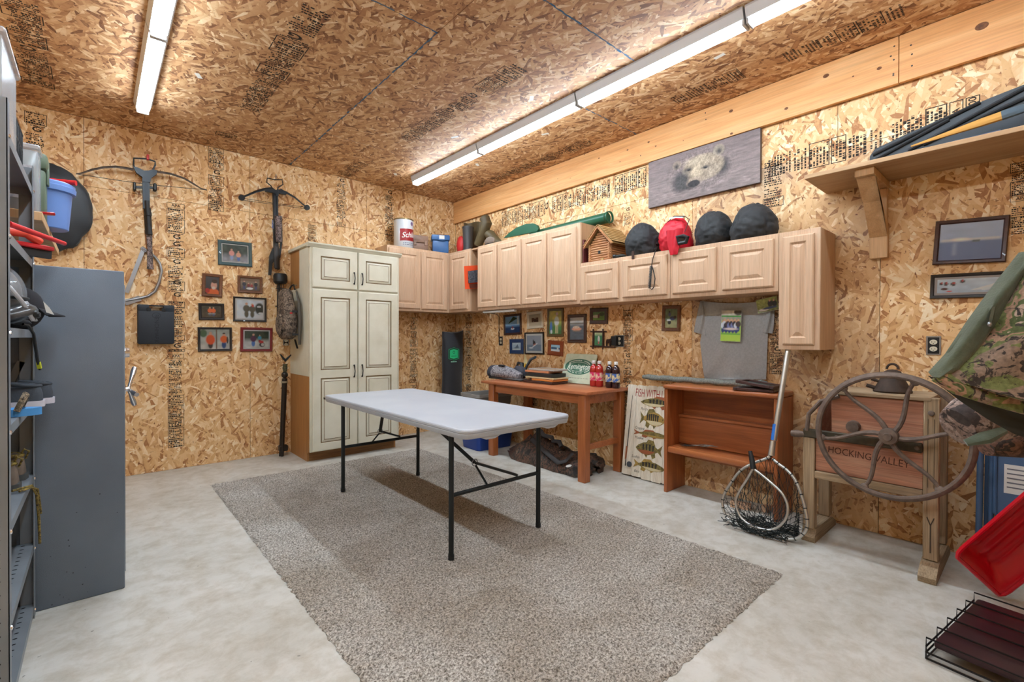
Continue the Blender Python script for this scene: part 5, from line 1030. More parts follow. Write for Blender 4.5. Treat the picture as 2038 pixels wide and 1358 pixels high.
obj('shaft', MB().tube([p0+V((0, 0, .075)), p0.lerp(p1, .3)+V((0, 0, .085)), p0.lerp(p1, .65)+V((0, 0, .07)), p1+V((0, 0, .045))], [.07, .08, .066, .04], 16, flat=.75), CG, t, ang=60); obj('cuff', MB().tube([p0+V((0, .004, .078)), p0+V((0, -.06, .08))], [.071, .077], 16, flat=.75), P('cuff_dark', (58, 60, 70), .8), t)
obj('sole', MB().box(-.385, -.285, p1.y-.06, p0.y-.01, ZB, ZB+.022, .008), RUB, t)
obj('lace_gap', MB().ell(p0.lerp(p1, .42)+V((-.02, 0, .148)), (.02, .06, .008), 14, 8), BLACKP, t)
t = thing('strap_bag', 'black and yellow strapped bag behind the camouflage boot', 'bag', onb(1000, 760, .18)); YEL = P('yellow_strap', (214, 166, 54), .6)
obj('body', MB().ell(onb(880, 800, .2, .07), (.07, .11, .075), 20, 14, lambda d: 1+.15*fb(d, 2, 4), zmin=ZB), P('bag_charcoal', (62, 62, 72), .8), t)
obj('strap', MB().tube([onb(760, 700, .18, .1), onb(830, 600, .18, .17), onb(930, 620, .18, .17), onb(1000, 760, .2, .05), onb(1180, 840, .24, .03)], [.022, .026, .026, .026, .02], 8, flat=.5), BLACKP, t); obj('strap', MB().tube([onb(1000, 760, .2, .05), onb(1060, 640, .18, .14), onb(1180, 520, .16, .22), onb(1290, 480, .16, .24)], [.024, .026, .03, .028], 8, flat=.5), P('strap_slate', (52, 58, 62), .8), t); obj('yellow_tongue', MB().tube([onb(940, 740, .17, .05), onb(1000, 640, .16, .12), onb(1030, 580, .16, .17)], [.02, .026, .014], 8, flat=.5), YEL, t)
t = thing('cardboard_tag', 'pale pointed card standing behind the strapped bag', 'card', onb(1020, 500, .06)); obj('card', MB().hull2([onb(960, 560, .07, .0), onb(1090, 560, .07, 0), onb(1070, 500, .07, .2), onb(1010, 390, .07, .27)], (.004, 0, 0)), P('card_cream', (214, 200, 150), .8), t)
specs = [(1160, 1930, .003, .02, DKBR, 'dark frame at the bottom of the stack on the work table'), (1370, 1935, .026, .018, P('orange_wood', (200, 122, 56), .5), 'orange wooden frame, second in the stack on the table'), (1180, 1945, .047, .014, P('cream_edge', (206, 182, 140), .6), 'pale frame in the middle of the stack on the table'), (1170, 1860, .064, .034, BLK, 'thick black frame in the stack on the table'), (1130, 1760, .101, .02, P('salmon_wood', (196, 128, 88), .5), 'salmon wooden frame near the top of the stack'), (1210, 1900, .124, .016, P('grey_edge', (170, 162, 154), .6), 'grey frame on top of the stack on the table')]
for i, (a, b, dz, th, m, lb) in enumerate(specs):
    ya, yb = qb(a, 850, .3).y, qb(b, 850, .3).y; t = thing('stacked_frame', lb, 'picture', (-.28, (ya+yb)/2, ZB+dz), 'frames stacked on the work table'); xx0, xx1 = -.40+.01*i, -.17+.004*i; f = .022
    mb = MB()
    for u0, u1, v0, v1 in ((xx0, xx1, yb, yb+f), (xx0, xx1, ya-f, ya), (xx0, xx0+f, yb+f, ya-f), (xx1-f, xx1, yb+f, ya-f)): mb.box(u0, u1, v0, v1, ZB+dz, ZB+dz+th, .002)
    obj('frame', mb, m, t); obj('backing', MB().box(xx0+f*.9, xx1-f*.9, yb+f*.9, ya-f*.9, ZB+dz+.002, ZB+dz+th*.7), P('kraft', (150, 120, 86), .9), t)
def remington():
    pL = V((-.118, B(1114.5, 760, .118).y, ZB)); pR = V((-.118, B(1176, 764, .118).y, ZB)); u = (pR-pL).normalized(); hgt = .30; w = (pR-pL).length
    T = basis(pL.lerp(pR, .5)+V((0, 0, .004)), u, V((.098, 0, .28))); t = thing('tin_sign', 'pale green square tin sign with oval logo leaning on the table', 'sign', T.translation)
    pts = []
    for cx, cy, a0 in ((w/2-.02, hgt-.02, 0), (-w/2+.02, hgt-.02, 90), (-w/2+.02, .02, 180), (w/2-.02, .02, 270)):
        for j in range(5): a = math.radians(a0+22.5*j); pts.append((cx+.02*math.cos(a), cy+.02*math.sin(a)))
    obj('plate', MB(T).prism(pts, -.008, 0), P('sign_green_pale', (186, 198, 170), .5, col2=(206, 210, 186), vs=14), t)
    c = (0, hgt*.56); DG = P('sign_green', (48, 96, 76), .5, col2=(84, 128, 106), vs=20); WH = P('sign_white', (226, 232, 216), .5)
    ov = obj('oval', MB(T).disc(c, w*.45, hgt*.27, .0006, 40), DG, t, smooth=False)
    obj('logo_lettering', MB(T).text('Remington', .08, c, .0014, .25, .008, sx=.74*w/.36), WH, ov, smooth=False)
    arc_ = MB(T); r = random.Random(2)
    for s, words in ((1, 'Firearms • Ammunition • Cutlery'), (-1, 'the oldest gunmakers in America')):
        for k_ in range(26):
            a = math.radians((158-136*k_/25) if s > 0 else (202+136*k_/25)); 
            if r.random() < .85: arc_.disc((c[0]+w*.38*math.cos(a), c[1]+hgt*.215*math.sin(a)), .0045, .006, .0012, 6)
    obj('rim_print', arc_, WH, ov, smooth=False, kind='stuff'); obj('rim_line', MB(T).ring(c, w*.33, hgt*.165, .003, .0009, 40), WH, ov, smooth=False)
    lo = MB(T); x_ = -w*.3
    while x_ < w*.3: L = r.uniform(.012, .03); lo.rect(x_, x_+L, hgt*.16, hgt*.16+.007, .0006); x_ += L+.01
    obj('faded_print', lo, P('faded_grey', (160, 160, 140), .7), t, smooth=False, kind='stuff')
remington()
def bottle(px, liquid, label, c1, c2):
    p = on(px, 764, 2, ZB); c = V((-.165, B(px, 764, .165).y, ZB)); r, h = .036, .235; t = thing('juice_bottle', label, 'bottle', c, 'juice bottles on the work table')
    obj('body', MB().lathe([(r*.8, 0), (r, .01), (r, .05), (r*.96, .055), (r*.96, .13), (r, .135), (r, .155), (r*.8, .185), (.014, .2), (.014, .208)], c, 20), P('juice_'+liquid, {'red': (170, 34, 30), 'dark': (44, 16, 22)}[liquid], .15, coat=.6), t)
    obj('cap', MB().lathe([(.017, .208), (.018, .212), (.018, .232), (.014, .236)], c, 16), WHITE, t)
    obj('label', MB().lathe([(r*1.005, .055), (r*1.005, .13)], c, 20), P('label_'+c1, {'pink': (226, 196, 170), 'blue': (224, 208, 160)}[c1], .6, col2=c2, vs=26, lo=.48, hi=.56), t)
for px, lq, lb, c1, c2 in ((1181.5, 'red', 'red juice bottle next to the tin sign', 'pink', (206, 44, 100)), (1193, 'red', 'red juice bottle beside the dark juice bottles', 'pink', (206, 44, 100)), (1213, 'dark', 'dark juice bottle next to the red bottles', 'blue', (60, 100, 170)), (1226, 'dark', 'dark juice bottle at the table end, last of four', 'blue', (60, 100, 170))): bottle(px, lq, lb, c1, c2)
# under the table: blue tote with a grey tub, camouflage duffel
BT = P('tote_blue', (30, 62, 140), .4)
def tub(name, label, c, w, d, z0, h, mat, rim, ang, group=None):
    T = MX.Translation((c[0], c[1], z0)) @ MX.Rotation(ang, 4, 'Z'); t = thing(name, label, 'tub', (c[0], c[1], z0), group); k = .86
    def rr(w_, d_, rad=.04): return [(sx*(w_-rad)+rad*math.cos(a), sy*(d_-rad)+rad*math.sin(a)) for sx, sy, a0 in ((1, 1, 0), (-1, 1, 90), (-1, -1, 180), (1, -1, 270)) for a in [math.radians(a0+30*j) for j in range(4)]]
    rows = [[(x, y, 0) for x, y in rr(w*k, d*k)], [(x, y, h) for x, y in rr(w, d)], [(x, y, h) for x, y in rr(w*.97, d*.97)], [(x, y, .01) for x, y in rr(w*k*.97, d*k*.97)]]
    mb = MB(T); mb.surf(rows, cu=True); n = 16; mb.add(rows[0], [tuple(range(n-1, -1, -1))]); mb.add(rows[-1], [tuple(range(n))]); obj('shell', mb, mat, t)
    rg = [[(x, y, z_) for x, y in rr(w*f, d*f)] for f, z_ in ((1.0, h-.03), (1.05, h-.025), (1.05, h+.008), (.98, h+.008), (.97, h-.002))]; obj('rim', MB(T).surf(rg, cu=True), rim, t); return t
tub('storage_tote', 'blue plastic storage tote on the floor under the work table', (-.36, -1.14, 0), .26, .19, 0, .33, BT, BT, -.06)
tub('grey_tub', 'grey plastic tub stacked on the blue storage tote', (-.36, -1.14, 0), .24, .17, .342, .25, P('tub_grey', (132, 128, 124), .5), P('tub_grey_rim', (150, 146, 142), .5), -.06)
def duffel():
    CAM2 = CAMO('camo_oak', [(38, 34, 31), (72, 57, 48), (112, 80, 64), (52, 47, 44), (140, 112, 94)], 11, (1, 1.6, 1), .6)
    qd = lambda x, y, n=.35: B(1010+x/9.705, 840+y/9.705, n); t = thing('duffel_bag', 'collapsed brown camouflage duffel bag under the work table', 'bag', (-.34, -2.15, 0))
    ridge = [(100, 560), (250, 420), (420, 300), (560, 135), (640, 250), (760, 300), (880, 360), (1020, 420), (1080, 510), (1250, 540), (1400, 520), (1600, 560), (1750, 700), (1950, 850)]
    R_ = [qd(x, y, .30) for x, y in ridge]; R_ = [V((-.30, max(-2.64, p.y), max(.03, p.z))) for p in R_]
    G_ = []
    for i, p in enumerate(R_):
        row = []; k = i/(len(R_)-1)
        for j in range(19):
            a = math.pi*j/18; wx = (.22 if 1 < i < 12 else .12) if i not in (0, len(R_)-1) else .04
            sx = -math.cos(a); zz_ = p.z*(math.sin(a)**.75)*(1+.12*math.sin(j*2.1+i*1.9)*math.sin(a))
            row.append(V((-.32+sx*wx*(1+.05*math.sin(i*2.3)), p.y+.02*math.sin(j*1.2+i), max(.002, zz_*(.82 if 0 < j < 18 else 0)+.002))))
        G_.append(row)
    obj('body', MB().surf(G_), CAM2, t, ang=70)
    def strip(pts, w): obj('webbing', MB().tube([qd(x, y, n) for x, y, n in pts], w, 8, flat=.35), P('web_dark', (54, 50, 50), .7), t)
    strip([(470, 330, .44), (620, 480, .5), (830, 660, .53), (980, 790, .54), (1120, 760, .53), (1260, 600, .47)], .022); strip([(120, 610, .46), (300, 440, .44), (450, 310, .40)], .014)
    obj('handle', MB().tube([qd(560, 140, .33), qd(640, 180, .33), qd(700, 260, .34), qd(860, 300, .33), qd(880, 370, .33), qd(1000, 380, .34), qd(1040, 480, .36)], .022, 8, flat=.5), P('web_dark', (54, 50, 50), .7), t)
    p = qd(1200, 868, .55); obj('logo_patch', MB(basis(p+V((-.012, 0, .01)), (0, -1, .3), (.5, 0, 1))).disc((0, 0), .035, .012, 0, 20), PAPER, t, smooth=False)
duffel()
# upright black bag in the corner
def cornerbag():
    n = .2; xl, xr = A(882, 700, n).x, min(A(920.5, 700, n).x, -.03); c = (xl+xr)/2; r = (xr-xl)/2; zt = A(900, 661, n).z; t = thing('tall_black_bag', 'tall black fabric bag with green logo standing in the corner', 'bag', (c, -n, 0)); M_ = P('bag_black', (34, 36, 42), .6, bump=.3, bsc=30, sheen=.2)
    G_ = []
    for i in range(25):
        v = i/24; z = .003+v*(zt-.003); k = 1+.03*math.sin(v*9)+(.06 if v > .94 else 0)
        G_.append([(c+r*k*math.cos(a)*(1+.04*fb((math.cos(a), math.sin(a), v*5), 1.5, 2))-.012*(1-v)*2, -n+.085*math.sin(a)*(1-.5*max(0, v-.85)/.15)*(1+.06*fb((math.cos(a), math.sin(a), v*6), 1.5, 3)), z+(.015*math.cos(2*a)+.01*math.cos(a) if i == 24 else 0)) for a in np.linspace(0, 2*math.pi, 29)[:-1]])
    mb = MB(); mb.surf(G_, cu=True); mb.add(G_[0], [tuple(range(28))]); mb.add(G_[-1], [tuple(range(27, -1, -1))]); obj('body', mb, M_, t, ang=70)
    u = V((.78, -.62, 0)); T = basis((c-.045, -n-.088, A(899, 705, n+.1).z), (1, 0, 0), (0, 0, 1)); GR = P('emblem_green', (38, 190, 124), .5)
    e = obj('emblem', MB(T).prism([(x*.075, y*.062) for x, y in ((-.8, -.8), (0, -1), (.8, -.8), (.8, .8), (0, 1), (-.8, .8))], 0, .0015), GR, t); o_ = [(-1.02, -.95), (0, -1.28), (1.02, -.95), (1.02, .95), (0, 1.28), (-1.02, .95)]
    obj('emblem_border', MB(T).tube([(x*.075, y*.062, .001) for x, y in o_], .003, 6, closed=True), GR, t); obj('emblem_mark', MB(T).ring((0, .022), .018, .018, .006, .0019, 16).rect(-.04, .04, -.03, -.024, .0019), P('emblem_dark', (14, 70, 50), .5), e, smooth=False)
    w_ = MB(T); r_ = random.Random(6); x = -.045
    while x < .045: L = r_.uniform(.008, .014); w_.rect(x, x+L, -.105, -.092, .001); x += L+.004
    obj('emblem_print', w_, P('emblem_pale', (150, 220, 196), .5), t, smooth=False, kind='stuff')
cornerbag()
# ================================================================== landing nets (leaning on the bookcase)
def nets():
    NR = (1.0, 0.0, -.24); D = -.548                 # plane x = -.535 + .36 z
    q = lambda x, y, o=0.0: onp(1400+x/3.232, 680+y/3.232, NR, D+o); ALU = P('aluminium', (196, 196, 192), .3, .85); STR = P('net_string', (30, 36, 36), .8)
    def smooth(pts, n=6, closed=False):
        out = []; m = len(pts)
        for i in range(m if closed else m-1):
            p0, p1, p2, p3 = pts[(i-1) % m] if (closed or i) else pts[0], pts[i], pts[(i+1) % m], pts[(i+2) % m] if (closed or i < m-2) else pts[-1]
            for k in range(n):
                t = k/n; out.append(.5*((2*p1)+(p2-p0)*t+(2*p0-5*p1+4*p2-p3)*t*t+(3*p1-p0-3*p2+p3)*t**3))
        if not closed: out.append(pts[-1])
        return out
    def netting(hoop, cen, depth, rows, name, par, seed):
        n = len(hoop); r = random.Random(seed); ring = [hoop]
        for k in range(1, rows+1):
            f = k/rows; row = []
            for i, p in enumerate(hoop):
                tgt = cen+V((0, (p.y-cen.y)*.35, 0)); z = p.lerp(tgt, f**.8); z = z+V((depth*math.sin(math.pi*min(f, .9)), (p.y-cen.y)*.25*math.sin(math.pi*f), -.02*math.sin(math.pi*f)))+V((r.uniform(-.01, .01), r.uniform(-.01, .01), r.uniform(-.008, .008))); z.z = max(z.z, .006); z.y = max(z.y, -4.265 if z.x > -.52 else -4.34); row.append(z)
            ring.append(row)
        mb = MB()
        for k in range(rows):
            for i in range(0, n):
                if (i+k) % 2: continue
                for d in (-1, 1): mb.tube([ring[k][i], ring[k+1][(i+d) % n]], .0016, 3)
        obj('netting', mb, STR, par, smooth=False)
        hp = MB(); 
        for j in range(75):
            a = V((cen.x+r.uniform(-.02, .03), max(-4.26, cen.y+r.uniform(-.18, .2)), .008+r.uniform(0, .04))); b = a+V((r.uniform(-.04, .05) if seed == 1 else r.uniform(-.04, .01), r.uniform(-.1, .1), r.uniform(-.01, .03))); b.z = max(b.z, .006); b.y = max(b.y, -4.265); b.x = max(b.x, -.51) if seed == 1 else min(b.x, -.59)
            hp.tube([a, a.lerp(b, .3)+V((0, r.uniform(-.02, .02), .012)), a.lerp(b, .7)+V((0, r.uniform(-.02, .02), .008)), b], .002, 4)
        obj('net_heap', hp, STR, par, smooth=False)
    # large net
    neck = q(438, 735); top = q(545, 55); t = thing('landing_net', 'large aluminium landing net with long handle and blue grip tape', 'net', FL(1530, 1075), 'landing nets by the bookcase')
    obj('handle', MB().tube([top, neck.lerp(top, .14)], .0165, 14), ALU, t); obj('grip_tape', MB().tube([q(452, 635), q(465, 533)], .0172, 14), P('tape_blue', (36, 110, 200), .4), t)
    obj('yoke', MB().tube([q(436, 735), q(448, 640)], [.02, .016], 10), ALU, t)
    hp = [q(*p) for p in ((430, 735), (400, 755), (330, 780), (240, 830), (170, 920), (128, 1000), (125, 1070), (160, 1145), (250, 1205), (370, 1250), (480, 1275), (570, 1275), (640, 1240), (668, 1180), (660, 1100), (630, 985), (590, 890), (540, 830), (480, 785), (445, 755))]
    for p in hp: p.z = max(p.z, .014)
    H_ = smooth(hp, 4); obj('hoop', MB().tube(H_, .009, 10), ALU, t)
    netting(H_[:len(H_)//2*2], V((-.44, q(400, 1200).y, .02)), .05, 9, 'n', t, 1)
    sp = MB(); 
    for i in range(0, len(H_)-1, 3): p = H_[i]; d = (H_[i+1]-p).normalized(); sp.tube([p-d*.003, p+d*.003], .0099, 8)
    obj('cord_wraps', sp, STR, t, kind='stuff')
    # small net in front of it
    t = thing('landing_net', 'small aluminium landing net with short black grip, leaning on the larger net', 'net', FL(1510, 1060), 'landing nets by the bookcase'); o = -.065
    obj('grip', MB().tube([q(300, 705, o), q(312, 760, o), q(320, 820, o)], [.011, .016, .017], 10), BLACKP, t)
    hp = [q(*p, o) for p in ((318, 820), (285, 880), (240, 950), (212, 1010), (212, 1060), (240, 1130), (300, 1180), (380, 1208), (450, 1210), (510, 1170), (540, 1110), (538, 1040), (500, 970), (430, 905), (370, 855), (330, 825))]
    for p in hp: p.z = max(p.z, .012)
    H2 = smooth(hp, 4); obj('hoop', MB().tube(H2, .0078, 10), ALU, t); netting(H2[:len(H2)//2*2], V((-.605, q(370, 1180).y, .02)), .0, 7, 'n', t, 2)
nets()
for i, (x, y, w_, lb) in enumerate(((1475, 1005, .13, 'longer pale wood offcut on the floor behind the nets'), (1548, 1012, .07, 'short pale wood offcut beside the bookcase leg'))):
    p = V(((-.2, -3.83), (-.13, -3.98))[i]+(0,)); obj('wood_offcut', MB(MX.Translation((p.x, p.y, 0)) @ MX.Rotation(.2+i, 4, 'Z')).box(-.02, .02, -w_/2, w_/2, .0, .045, .003), WOOD('offcut', (200, 156, 122), (212, 170, 136), (224, 184, 150), 'y', 1, .7), label=lb, cat='wood')

# ================================================================== antique corn sheller with flywheel
def sheller():
    OLDW = WOOD('old_wood', (150, 124, 94), (172, 146, 114), (190, 164, 132), 'z', 1.0, .85, fine=.9); OLDY = WOOD('old_wood_y', (150, 124, 94), (172, 146, 114), (190, 164, 132), 'y', 1.0, .85, fine=.9); OLDX = WOOD('old_wood_x', (144, 120, 92), (164, 140, 110), (182, 158, 126), 'x', 1.0, .85, fine=.9)
    REDW = WOOD('faded_red_wood', (166, 104, 78), (186, 128, 100), (202, 152, 122), 'y', .9, .75, fine=.8); IRON = P('old_iron', (122, 104, 92), .6, .3, col2=(96, 82, 74), vs=30, bump=.2, bsc=90)
    yl, yr = -4.318, -4.873; xf, xb = -.43, -.13
    t = thing('corn_sheller', 'antique wooden corn sheller with big iron flywheel', 'corn sheller', (-.29, -4.6, 0))
    for y in (yl-.01, yr):
        e_ = .1 if y > -4.5 else 0; pr = [(-.555+e_, .0), (-.565+e_, .03), (-.5+e_*.6, .065), (-.44, .08), (-.16, .08), (-.1, .065), (-.035, .03), (-.035, 0)]
        obj('foot', MB().prism(pr, y-.035, y+.035, 'xz'), OLDX, t)
        zt = .885 if y == yr else .62
        for x in (xf, xb): obj('leg', MB().box(x-.028, x+.028, y-.03, y+.03, .081, zt+(.02 if y == yr else 0), .004), OLDW, t)
    obj('front_lower_board', MB().box(xf-.012, xf+.012, yr+.031, yl-.041, .43, .645, .003), REDW, t)
    obj('front_upper_board', MB().box(xf-.012, xf+.012, yr+.031, yl-.12, .665, .885, .003), REDW, t); obj('back_board', MB().box(xb-.01, xb+.01, yr+.031, yl-.041, .43, .885, .003), REDW, t)
    obj('end_board', MB().box(xf+.013, xb-.011, yl-.055, yl-.042, .43, .84, .002), REDW, t)
    obj('bottom_rail', MB().box(xf-.03, xf+.004, yr+.031, yl-.041, .385, .428, .004), OLDY, t); obj('top_board', MB().box(xf-.03, xb+.03, yr+.0, yl-.1, .888, .908, .003), OLDY, t)
    obj('iron_bar', MB().box(xf-.034, xf-.013, yr+.032, yl+.02, .62, .672, .006), P('dark_iron', (66, 60, 50), .6, .4, col2=(88, 78, 60), vs=20), t); obj('axle_housing', MB().lathe([(.0, -.03), (.03, -.028), (.034, 0), (.034, .02)], (xf-.02, -4.545, .715), 18, 'x'), IRON, t)
    for y in (-4.38, -4.47, -4.82): obj('bolt', MB().lathe([(.0, -.014), (.01, -.012), (.012, 0)], (xf-.034, y, .645), 10, 'x'), IRON, t)
    obj('bolt', MB().lathe([(.0, -.014), (.012, -.012), (.014, 0)], (xf-.028, yr, .83), 10, 'x'), IRON, t)
    obj('crank_knob', MB().tube([V((xf-.02, yl+.0, .635)), V((xf-.02, yl+.05, .632)), V((xf-.02, yl+.085, .63))], [.012, .022, .018], 10), IRON, t)
    obj('feed_arm', MB().tube([V((xf-.03, yl+.0, .66)), V((xf-.03, yl-.01, .76)), V((xf-.03, yl-.07, .84)), V((xf-.03, yl-.16, .88))], .012, 8), IRON, t)
    T = TB(0, 0, -xf+.0124); tx = MB(T).text('HOCKING VALLEY', .054, (4.605, .555), .0004, 0, .0, sx=.82, rot=-.05); obj('stencil_lettering', tx, P('stencil', (84, 52, 40), .9), t, smooth=False)
    # decorative painted stripe on the leg
    T = TB(yr, 0, -xf+.0286); d = MB(T); d.tube([(-.0, .12, 0), (0, .26, 0), (-.014, .3, 0)], .003, 4); d.tube([(0, .26, 0), (.014, .3, 0)], .003, 4); d.tube([(-.012, .45, 0), (-.012, .8, 0)], .0012, 4); d.tube([(.012, .45, 0), (.012, .8, 0)], .0012, 4); obj('pinstripe', d, P('pin_dark', (70, 58, 46), .9), t, smooth=False, kind='stuff')
    # flywheel
    c = V((-.535, -4.717, .70)); R = .318; n = 64; w = obj('flywheel_rim', MB().tube([c+V((0, R*math.cos(2*math.pi*k/n), R*math.sin(2*math.pi*k/n))) for k in range(n)], .019, 10, closed=True, flat=.75), IRON, t)
    obj('hub', MB().lathe([(.0, -.045), (.018, -.045), (.02, -.03), (.04, -.026), (.044, 0), (.04, .026), (.022, .03), (.022, .105)], c, 20, 'x'), IRON, t)
    for k in range(6):
        a0 = math.radians(90+60*k+18); pts = []; rs = []
        for j in range(9):
            f = j/8; rr = .035+(R-.045)*f; a = a0+.42*math.sin(f*math.pi*.62); pts.append(c+V((.008*math.sin(f*3.1), -rr*math.cos(a), rr*math.sin(a)))); rs.append(.013-.004*f)
        obj('spoke', MB().tube(pts, rs, 8), IRON, t); obj('spoke_lug', MB().ell(pts[-1], (.012, .022, .022), 10, 8), IRON, t)
sheller()
def funnel():
    p = B(1776, 782, .3); z0 = .9085; c = V((-.3, p.y, z0)); t = thing('iron_hopper', 'rusty cone-shaped iron lantern top standing on the sheller', 'lantern', c); RU = P('rust_iron', (78, 62, 52), .7, .4, col2=(56, 46, 40), vs=20)
    obj('cone', MB().lathe([(.085, 0), (.088, .008), (.066, .05), (.045, .095), (.038, .115), (.02, .125), (.0, .128)], c, 24), RU, t); obj('handle_ring', MB().tube([c+V((0, .026*math.cos(a), .128+.03*math.sin(a))) for a in np.linspace(0, math.pi, 10)], .006, 8), RU, t)
    obj('side_nut', MB().tube([c+V((-.03, .07, .02)), c+V((-.04, .11, .035))], .01, 8), RU, t); obj('side_nut', MB().tube([c+V((-.02, .06, .06)), c+V((-.03, .09, .07))], .008, 8), RU, t)
funnel()

# ================================================================== blue folding chairs leaning on the right wall
def chair(y0, n, label):
    NB = P('chair_blue', (72, 100, 134), .45, .1); lean = .12; t = thing('folding_chair', label, 'chair', (-.2, y0-.22, 0), 'blue folding chairs leaning on the wall'); q = lambda y, z: V((-.30-n+lean*z*1.3, y0-y, z))
    for y in (0, .44): obj('leg', MB().tube([q(y, .012), q(y, .5), q(y, .93)], .0135, 10), NB, t)
    obj('back_rail', MB().tube([q(0, .93), q(.06, .97), q(.38, .97), q(.44, .93)], .0125, 10), NB, t)
    for y in (.04, .40): obj('rear_leg', MB().tube([q(y, .03)+V((.03, 0, 0)), q(y, .8)+V((.03, 0, 0))], .0115, 10), NB, t)
    pts = [(.055+.33*a, .30+.36*b) for a, b in ((.08, 0), (.92, 0), (1, .1), (1, .9), (.92, 1), (.08, 1), (0, .9), (0, .1))]
    s = obj('seat', MB().hull2([q(y, z) for y, z in pts], (.022, 0, 0)), NB, t); obj('seat_rim', MB().tube([q(y, z)+V((-.003, 0, 0)) for y, z in pts], .008, 8, closed=True), NB, t)
    obj('rating_label', MB().hull2([q(y, z)+V((-.0006, 0, 0)) for y, z in ((.085, .44), (.2, .44), (.2, .58), (.085, .58))], (-.0006, 0, 0)), PAPER, s)
    ln_ = MB(); 
    for k in range(5): z = .555-.022*k; ln_.hull2([q(.095, z)+V((-.0016, 0, 0)), q(.185, z)+V((-.0016, 0, 0)), q(.185, z+.006)+V((-.0016, 0, 0)), q(.095, z+.006)+V((-.0016, 0, 0))], (-.0003, 0, 0))
    obj('label_print', ln_, P('print_grey', (110, 110, 116), .7), s, smooth=False, kind='stuff')
    obj('rivet', MB().ell(q(.085, .345)+V((-.002, 0, 0)), (.004, .008, .008), 10, 6), CHROME, t); bk = [(.03, .74), (.41, .74), (.41, .92), (.03, .92)]; obj('backrest', MB().hull2([q(y, z) for y, z in bk], (.014, 0, 0)), NB, t)
chair(-5.035, .0, 'front blue metal folding chair leaning beside the sheller'); chair(-5.06, -.075, 'rear blue metal folding chair stacked against the wall')

# ================================================================== near right: snow scoop, wire crate, hanging coats
def scoop():
    RP = P('red_poly', (206, 8, 32), .3, coat=.2); dep = 1.95
    q = lambda x, y, d=0.0: CAM+ray(1880+x/4.247, 900+y/4.247)*(1.92+d)
    a, b, d_ = q(85, 870, .23), q(480, 1235, .25), q(671, 365, .08); b.z = max(b.z, .012)
    u = (d_-a); v = (b-a); n = u.cross(v).normalized(); n = n if n.dot(ray(1960, 1080)) > 0 else -n
    t = thing('snow_scoop', 'bright red plastic snow scoop leaning at the right edge', 'shovel', (b.x, b.y, 0)); G_ = []; N = 28
    u2 = u*1.9
    for i in range(N+1):
        row = []
        for j in range(N+1):
            s, r_ = i/N, j/N; e = min(s, 1-s, 1.0)*u2.length; f = min(r_, 1-r_)*v.length
            dpt = .075*min(1, max(0, (min(e, f)-.015)/.06)); rib = .010*sum(math.exp(-((r_-k)/.035)**2) for k in (.32, .52, .72))*(1 if .14 < s < .86 else 0)
            p = a+u2*s+v*r_+n*(dpt-rib)
            cr = .05
            for (ss, rr_) in ((0, 0), (0, 1), (1, 0), (1, 1)):
                ds, dr = abs(s-ss)*u2.length, abs(r_-rr_)*v.length
                if ds < cr and dr < cr:
                    k = math.hypot(cr-ds, cr-dr)
                    if k > cr: cc = a+u2*(abs(ss-cr/u2.length))+v*(abs(rr_-cr/v.length)); p = cc+(p-cc)*(cr/k)
            row.append(p)
        G_.append(row)
    obj('pan', MB().surf(G_, .005, nrm=n), RP, t, ang=60)
    ed = [a+u2*s for s in (.04, .5, .96)]; obj('rim', MB().tube([a+v*.06, a+u2*.025+v*.015, a+u2*.06]+[a+u2*.94, a+u2*.975+v*.015, a+u2+v*.06, a+u2+v*.94, a+u2*.975+v*.985, a+u2*.94+v, a+u2*.06+v, a+u2*.025+v*.985, a+v*.94], .009, 8, closed=True), RP, t)
    h0 = a+u2*1.0+v*.5+n*.03; e0, e1 = a+u2*1.0+v*.2, a+u2*1.0+v*.8
    top = h0+u.normalized()*.5
    obj('handle', MB().tube([e0, e0.lerp(top, .9), top-v*.12, top+v*.12, e1.lerp(top, .9), e1], .012, 8), STEEL, t)
scoop()
def crate():
    z1 = .085; p0 = FL(1843, 1312, .004); p1 = FL(1957, 1190, z1); u = V((p1.x-p0.x, p1.y-p0.y, 0)); L = .58; u = V((1, -.155, 0)).normalized(); v = V((-u.y*-1, 0, 0)); v = V((u.y, -u.x, 0)); W_ = .52
    o = V((p0.x, p0.y, 0)); t = thing('wire_crate', 'folded black wire dog crate with plastic tray on the floor', 'crate', o+u*L/2+v*W_/2); WM = P('wire_black', (30, 30, 32), .35, .5); r = .0032
    def pt(a, b, z): return o+u*a+v*b+V((0, 0, z))
    obj('tray', MB(basis(pt(.02, .02, .006), u, v*-1) if False else MX(((u.x, v.x, 0, pt(.02, .015, 0).x), (u.y, v.y, 0, pt(.02, .015, 0).y), (0, 0, -1, .075), (0, 0, 0, 1)))).box(0, L-.04, 0, W_-.03, .0, .028, .01, 2), P('tray_black', (46, 32, 34), .28, col2=(60, 30, 36), vs=3), t)
    for z in (.004+r, .03): obj('frame_wire', MB().tube([pt(0, 0, z), pt(L, 0, z), pt(L, W_, z), pt(0, W_, z)], r*1.2, 6, closed=True), WM, t)
    for k in range(6):
        a = L*k/5; obj('hoop_wire', MB().tube([pt(a, 0, .004+r), pt(a, 0, z1), pt(a, W_, z1), pt(a, W_, .004+r)], r, 6), WM, t)
    obj('long_wire', MB().tube([pt(0, W_*.55, z1+.006), pt(L, W_*.55, z1+.006)], r, 6), WM, t); obj('long_wire', MB().tube([pt(0, 0, .052), pt(L, 0, .052)], r, 6), WM, t)
crate()
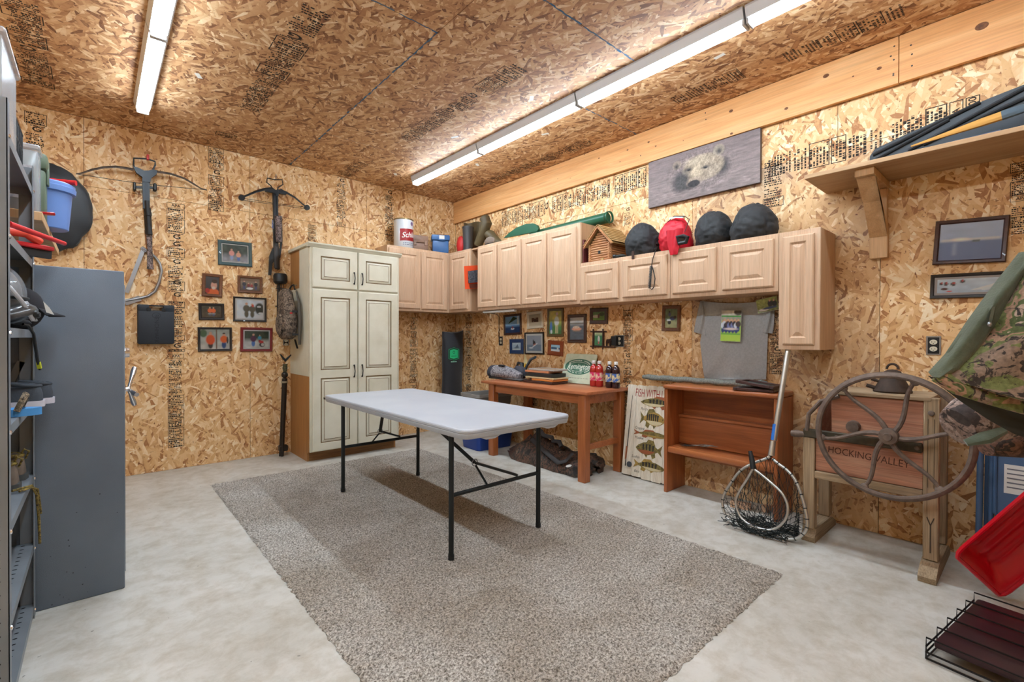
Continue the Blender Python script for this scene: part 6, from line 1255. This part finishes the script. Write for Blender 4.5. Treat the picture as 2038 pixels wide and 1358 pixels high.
def coats():
    CAMOJ = CAMO('camo_leaf', [(62, 54, 50), (150, 128, 112), (120, 128, 78), (176, 140, 116), (92, 104, 62), (196, 170, 152)], 9, (1, 1, 1.1)); CAMOB = CAMO('camo_bark2', [(66, 54, 50), (150, 124, 112), (180, 156, 144), (104, 84, 74)], 10); FLE = P('fleece_green', (88, 96, 78), 1, col2=(76, 84, 66), vs=30, bump=.4, bsc=160, sheen=.4); DKF = P('lining_dark', (48, 44, 34), .95)
    def q(x, y, d): return CAM+ray(x, y)*d
    rod_y = -5.36; rz = 1.76
    # main jacket: open front edge with fleece facing, camo shell
    t = thing('camo_jacket', 'camouflage fleece jacket hanging at the right edge', 'jacket', V((-1.7, -5.4, .95)), 'coats hanging by the right edge')
    def loft(Lp, Rp, dl, dr, nv=20, nu=18, bulge=.05, thick=.03, mat=None, name='', fold=.012):
        def ip(P_, v): k = v*(len(P_)-1); i = min(int(k), len(P_)-2); f = k-i; return [P_[i][j]*(1-f)+P_[i+1][j]*f for j in range(2)]
        G_ = []
        for i in range(nv+1):
            v = i/nv; l, r = ip(Lp, v), ip(Rp, v)
            G_.append([q(l[0]+(r[0]-l[0])*u, l[1]+(r[1]-l[1])*u, dl+(dr-dl)*u-bulge*math.sin(math.pi*min(1, u*1.0))+fold*math.sin(u*9+v*5)+fold*fb((u*2, v*2, 0), 1.5, 4)) for u in [k/nu for k in range(nu+1)]])
        return obj(name, MB().surf(G_, thick, nrm=FW), mat, t, ang=80)
    loft([(2170, 330), (2052, 520), (1995, 610), (1950, 680), (1905, 735), (1872, 752)], [(2240, 300), (2250, 420), (2250, 560), (2250, 680), (2250, 780), (2250, 850)], 1.2, 1.12, mat=CAMOJ, name='shell', bulge=.07)
    loft([(2044, 500), (1985, 575), (1938, 640), (1895, 705), (1861, 742)], [(2062, 525), (2004, 612), (1958, 682), (1912, 737), (1874, 757)], 1.2, 1.19, nu=6, mat=FLE, name='fleece_facing', bulge=.012, thick=.02, fold=.003)
    obj('hem', MB().tube([q(1866, 746, 1.2), q(1905, 770, 1.18), q(1970, 790, 1.16), q(2060, 815, 1.14), q(2250, 855, 1.1)], .022, 10, flat=.7), CAMOJ, t)
    loft([(1866, 750), (1930, 800), (1990, 840), (2045, 870)], [(2250, 850), (2250, 870), (2250, 900), (2250, 930)], 1.26, 1.2, mat=DKF, name='lining', bulge=.02)
    obj('zip_pull', MB().bar(q(1978, 612, 1.17), q(1970, 650, 1.17), .018, .006, (0, 1, 0)), P('zip_olive', (70, 72, 54), .5), t); obj('zip_slider', MB().ell(q(1970, 646, 1.165), (.005, .005, .007), 8, 6), STEEL, t)
    hx = -1.77
    def hook(x, z): return MB().tube([V((x, rod_y-.02, rz+.004)), V((x, rod_y, rz+.02)), V((x, rod_y+.02, rz+.004)), V((x, rod_y, rz-.04)), V((x, rod_y, z))], .004, 6)
    obj('hanger', hook(hx, 1.66).tube([V((hx-.1, rod_y+.12, 1.6)), V((hx, rod_y, 1.66)), V((hx+.06, rod_y-.1, 1.6))], .005, 6), STEEL, t)
    # sleeve of a second garment behind
    t = thing('camo_coat', 'pale bark camouflage coat sleeve hanging below the jacket', 'jacket', V((-1.4, -5.4, .85)), 'coats hanging by the right edge')
    obj('sleeve', MB().tube([q(2190, 400, 1.48), q(2188, 430, 1.48), q(2170, 620, 1.5), q(2080, 760, 1.52), q(2000, 812, 1.52), q(1935, 838, 1.5), q(1905, 850, 1.5)], [.03, .11, .125, .115, .095, .078, .06], 20), CAMOB, t, ang=70); obj('cuff', MB().tube([q(1922, 882, 1.44), q(1960, 872, 1.42), q(1998, 856, 1.42)], [.012, .022, .012], 8, flat=.6), FLE, t)
    tp = q(2190, 402, 1.48); obj('hanger', hook(tp.x, tp.z), STEEL, t)
    t = thing('camo_pants', 'brown camouflage garment hanging lowest at the right edge', 'trousers', V((-1.2, -5.4, .8)), 'coats hanging by the right edge'); CAMOD = CAMO('camo_dark', [(52, 42, 38), (96, 70, 58), (128, 92, 76), (70, 58, 50)], 12)
    obj('leg', MB().tube([q(2171, 420, 1.714), q(2171, 450, 1.72), q(2165, 700, 1.8), q(2100, 850, 1.84), q(2020, 876, 1.82), q(1962, 892, 1.8)], [.03, .08, .09, .09, .07, .03], 18), CAMOD, t, ang=70); obj('knee_patch', MB().tube([q(1996, 872, 1.74), q(2050, 846, 1.72), q(2110, 822, 1.71)], [.012, .034, .022], 8, flat=.5), P('rust_panel', (150, 84, 60), .9), t)
    tp = q(2171, 422, 1.714); obj('hanger', hook(tp.x, tp.z), STEEL, t)
    t = thing('clothes_rail', 'steel clothes rail on the wall behind the hanging coats', 'rail', V((-1.6, YF, 1.85))); obj('rod', MB().tube([(-2.1, rod_y, rz), (-.72, rod_y, rz)], .012, 10), STEEL, t)
    for x in (-2.08, -.74): obj('bracket', MB().bar((x, YF+.002, rz), (x, rod_y+.012, rz), .02, .03), STEEL, t)
coats()
# ================================================================== left side: steel shelf unit, safe, things on them
SX = -3.823; SY0, SY1 = -3.15, -2.348; SXB = -4.285
def shelfunit():
    GS = P('shelf_grey', (138, 144, 150), .45, .2, col2=(122, 128, 134), vs=4); t = thing('shelf_unit', 'grey perforated steel shelf unit crowded with shoes and gear', 'shelf', ((SX+SXB)/2, (SY0+SY1)/2, 0)); HO = P('hole_black', (18, 18, 20), .9)
    zt = 1.935; hz = [z*.042+.04 for z in range(45)]
    for x in (SX, SXB):
        for y in (SY0, SY1):
            sx = -1 if x == SX else 1; sy = 1 if y == SY0 else -1
            mb = MB(); mb.box(min(x, x+sx*.046), max(x, x+sx*.046), min(y, y+sy*.0025), max(y, y+sy*.0025), 0, zt); mb.box(min(x, x+sx*.0025), max(x, x+sx*.0025), min(y, y+sy*.046), max(y, y+sy*.046), 0, zt); p = obj('post', mb, GS, t, smooth=False)
            h = MB()
            for z in hz:
                if z > zt-.03: continue
                h.T = basis((x+sx*.024, y-(.0004 if y == SY1 else .0004), z), (1, 0, 0), (0, 0, 1)); h.disc((0, 0), .0055, .0045, 0, 8)
            obj('post_holes', h, HO, p, smooth=False, kind='stuff')
    for z in (.05, .315, .615, .925, 1.235, 1.535, 1.845):
        mb = MB(); mb.box(SXB+.003, SX-.003, SY0+.004, SY1-.004, z-.002, z); mb.box(SX-.005, SX-.003, SY0+.004, SY1-.004, z-.032, z-.002); mb.box(SXB+.003, SXB+.005, SY0+.004, SY1-.004, z-.032, z-.002); mb.box(SXB+.005, SX-.005, SY0+.004, SY0+.006, z-.032, z-.002); mb.box(SXB+.005, SX-.005, SY1-.006, SY1-.004, z-.032, z-.002)
        s = obj('shelf', mb, GS, t, smooth=False)
        if z in (.05, .315):
            h = MB()
            for k in range(17): h.T = MX.Translation((SX-.035, SY0+.05+.045*k, z+.0005)); h.disc((0, 0), .0075, .005, 0, 8)
            obj('shelf_holes', h, HO, s, smooth=False, kind='stuff')
        for y in (SY0+.03, SY1-.03): obj('bolt', MB().lathe([(.0, .008), (.007, .006), (.008, 0)], (SX-.0025, y, z-.017), 8, 'x'), CHROME, t)
    for y in (SY0+.002, SY1-.0045): obj('cross_brace', MB().bar((SXB+.04, y+.004, .1), (SX-.04, y+.004, 1.1), .004, .025, (0, 0, 1)), GS, t)
shelfunit()
def safe():
    x1, x0, y0, y1, h = -3.522, -4.2, -2.335, -1.45, 1.52; t = thing('gun_safe', 'dark grey steel gun safe standing behind the shelf unit', 'safe', ((x0+x1)/2, (y0+y1)/2, 0)); GM = P('safe_grey', (98, 108, 120), .42, .1, col2=(108, 118, 130), vs=3, bump=.35, bsc=420)
    obj('body', MB().box(x0, x1, y0, y1, 0, h, .006, 2), GM, t); d = obj('door', MB().box(x1-.004, x1+.004, y0+.05, y1-.05, .06, h-.06, .003), GM, t)
    c = V((x1+.0045, -1.92, .92)); hb = obj('handle_hub', MB().lathe([(.03, 0), (.028, .014), (.012, .016), (.012, .03), (.0, .032)], c, 18, 'x'), CHROME, d)
    for k in range(3):
        a = math.radians(70+120*k); p = c+V((.026, 0, 0)); e = p+V((.03, .125*math.cos(a), .125*math.sin(a))); obj('spoke', MB().tube([p, p.lerp(e, .35), p.lerp(e, .8), e], [.008, .008, .014, .011], 10), CHROME, hb)
    obj('dial', MB().lathe([(.045, 0), (.045, .012), (.028, .014), (.026, .032), (.0, .034)], (x1+.0045, -1.9, 1.12), 22, 'x'), CHROME, d)
    mb = MB(basis((0, y0-.0006, 0), (1, 0, 0), (0, 0, 1))); r = random.Random(4)
    for k in range(16): mb.disc((r.uniform(-3.8, -3.53), r.uniform(.03, .55)*r.random()), r.uniform(.001, .003), r.uniform(.001, .003), 0, 6)
    obj('chips', mb, P('chip_dark', (36, 38, 42), .8), t, smooth=False, kind='stuff')
safe()
def woodshelf():
    t = thing('wood_shelf', 'raw wooden shelf board above the gun safe', 'shelf', (-4.05, -1.7, 1.722))
    obj('board', MB().box(-4.345, -3.80, -2.30, -1.09, 1.722, 1.76, .002), STUD, t)
    for y in (-2.25, -1.15): obj('bracket', MB().box(-4.357, -4.32, y-.019, y+.019, 1.5, 1.721, .002), STUD, t)
woodshelf()
ZW = 1.761
def pail():
    c = V((-3.815, -1.84, ZW)); t = thing('blue_pail', 'light blue plastic pail standing on the wooden shelf', 'pail', c); BL = P('pail_blue', (104, 138, 200), .4)
    obj('body', MB().lathe([(.082, 0), (.086, .004), (.104, .235), (.099, .235), (.08, .008), (.0, .008)], c, 28), BL, t); obj('rim', MB().lathe([(.103, .185), (.114, .19), (.116, .215), (.112, .218), (.112, .232), (.1, .24), (.1, .23)], c, 28), BL, t)
pail()
REDP = P('red_handle', (206, 34, 40), .4)
def at(px, py, y): return on(px, py, 1, y)
t = thing('scraper_tool', 'red finger-grip handle lying across the blue pail', 'tool', at(120, 380, -1.9)); p0, p1 = V((-3.93, -1.80, ZW+.252)), V((-3.70, -1.88, ZW+.252))
obj('grip', MB().tube([p0.lerp(p1, k/16) for k in range(17)], [.011+.003*abs(math.sin(k*1.1)) for k in range(17)], 10), REDP, t); obj('hilt', MB().bar(p0+V((-.12, .04, 0)), p0, .01, .02), STEEL, t)
t = thing('green_ammo_box', 'olive green plastic dry box on the wooden shelf', 'box', (-3.95, -2.0, ZW)); OG = P('olive_plastic', (92, 108, 88), .45)
obj('body', MB().box(-4.06, -3.803, -2.09, -1.96, ZW, ZW+.24, .012, 2), OG, t); obj('lid', MB().box(-4.068, -3.795, -2.098, -1.952, ZW+.241, ZW+.32, .018, 2), OG, t); obj('latch', MB().box(-3.803, -3.793, -2.05, -2.0, ZW+.18, ZW+.26, .003), OG, t); obj('handle', MB().tube([(-4.0, -2.025, ZW+.32), (-3.99, -2.025, ZW+.345), (-3.89, -2.025, ZW+.345), (-3.88, -2.025, ZW+.32)], .008, 8), OG, t)
t = thing('clear_jar', 'clear plastic jar with printed label beside the green dry box', 'jar', (-3.93, -2.21, ZW)); 
obj('body', MB().box(-4.0, -3.812, -2.29, -2.165, ZW, ZW+.27, .01, 2), CLEAR('clear_plastic', (200, 204, 210), .45, .15), t); obj('cap', MB().box(-4.005, -3.807, -2.295, -2.16, ZW+.271, ZW+.295, .006), CLEAR('clear_plastic', (200, 204, 210), .45, .15), t); obj('label', MB().box(-3.98, -3.83, -2.2925, -2.2905, ZW+.05, ZW+.2), P('label_grey', (150, 150, 160), .5, col2=(206, 206, 212), vs=40), t); obj('contents', MB().box(-3.99, -3.825, -2.28, -2.175, ZW+.004, ZW+.14), P('contents_mix', (96, 92, 100), .6, col2=(180, 176, 180), vs=40), t)
# on the top steel shelf
ZT7 = 1.8455
t = thing('clear_tub', 'clear plastic tub on top of the steel shelf', 'tub', (-4.02, -2.99, ZT7)); CP = CLEAR('clear_tub_plastic', (206, 210, 214), .4, .2)
mb = MB()
for a in ((-4.22, -3.835, -3.14, -3.134), (-4.22, -3.835, -2.806, -2.8), (-4.22, -4.214, -3.134, -2.806), (-3.841, -3.835, -3.134, -2.806)): mb.box(*a, ZT7, ZT7+.28)
mb.box(-4.22, -3.835, -3.14, -2.8, ZT7, ZT7+.004); obj('walls', mb, CP, t); obj('lid', MB().box(-4.23, -3.825, -3.15, -2.79, ZT7+.281, ZT7+.305, .006), CP, t); obj('contents', MB().ell((-4.03, -2.97, ZT7+.09), (.16, .13, .08), 20, 12, lambda d: 1+.15*fb(d, 2, 3), zmin=ZT7+.006), P('grey_cloth', (120, 122, 126), .9), t)
t = thing('wire_basket', 'black wire mesh basket hanging over the top steel shelf', 'basket', (-3.9, -2.6, ZT7)); WB = P('wire_black', (30, 30, 32), .35, .5)
x0, x1, y0, y1, z0, z1 = -4.1, -3.852, -2.735, -2.42, ZT7+.004, ZT7+.20
for z in (z0, z0+.065, z0+.13, z1): obj('ring_wire', MB().tube([(x0, y0, z), (x1, y0, z), (x1, y1, z), (x0, y1, z)], .0035 if z < z1 else .005, 6, closed=True), WB, t)
for k in range(8): y = y0+(y1-y0)*k/7; obj('hoop_wire', MB().tube([(x1, y, z1), (x1, y, z0), (x0, y, z0), (x0, y, z1)], .003, 6), WB, t)
obj('padded_pouch', MB().ell((-3.975, -2.577, ZT7+.11), (.09, .12, .085), 20, 12, lambda d: 1+.12*fb(d, 2, 7), zmin=ZT7+.012), P('pouch_slate', (90, 98, 110), .8), label='grey pouch sitting in the black wire basket', cat='pouch')
obj('orange_cord', MB().tube([(-3.95, -2.764, ZT7+.012), (-3.94, -2.764, ZT7+.12), (-3.90, -2.764, ZT7+.19), (-3.855, -2.764, ZT7+.14), (-3.845, -2.764, ZT7+.012)], .008, 8), P('orange_rubber', (210, 140, 60), .6), label='loop of orange cord beside the wire basket', cat='cord')
# red tools poking out at the 1.53 shelf
ZM = 1.536
t = thing('ice_auger', 'long red tool handle poking out of the steel shelf', 'tool', at(90, 455, -2.5)); a_, b_ = at(22, 446, -2.75), at(128, 463, -2.42); b_.z = a_.z-.005; a_.x = min(a_.x, -3.86)
obj('shaft', MB().tube([a_, b_], [.011, .009], 10), REDP, t); obj('rest', MB().tube([a_, V((a_.x-.15, a_.y+.03, ZM+.02))], .011, 10), BLACKP, t)
t = thing('snow_brush', 'red and black snow brush sticking out of the shelf', 'brush', at(80, 480, -2.55)); c = at(70, 478, -2.5)
obj('grip', MB().tube([V((-3.98, -2.55, ZM+.09)), at(52, 465, -2.52), at(78, 482, -2.48)], [.016, .017, .017], 10), P('orange_red', (226, 72, 50), .5), t); obj('head', MB().bar(V((-3.95, -2.56, ZM+.05)), at(102, 497, -2.45), .05, .018, (0, 0, 1), .004), REDP, t); e = at(100, 508, -2.45); obj('bristles', MB().bar(V((-3.95, -2.56, ZM+.025)), e, .02, .034, (0, 0, 1)), BLACKP, t)
obj('red_scraper', MB().bar(V((-3.9, -2.13, 1.776)), V((at(110, 407, -2.13).x, -2.13, 1.79)), .03, .012, (0, 0, 1), .003), P('red_gloss', (170, 26, 30), .2), label='short glossy red scraper lying on the wooden shelf edge', cat='scraper')
obj('grey_tool_bag', MB().ell((-4.1, -2.92, ZM+.08), (.11, .14, .075), 24, 14, lambda d: 1+.14*fb(d, 2.2, 12), zmin=ZM), CAMO('camo_mixed', [(60, 62, 58), (150, 146, 136), (110, 110, 96), (190, 186, 178)], 12), label='patterned cloth tool bag on the second steel shelf', cat='bag')
# helmet on the 1.235 shelf
def helmet():
    z0 = 1.2365; xr = at(80, 590, -2.76).x; c = V((xr-.17, -2.77, z0+.125)); t = thing('snow_helmet', 'black and silver helmet with clear visor on the shelf', 'helmet', V((c.x, c.y, z0))); HS = P('helmet_grey', (96, 98, 98), .3, .2, col2=(40, 40, 44), vs=12, coat=.5)
    obj('shell', MB().ell(c, (.125, .12, .125), 32, 22, lambda d: 1+.05*max(0, d.x)*(d.z < -.2), zmin=z0+.002), HS, t)
    obj('visor', MB().surf([[c+V((.137*math.cos(e)*math.cos(a), .132*math.cos(e)*math.sin(a), .132*math.sin(e))) for a in np.linspace(-1.25, 1.25, 19)] for e in np.linspace(-.12, .85, 11)]), CLEAR('visor_clear', (196, 200, 206), .3, .05), t)
    obj('chin_bar', MB().tube([c+V((.13*math.cos(a)+.012, .135*math.sin(a), -.075+.02*math.cos(a*2))) for a in np.linspace(-1.35, 1.35, 17)], .026, 10, flat=.8), HS, t); obj('chin_vent', MB().box(c.x+.148, c.x+.17, c.y-.05, c.y+.05, c.z-.085, c.z-.06, .006), BLACKP, t)
    for s in (-1, 1): obj('silver_stripe', MB().tube([c+V((.1, s*.1, .02)), c+V((.13, s*.085, -.03)), c+V((.155, s*.04, -.095))], .008, 8, flat=.6), P('silver_paint', (170, 172, 176), .35, .5), t)
    obj('visor_rim', MB().tube([c+V((.139*math.cos(-.12)*math.cos(a), .134*math.sin(a), -.016)) for a in np.linspace(-1.25, 1.25, 15)], .006, 8), BLACKP, t)
    obj('chin_strap', MB().tube([c+V((.12, .07, -.108)), V((-3.815, c.y+.085, z0+.012)), V((-3.803, c.y+.1, z0-.02)), V((-3.795, c.y+.13, z0-.12)), V((-3.79, c.y+.16, z0-.16))], .005, 6), BLACKP, t); obj('strap_clip', MB().bar(V((-3.793, c.y+.14, z0-.13)), V((-3.79, c.y+.15, z0-.155)), .012, .008), P('lime_clip', (190, 200, 50), .5), t)
helmet()
t = thing('baseball_cap', 'black baseball cap with white brim tag beside the helmet', 'cap', at(92, 640, -2.45)); z0 = 1.2365; c = V((-3.865, -2.492, z0+.085))
obj('crown', MB().ell(c, (.085, .075, .09), 24, 16, lambda d: 1+.04*fb(d, 2, 2), zmin=z0+.002), P('cap_black', (34, 32, 36), .9), t); obj('brim', MB().surf([[c+V((.06+.085*r_*math.cos(a), .075*math.sin(a)*(.6+.4*r_), .005-.035*r_)) for a in np.linspace(-1.2, 1.2, 11)] for r_ in np.linspace(0, 1, 6)], .004, nrm=(0, 0, 1)), P('cap_black', (34, 32, 36), .9), t); obj('white_tag', MB().hull2([at(86, 600, -2.565), at(98, 612, -2.565), at(108, 627, -2.565), at(92, 622, -2.565)], (0, .006, 0)), PAPER, t)
obj('black_glove', MB().ell((-3.86, -2.6, z0+.022), (.045, .022, .02), 18, 10, lambda d: 1+.15*fb(d, 3, 5), zmin=z0), P('glove_black', (30, 30, 32), .9), label='black glove tucked between helmet and cap', cat='glove')
# shoes
def shoe(label, p, ang, up, sole, tongue, L=.25, group='shoes on the steel shelves', lace=None, high=1.0):
    T = MX.Translation(p) @ MX.Rotation(ang, 4, 'Z'); t = thing('shoe', label, 'shoe', p, group); S = [(0, .018, .05), (.03, .03, .085*high), (.12, .034, .095*high), (.3, .035, .085*high), (.45, .037, .07), (.62, .042, .056), (.8, .044, .046), (.93, .036, .04), (1, .012, .03)]
    G_ = [[((s-.0)*L, w*math.copysign(abs(math.cos(a))**.8, math.cos(a)), .022+(h-.022)*max(0, math.sin(a))) for a in np.linspace(0, math.pi, 13)] for s, w, h in S]; mb = MB(T); mb.surf(G_); mb.add(G_[0], [tuple(range(13))]); mb.add(G_[-1], [tuple(range(12, -1, -1))]); obj('upper', mb, up, t, ang=60)
    pl = [(s*L-(.006 if s < .02 else 0)+(.006 if s > .99 else 0), w+.004) for s, w, h in S]; pl = pl+[(x, -y) for x, y in pl[::-1]]; obj('sole', MB(T).prism(pl, 0, .024), sole, t)
    obj('collar', MB(T).tube([(.02*L+.045*(1+math.cos(a))+.002, .03*math.sin(a), .088*high+.006*math.cos(a)) for a in np.linspace(0, 6.28, 15)[:-1]], .007, 8, closed=True), tongue, t)
    if lace: obj('lace', MB(T).tube([(.35*L, .01, .088), (.45*L, -.02, .078), (.5*L, .02, .072), (.58*L, -.02, .066), (.62*L, .015, .062)], .003, 6), lace, t)
    if lace: obj('pull_tab', MB(T).tube([(.0, -.008, .07*high), (-.012, 0, .095*high), (.0, .008, .105*high), (.01, 0, .09*high)], .004, 6), tongue, t); return t
z9 = .9262; NV = P('shoe_slate', (60, 66, 74), .8, bump=.3, bsc=200); WS = P('sole_white', (196, 194, 204), .6); BLC = P('blue_trim', (50, 80, 190), .5); PI_ = math.pi
shoe('slate trainer with white sole, nearer the safe', V((-3.762, -2.452, z9)), PI_, NV, WS, NV); shoe('slate trainer with white sole, left of its pair', V((-3.785, -2.56, z9)), PI_, NV, WS, NV)
shoe('navy blue shoe farther back behind the slate trainers', V((-3.95, -2.665, z9)), PI_-.1, P('shoe_navy', (40, 62, 110), .8), WS, BLC); shoe('tan suede boot at the near end of the shelf', V((-3.85, -2.99, z9)), PI_, P('suede_tan', (186, 158, 116), .9), P('sole_tan', (150, 126, 90), .8), P('suede_tan', (186, 158, 116), .9), high=1.5)
t = thing('sandal', 'blue sandal with patterned straps on the shelf', 'sandal', V((-3.85, -2.74, z9)), 'shoes on the steel shelves'); obj('sole', MB(MX.Translation((-3.9, -2.84, z9))).prism([(.13*math.cos(a)*(1 if math.cos(a) > 0 else .9), .045*math.sin(a)) for a in np.linspace(0, 6.28, 21)[:-1]], 0, .026), P('sandal_blue', (70, 140, 200), .7), t)
CS = CAMO('camo_strap', [(60, 50, 40), (150, 130, 104), (96, 84, 64)], 50)
for x in (-3.80, -3.87): obj('strap', MB().tube([(x-.03, -2.885, z9+.02), (x-.015, -2.875, z9+.06), (x-.01, -2.84, z9+.075), (x-.015, -2.805, z9+.06), (x-.03, -2.795, z9+.02)], .011, 8, flat=.6), CS, t)
z6 = .6162; HK = P('hike_brown', (112, 98, 86), .85, col2=(88, 78, 70), vs=20); HS_ = P('hike_sole', (70, 72, 72), .8); YB = P('lace_yellow_black', (150, 128, 60), .8, col2=(40, 36, 30), vs=120)
shoe('brown hiking shoe nearest the safe on the lower shelf', V((-3.845, -2.45, z6)), PI_-.15, HK, HS_, YB, lace=YB, high=1.2); shoe('brown hiking shoe, left of its pair on the lower shelf', V((-3.85, -2.62, z6)), PI_-.1, HK, HS_, YB, lace=YB, high=1.2)
obj('boot_lace', MB().tube([(-3.86, -2.69, z6+.012), (-3.812, -2.64, z6+.01), (-3.803, -2.58, z6-.04), (-3.80, -2.53, z6-.15), (-3.798, -2.52, z6-.26)], .0045, 6).tube([(-3.84, -2.70, z6+.008), (-3.812, -2.66, z6+.008), (-3.803, -2.54, z6-.03), (-3.80, -2.49, z6-.1), (-3.798, -2.47, z6-.15)], .0045, 6), YB, label='yellow and black boot laces hanging over the shelf edge', cat='laces')
t = shoe('dark grey shoe at the near end of the lower shelf', V((-3.86, -2.92, z6)), PI_, P('shoe_charcoal', (44, 44, 50), .85), RUB, P('shoe_charcoal', (44, 44, 50), .85))
z3 = .3162
t = thing('white_basin', 'white enamel basin standing on edge on the low shelf', 'basin', V((-3.99, -2.83, z3))); R_ = .125; c = V((-3.96, -2.85, z3+.14)); obj('bowl', MB().lathe([(.0, -.07), (.07, -.066), (.105, -.02), (.128, .0), (.138, .002), (.128, .006), (.1, -.014), (.066, -.058), (.0, -.062)], c, 32, 'x'), P('enamel', (206, 206, 204), .25), t)
obj('coiled_rope', MB().tube([V((-3.9+.05*math.cos(k*.6), -3.02+.05*math.sin(k*.6), z3+.012+.0022*k)) for k in range(45)], .009, 6), P('rope_black', (40, 40, 44), .9), label='small coil of black rope on the low steel shelf', cat='rope')
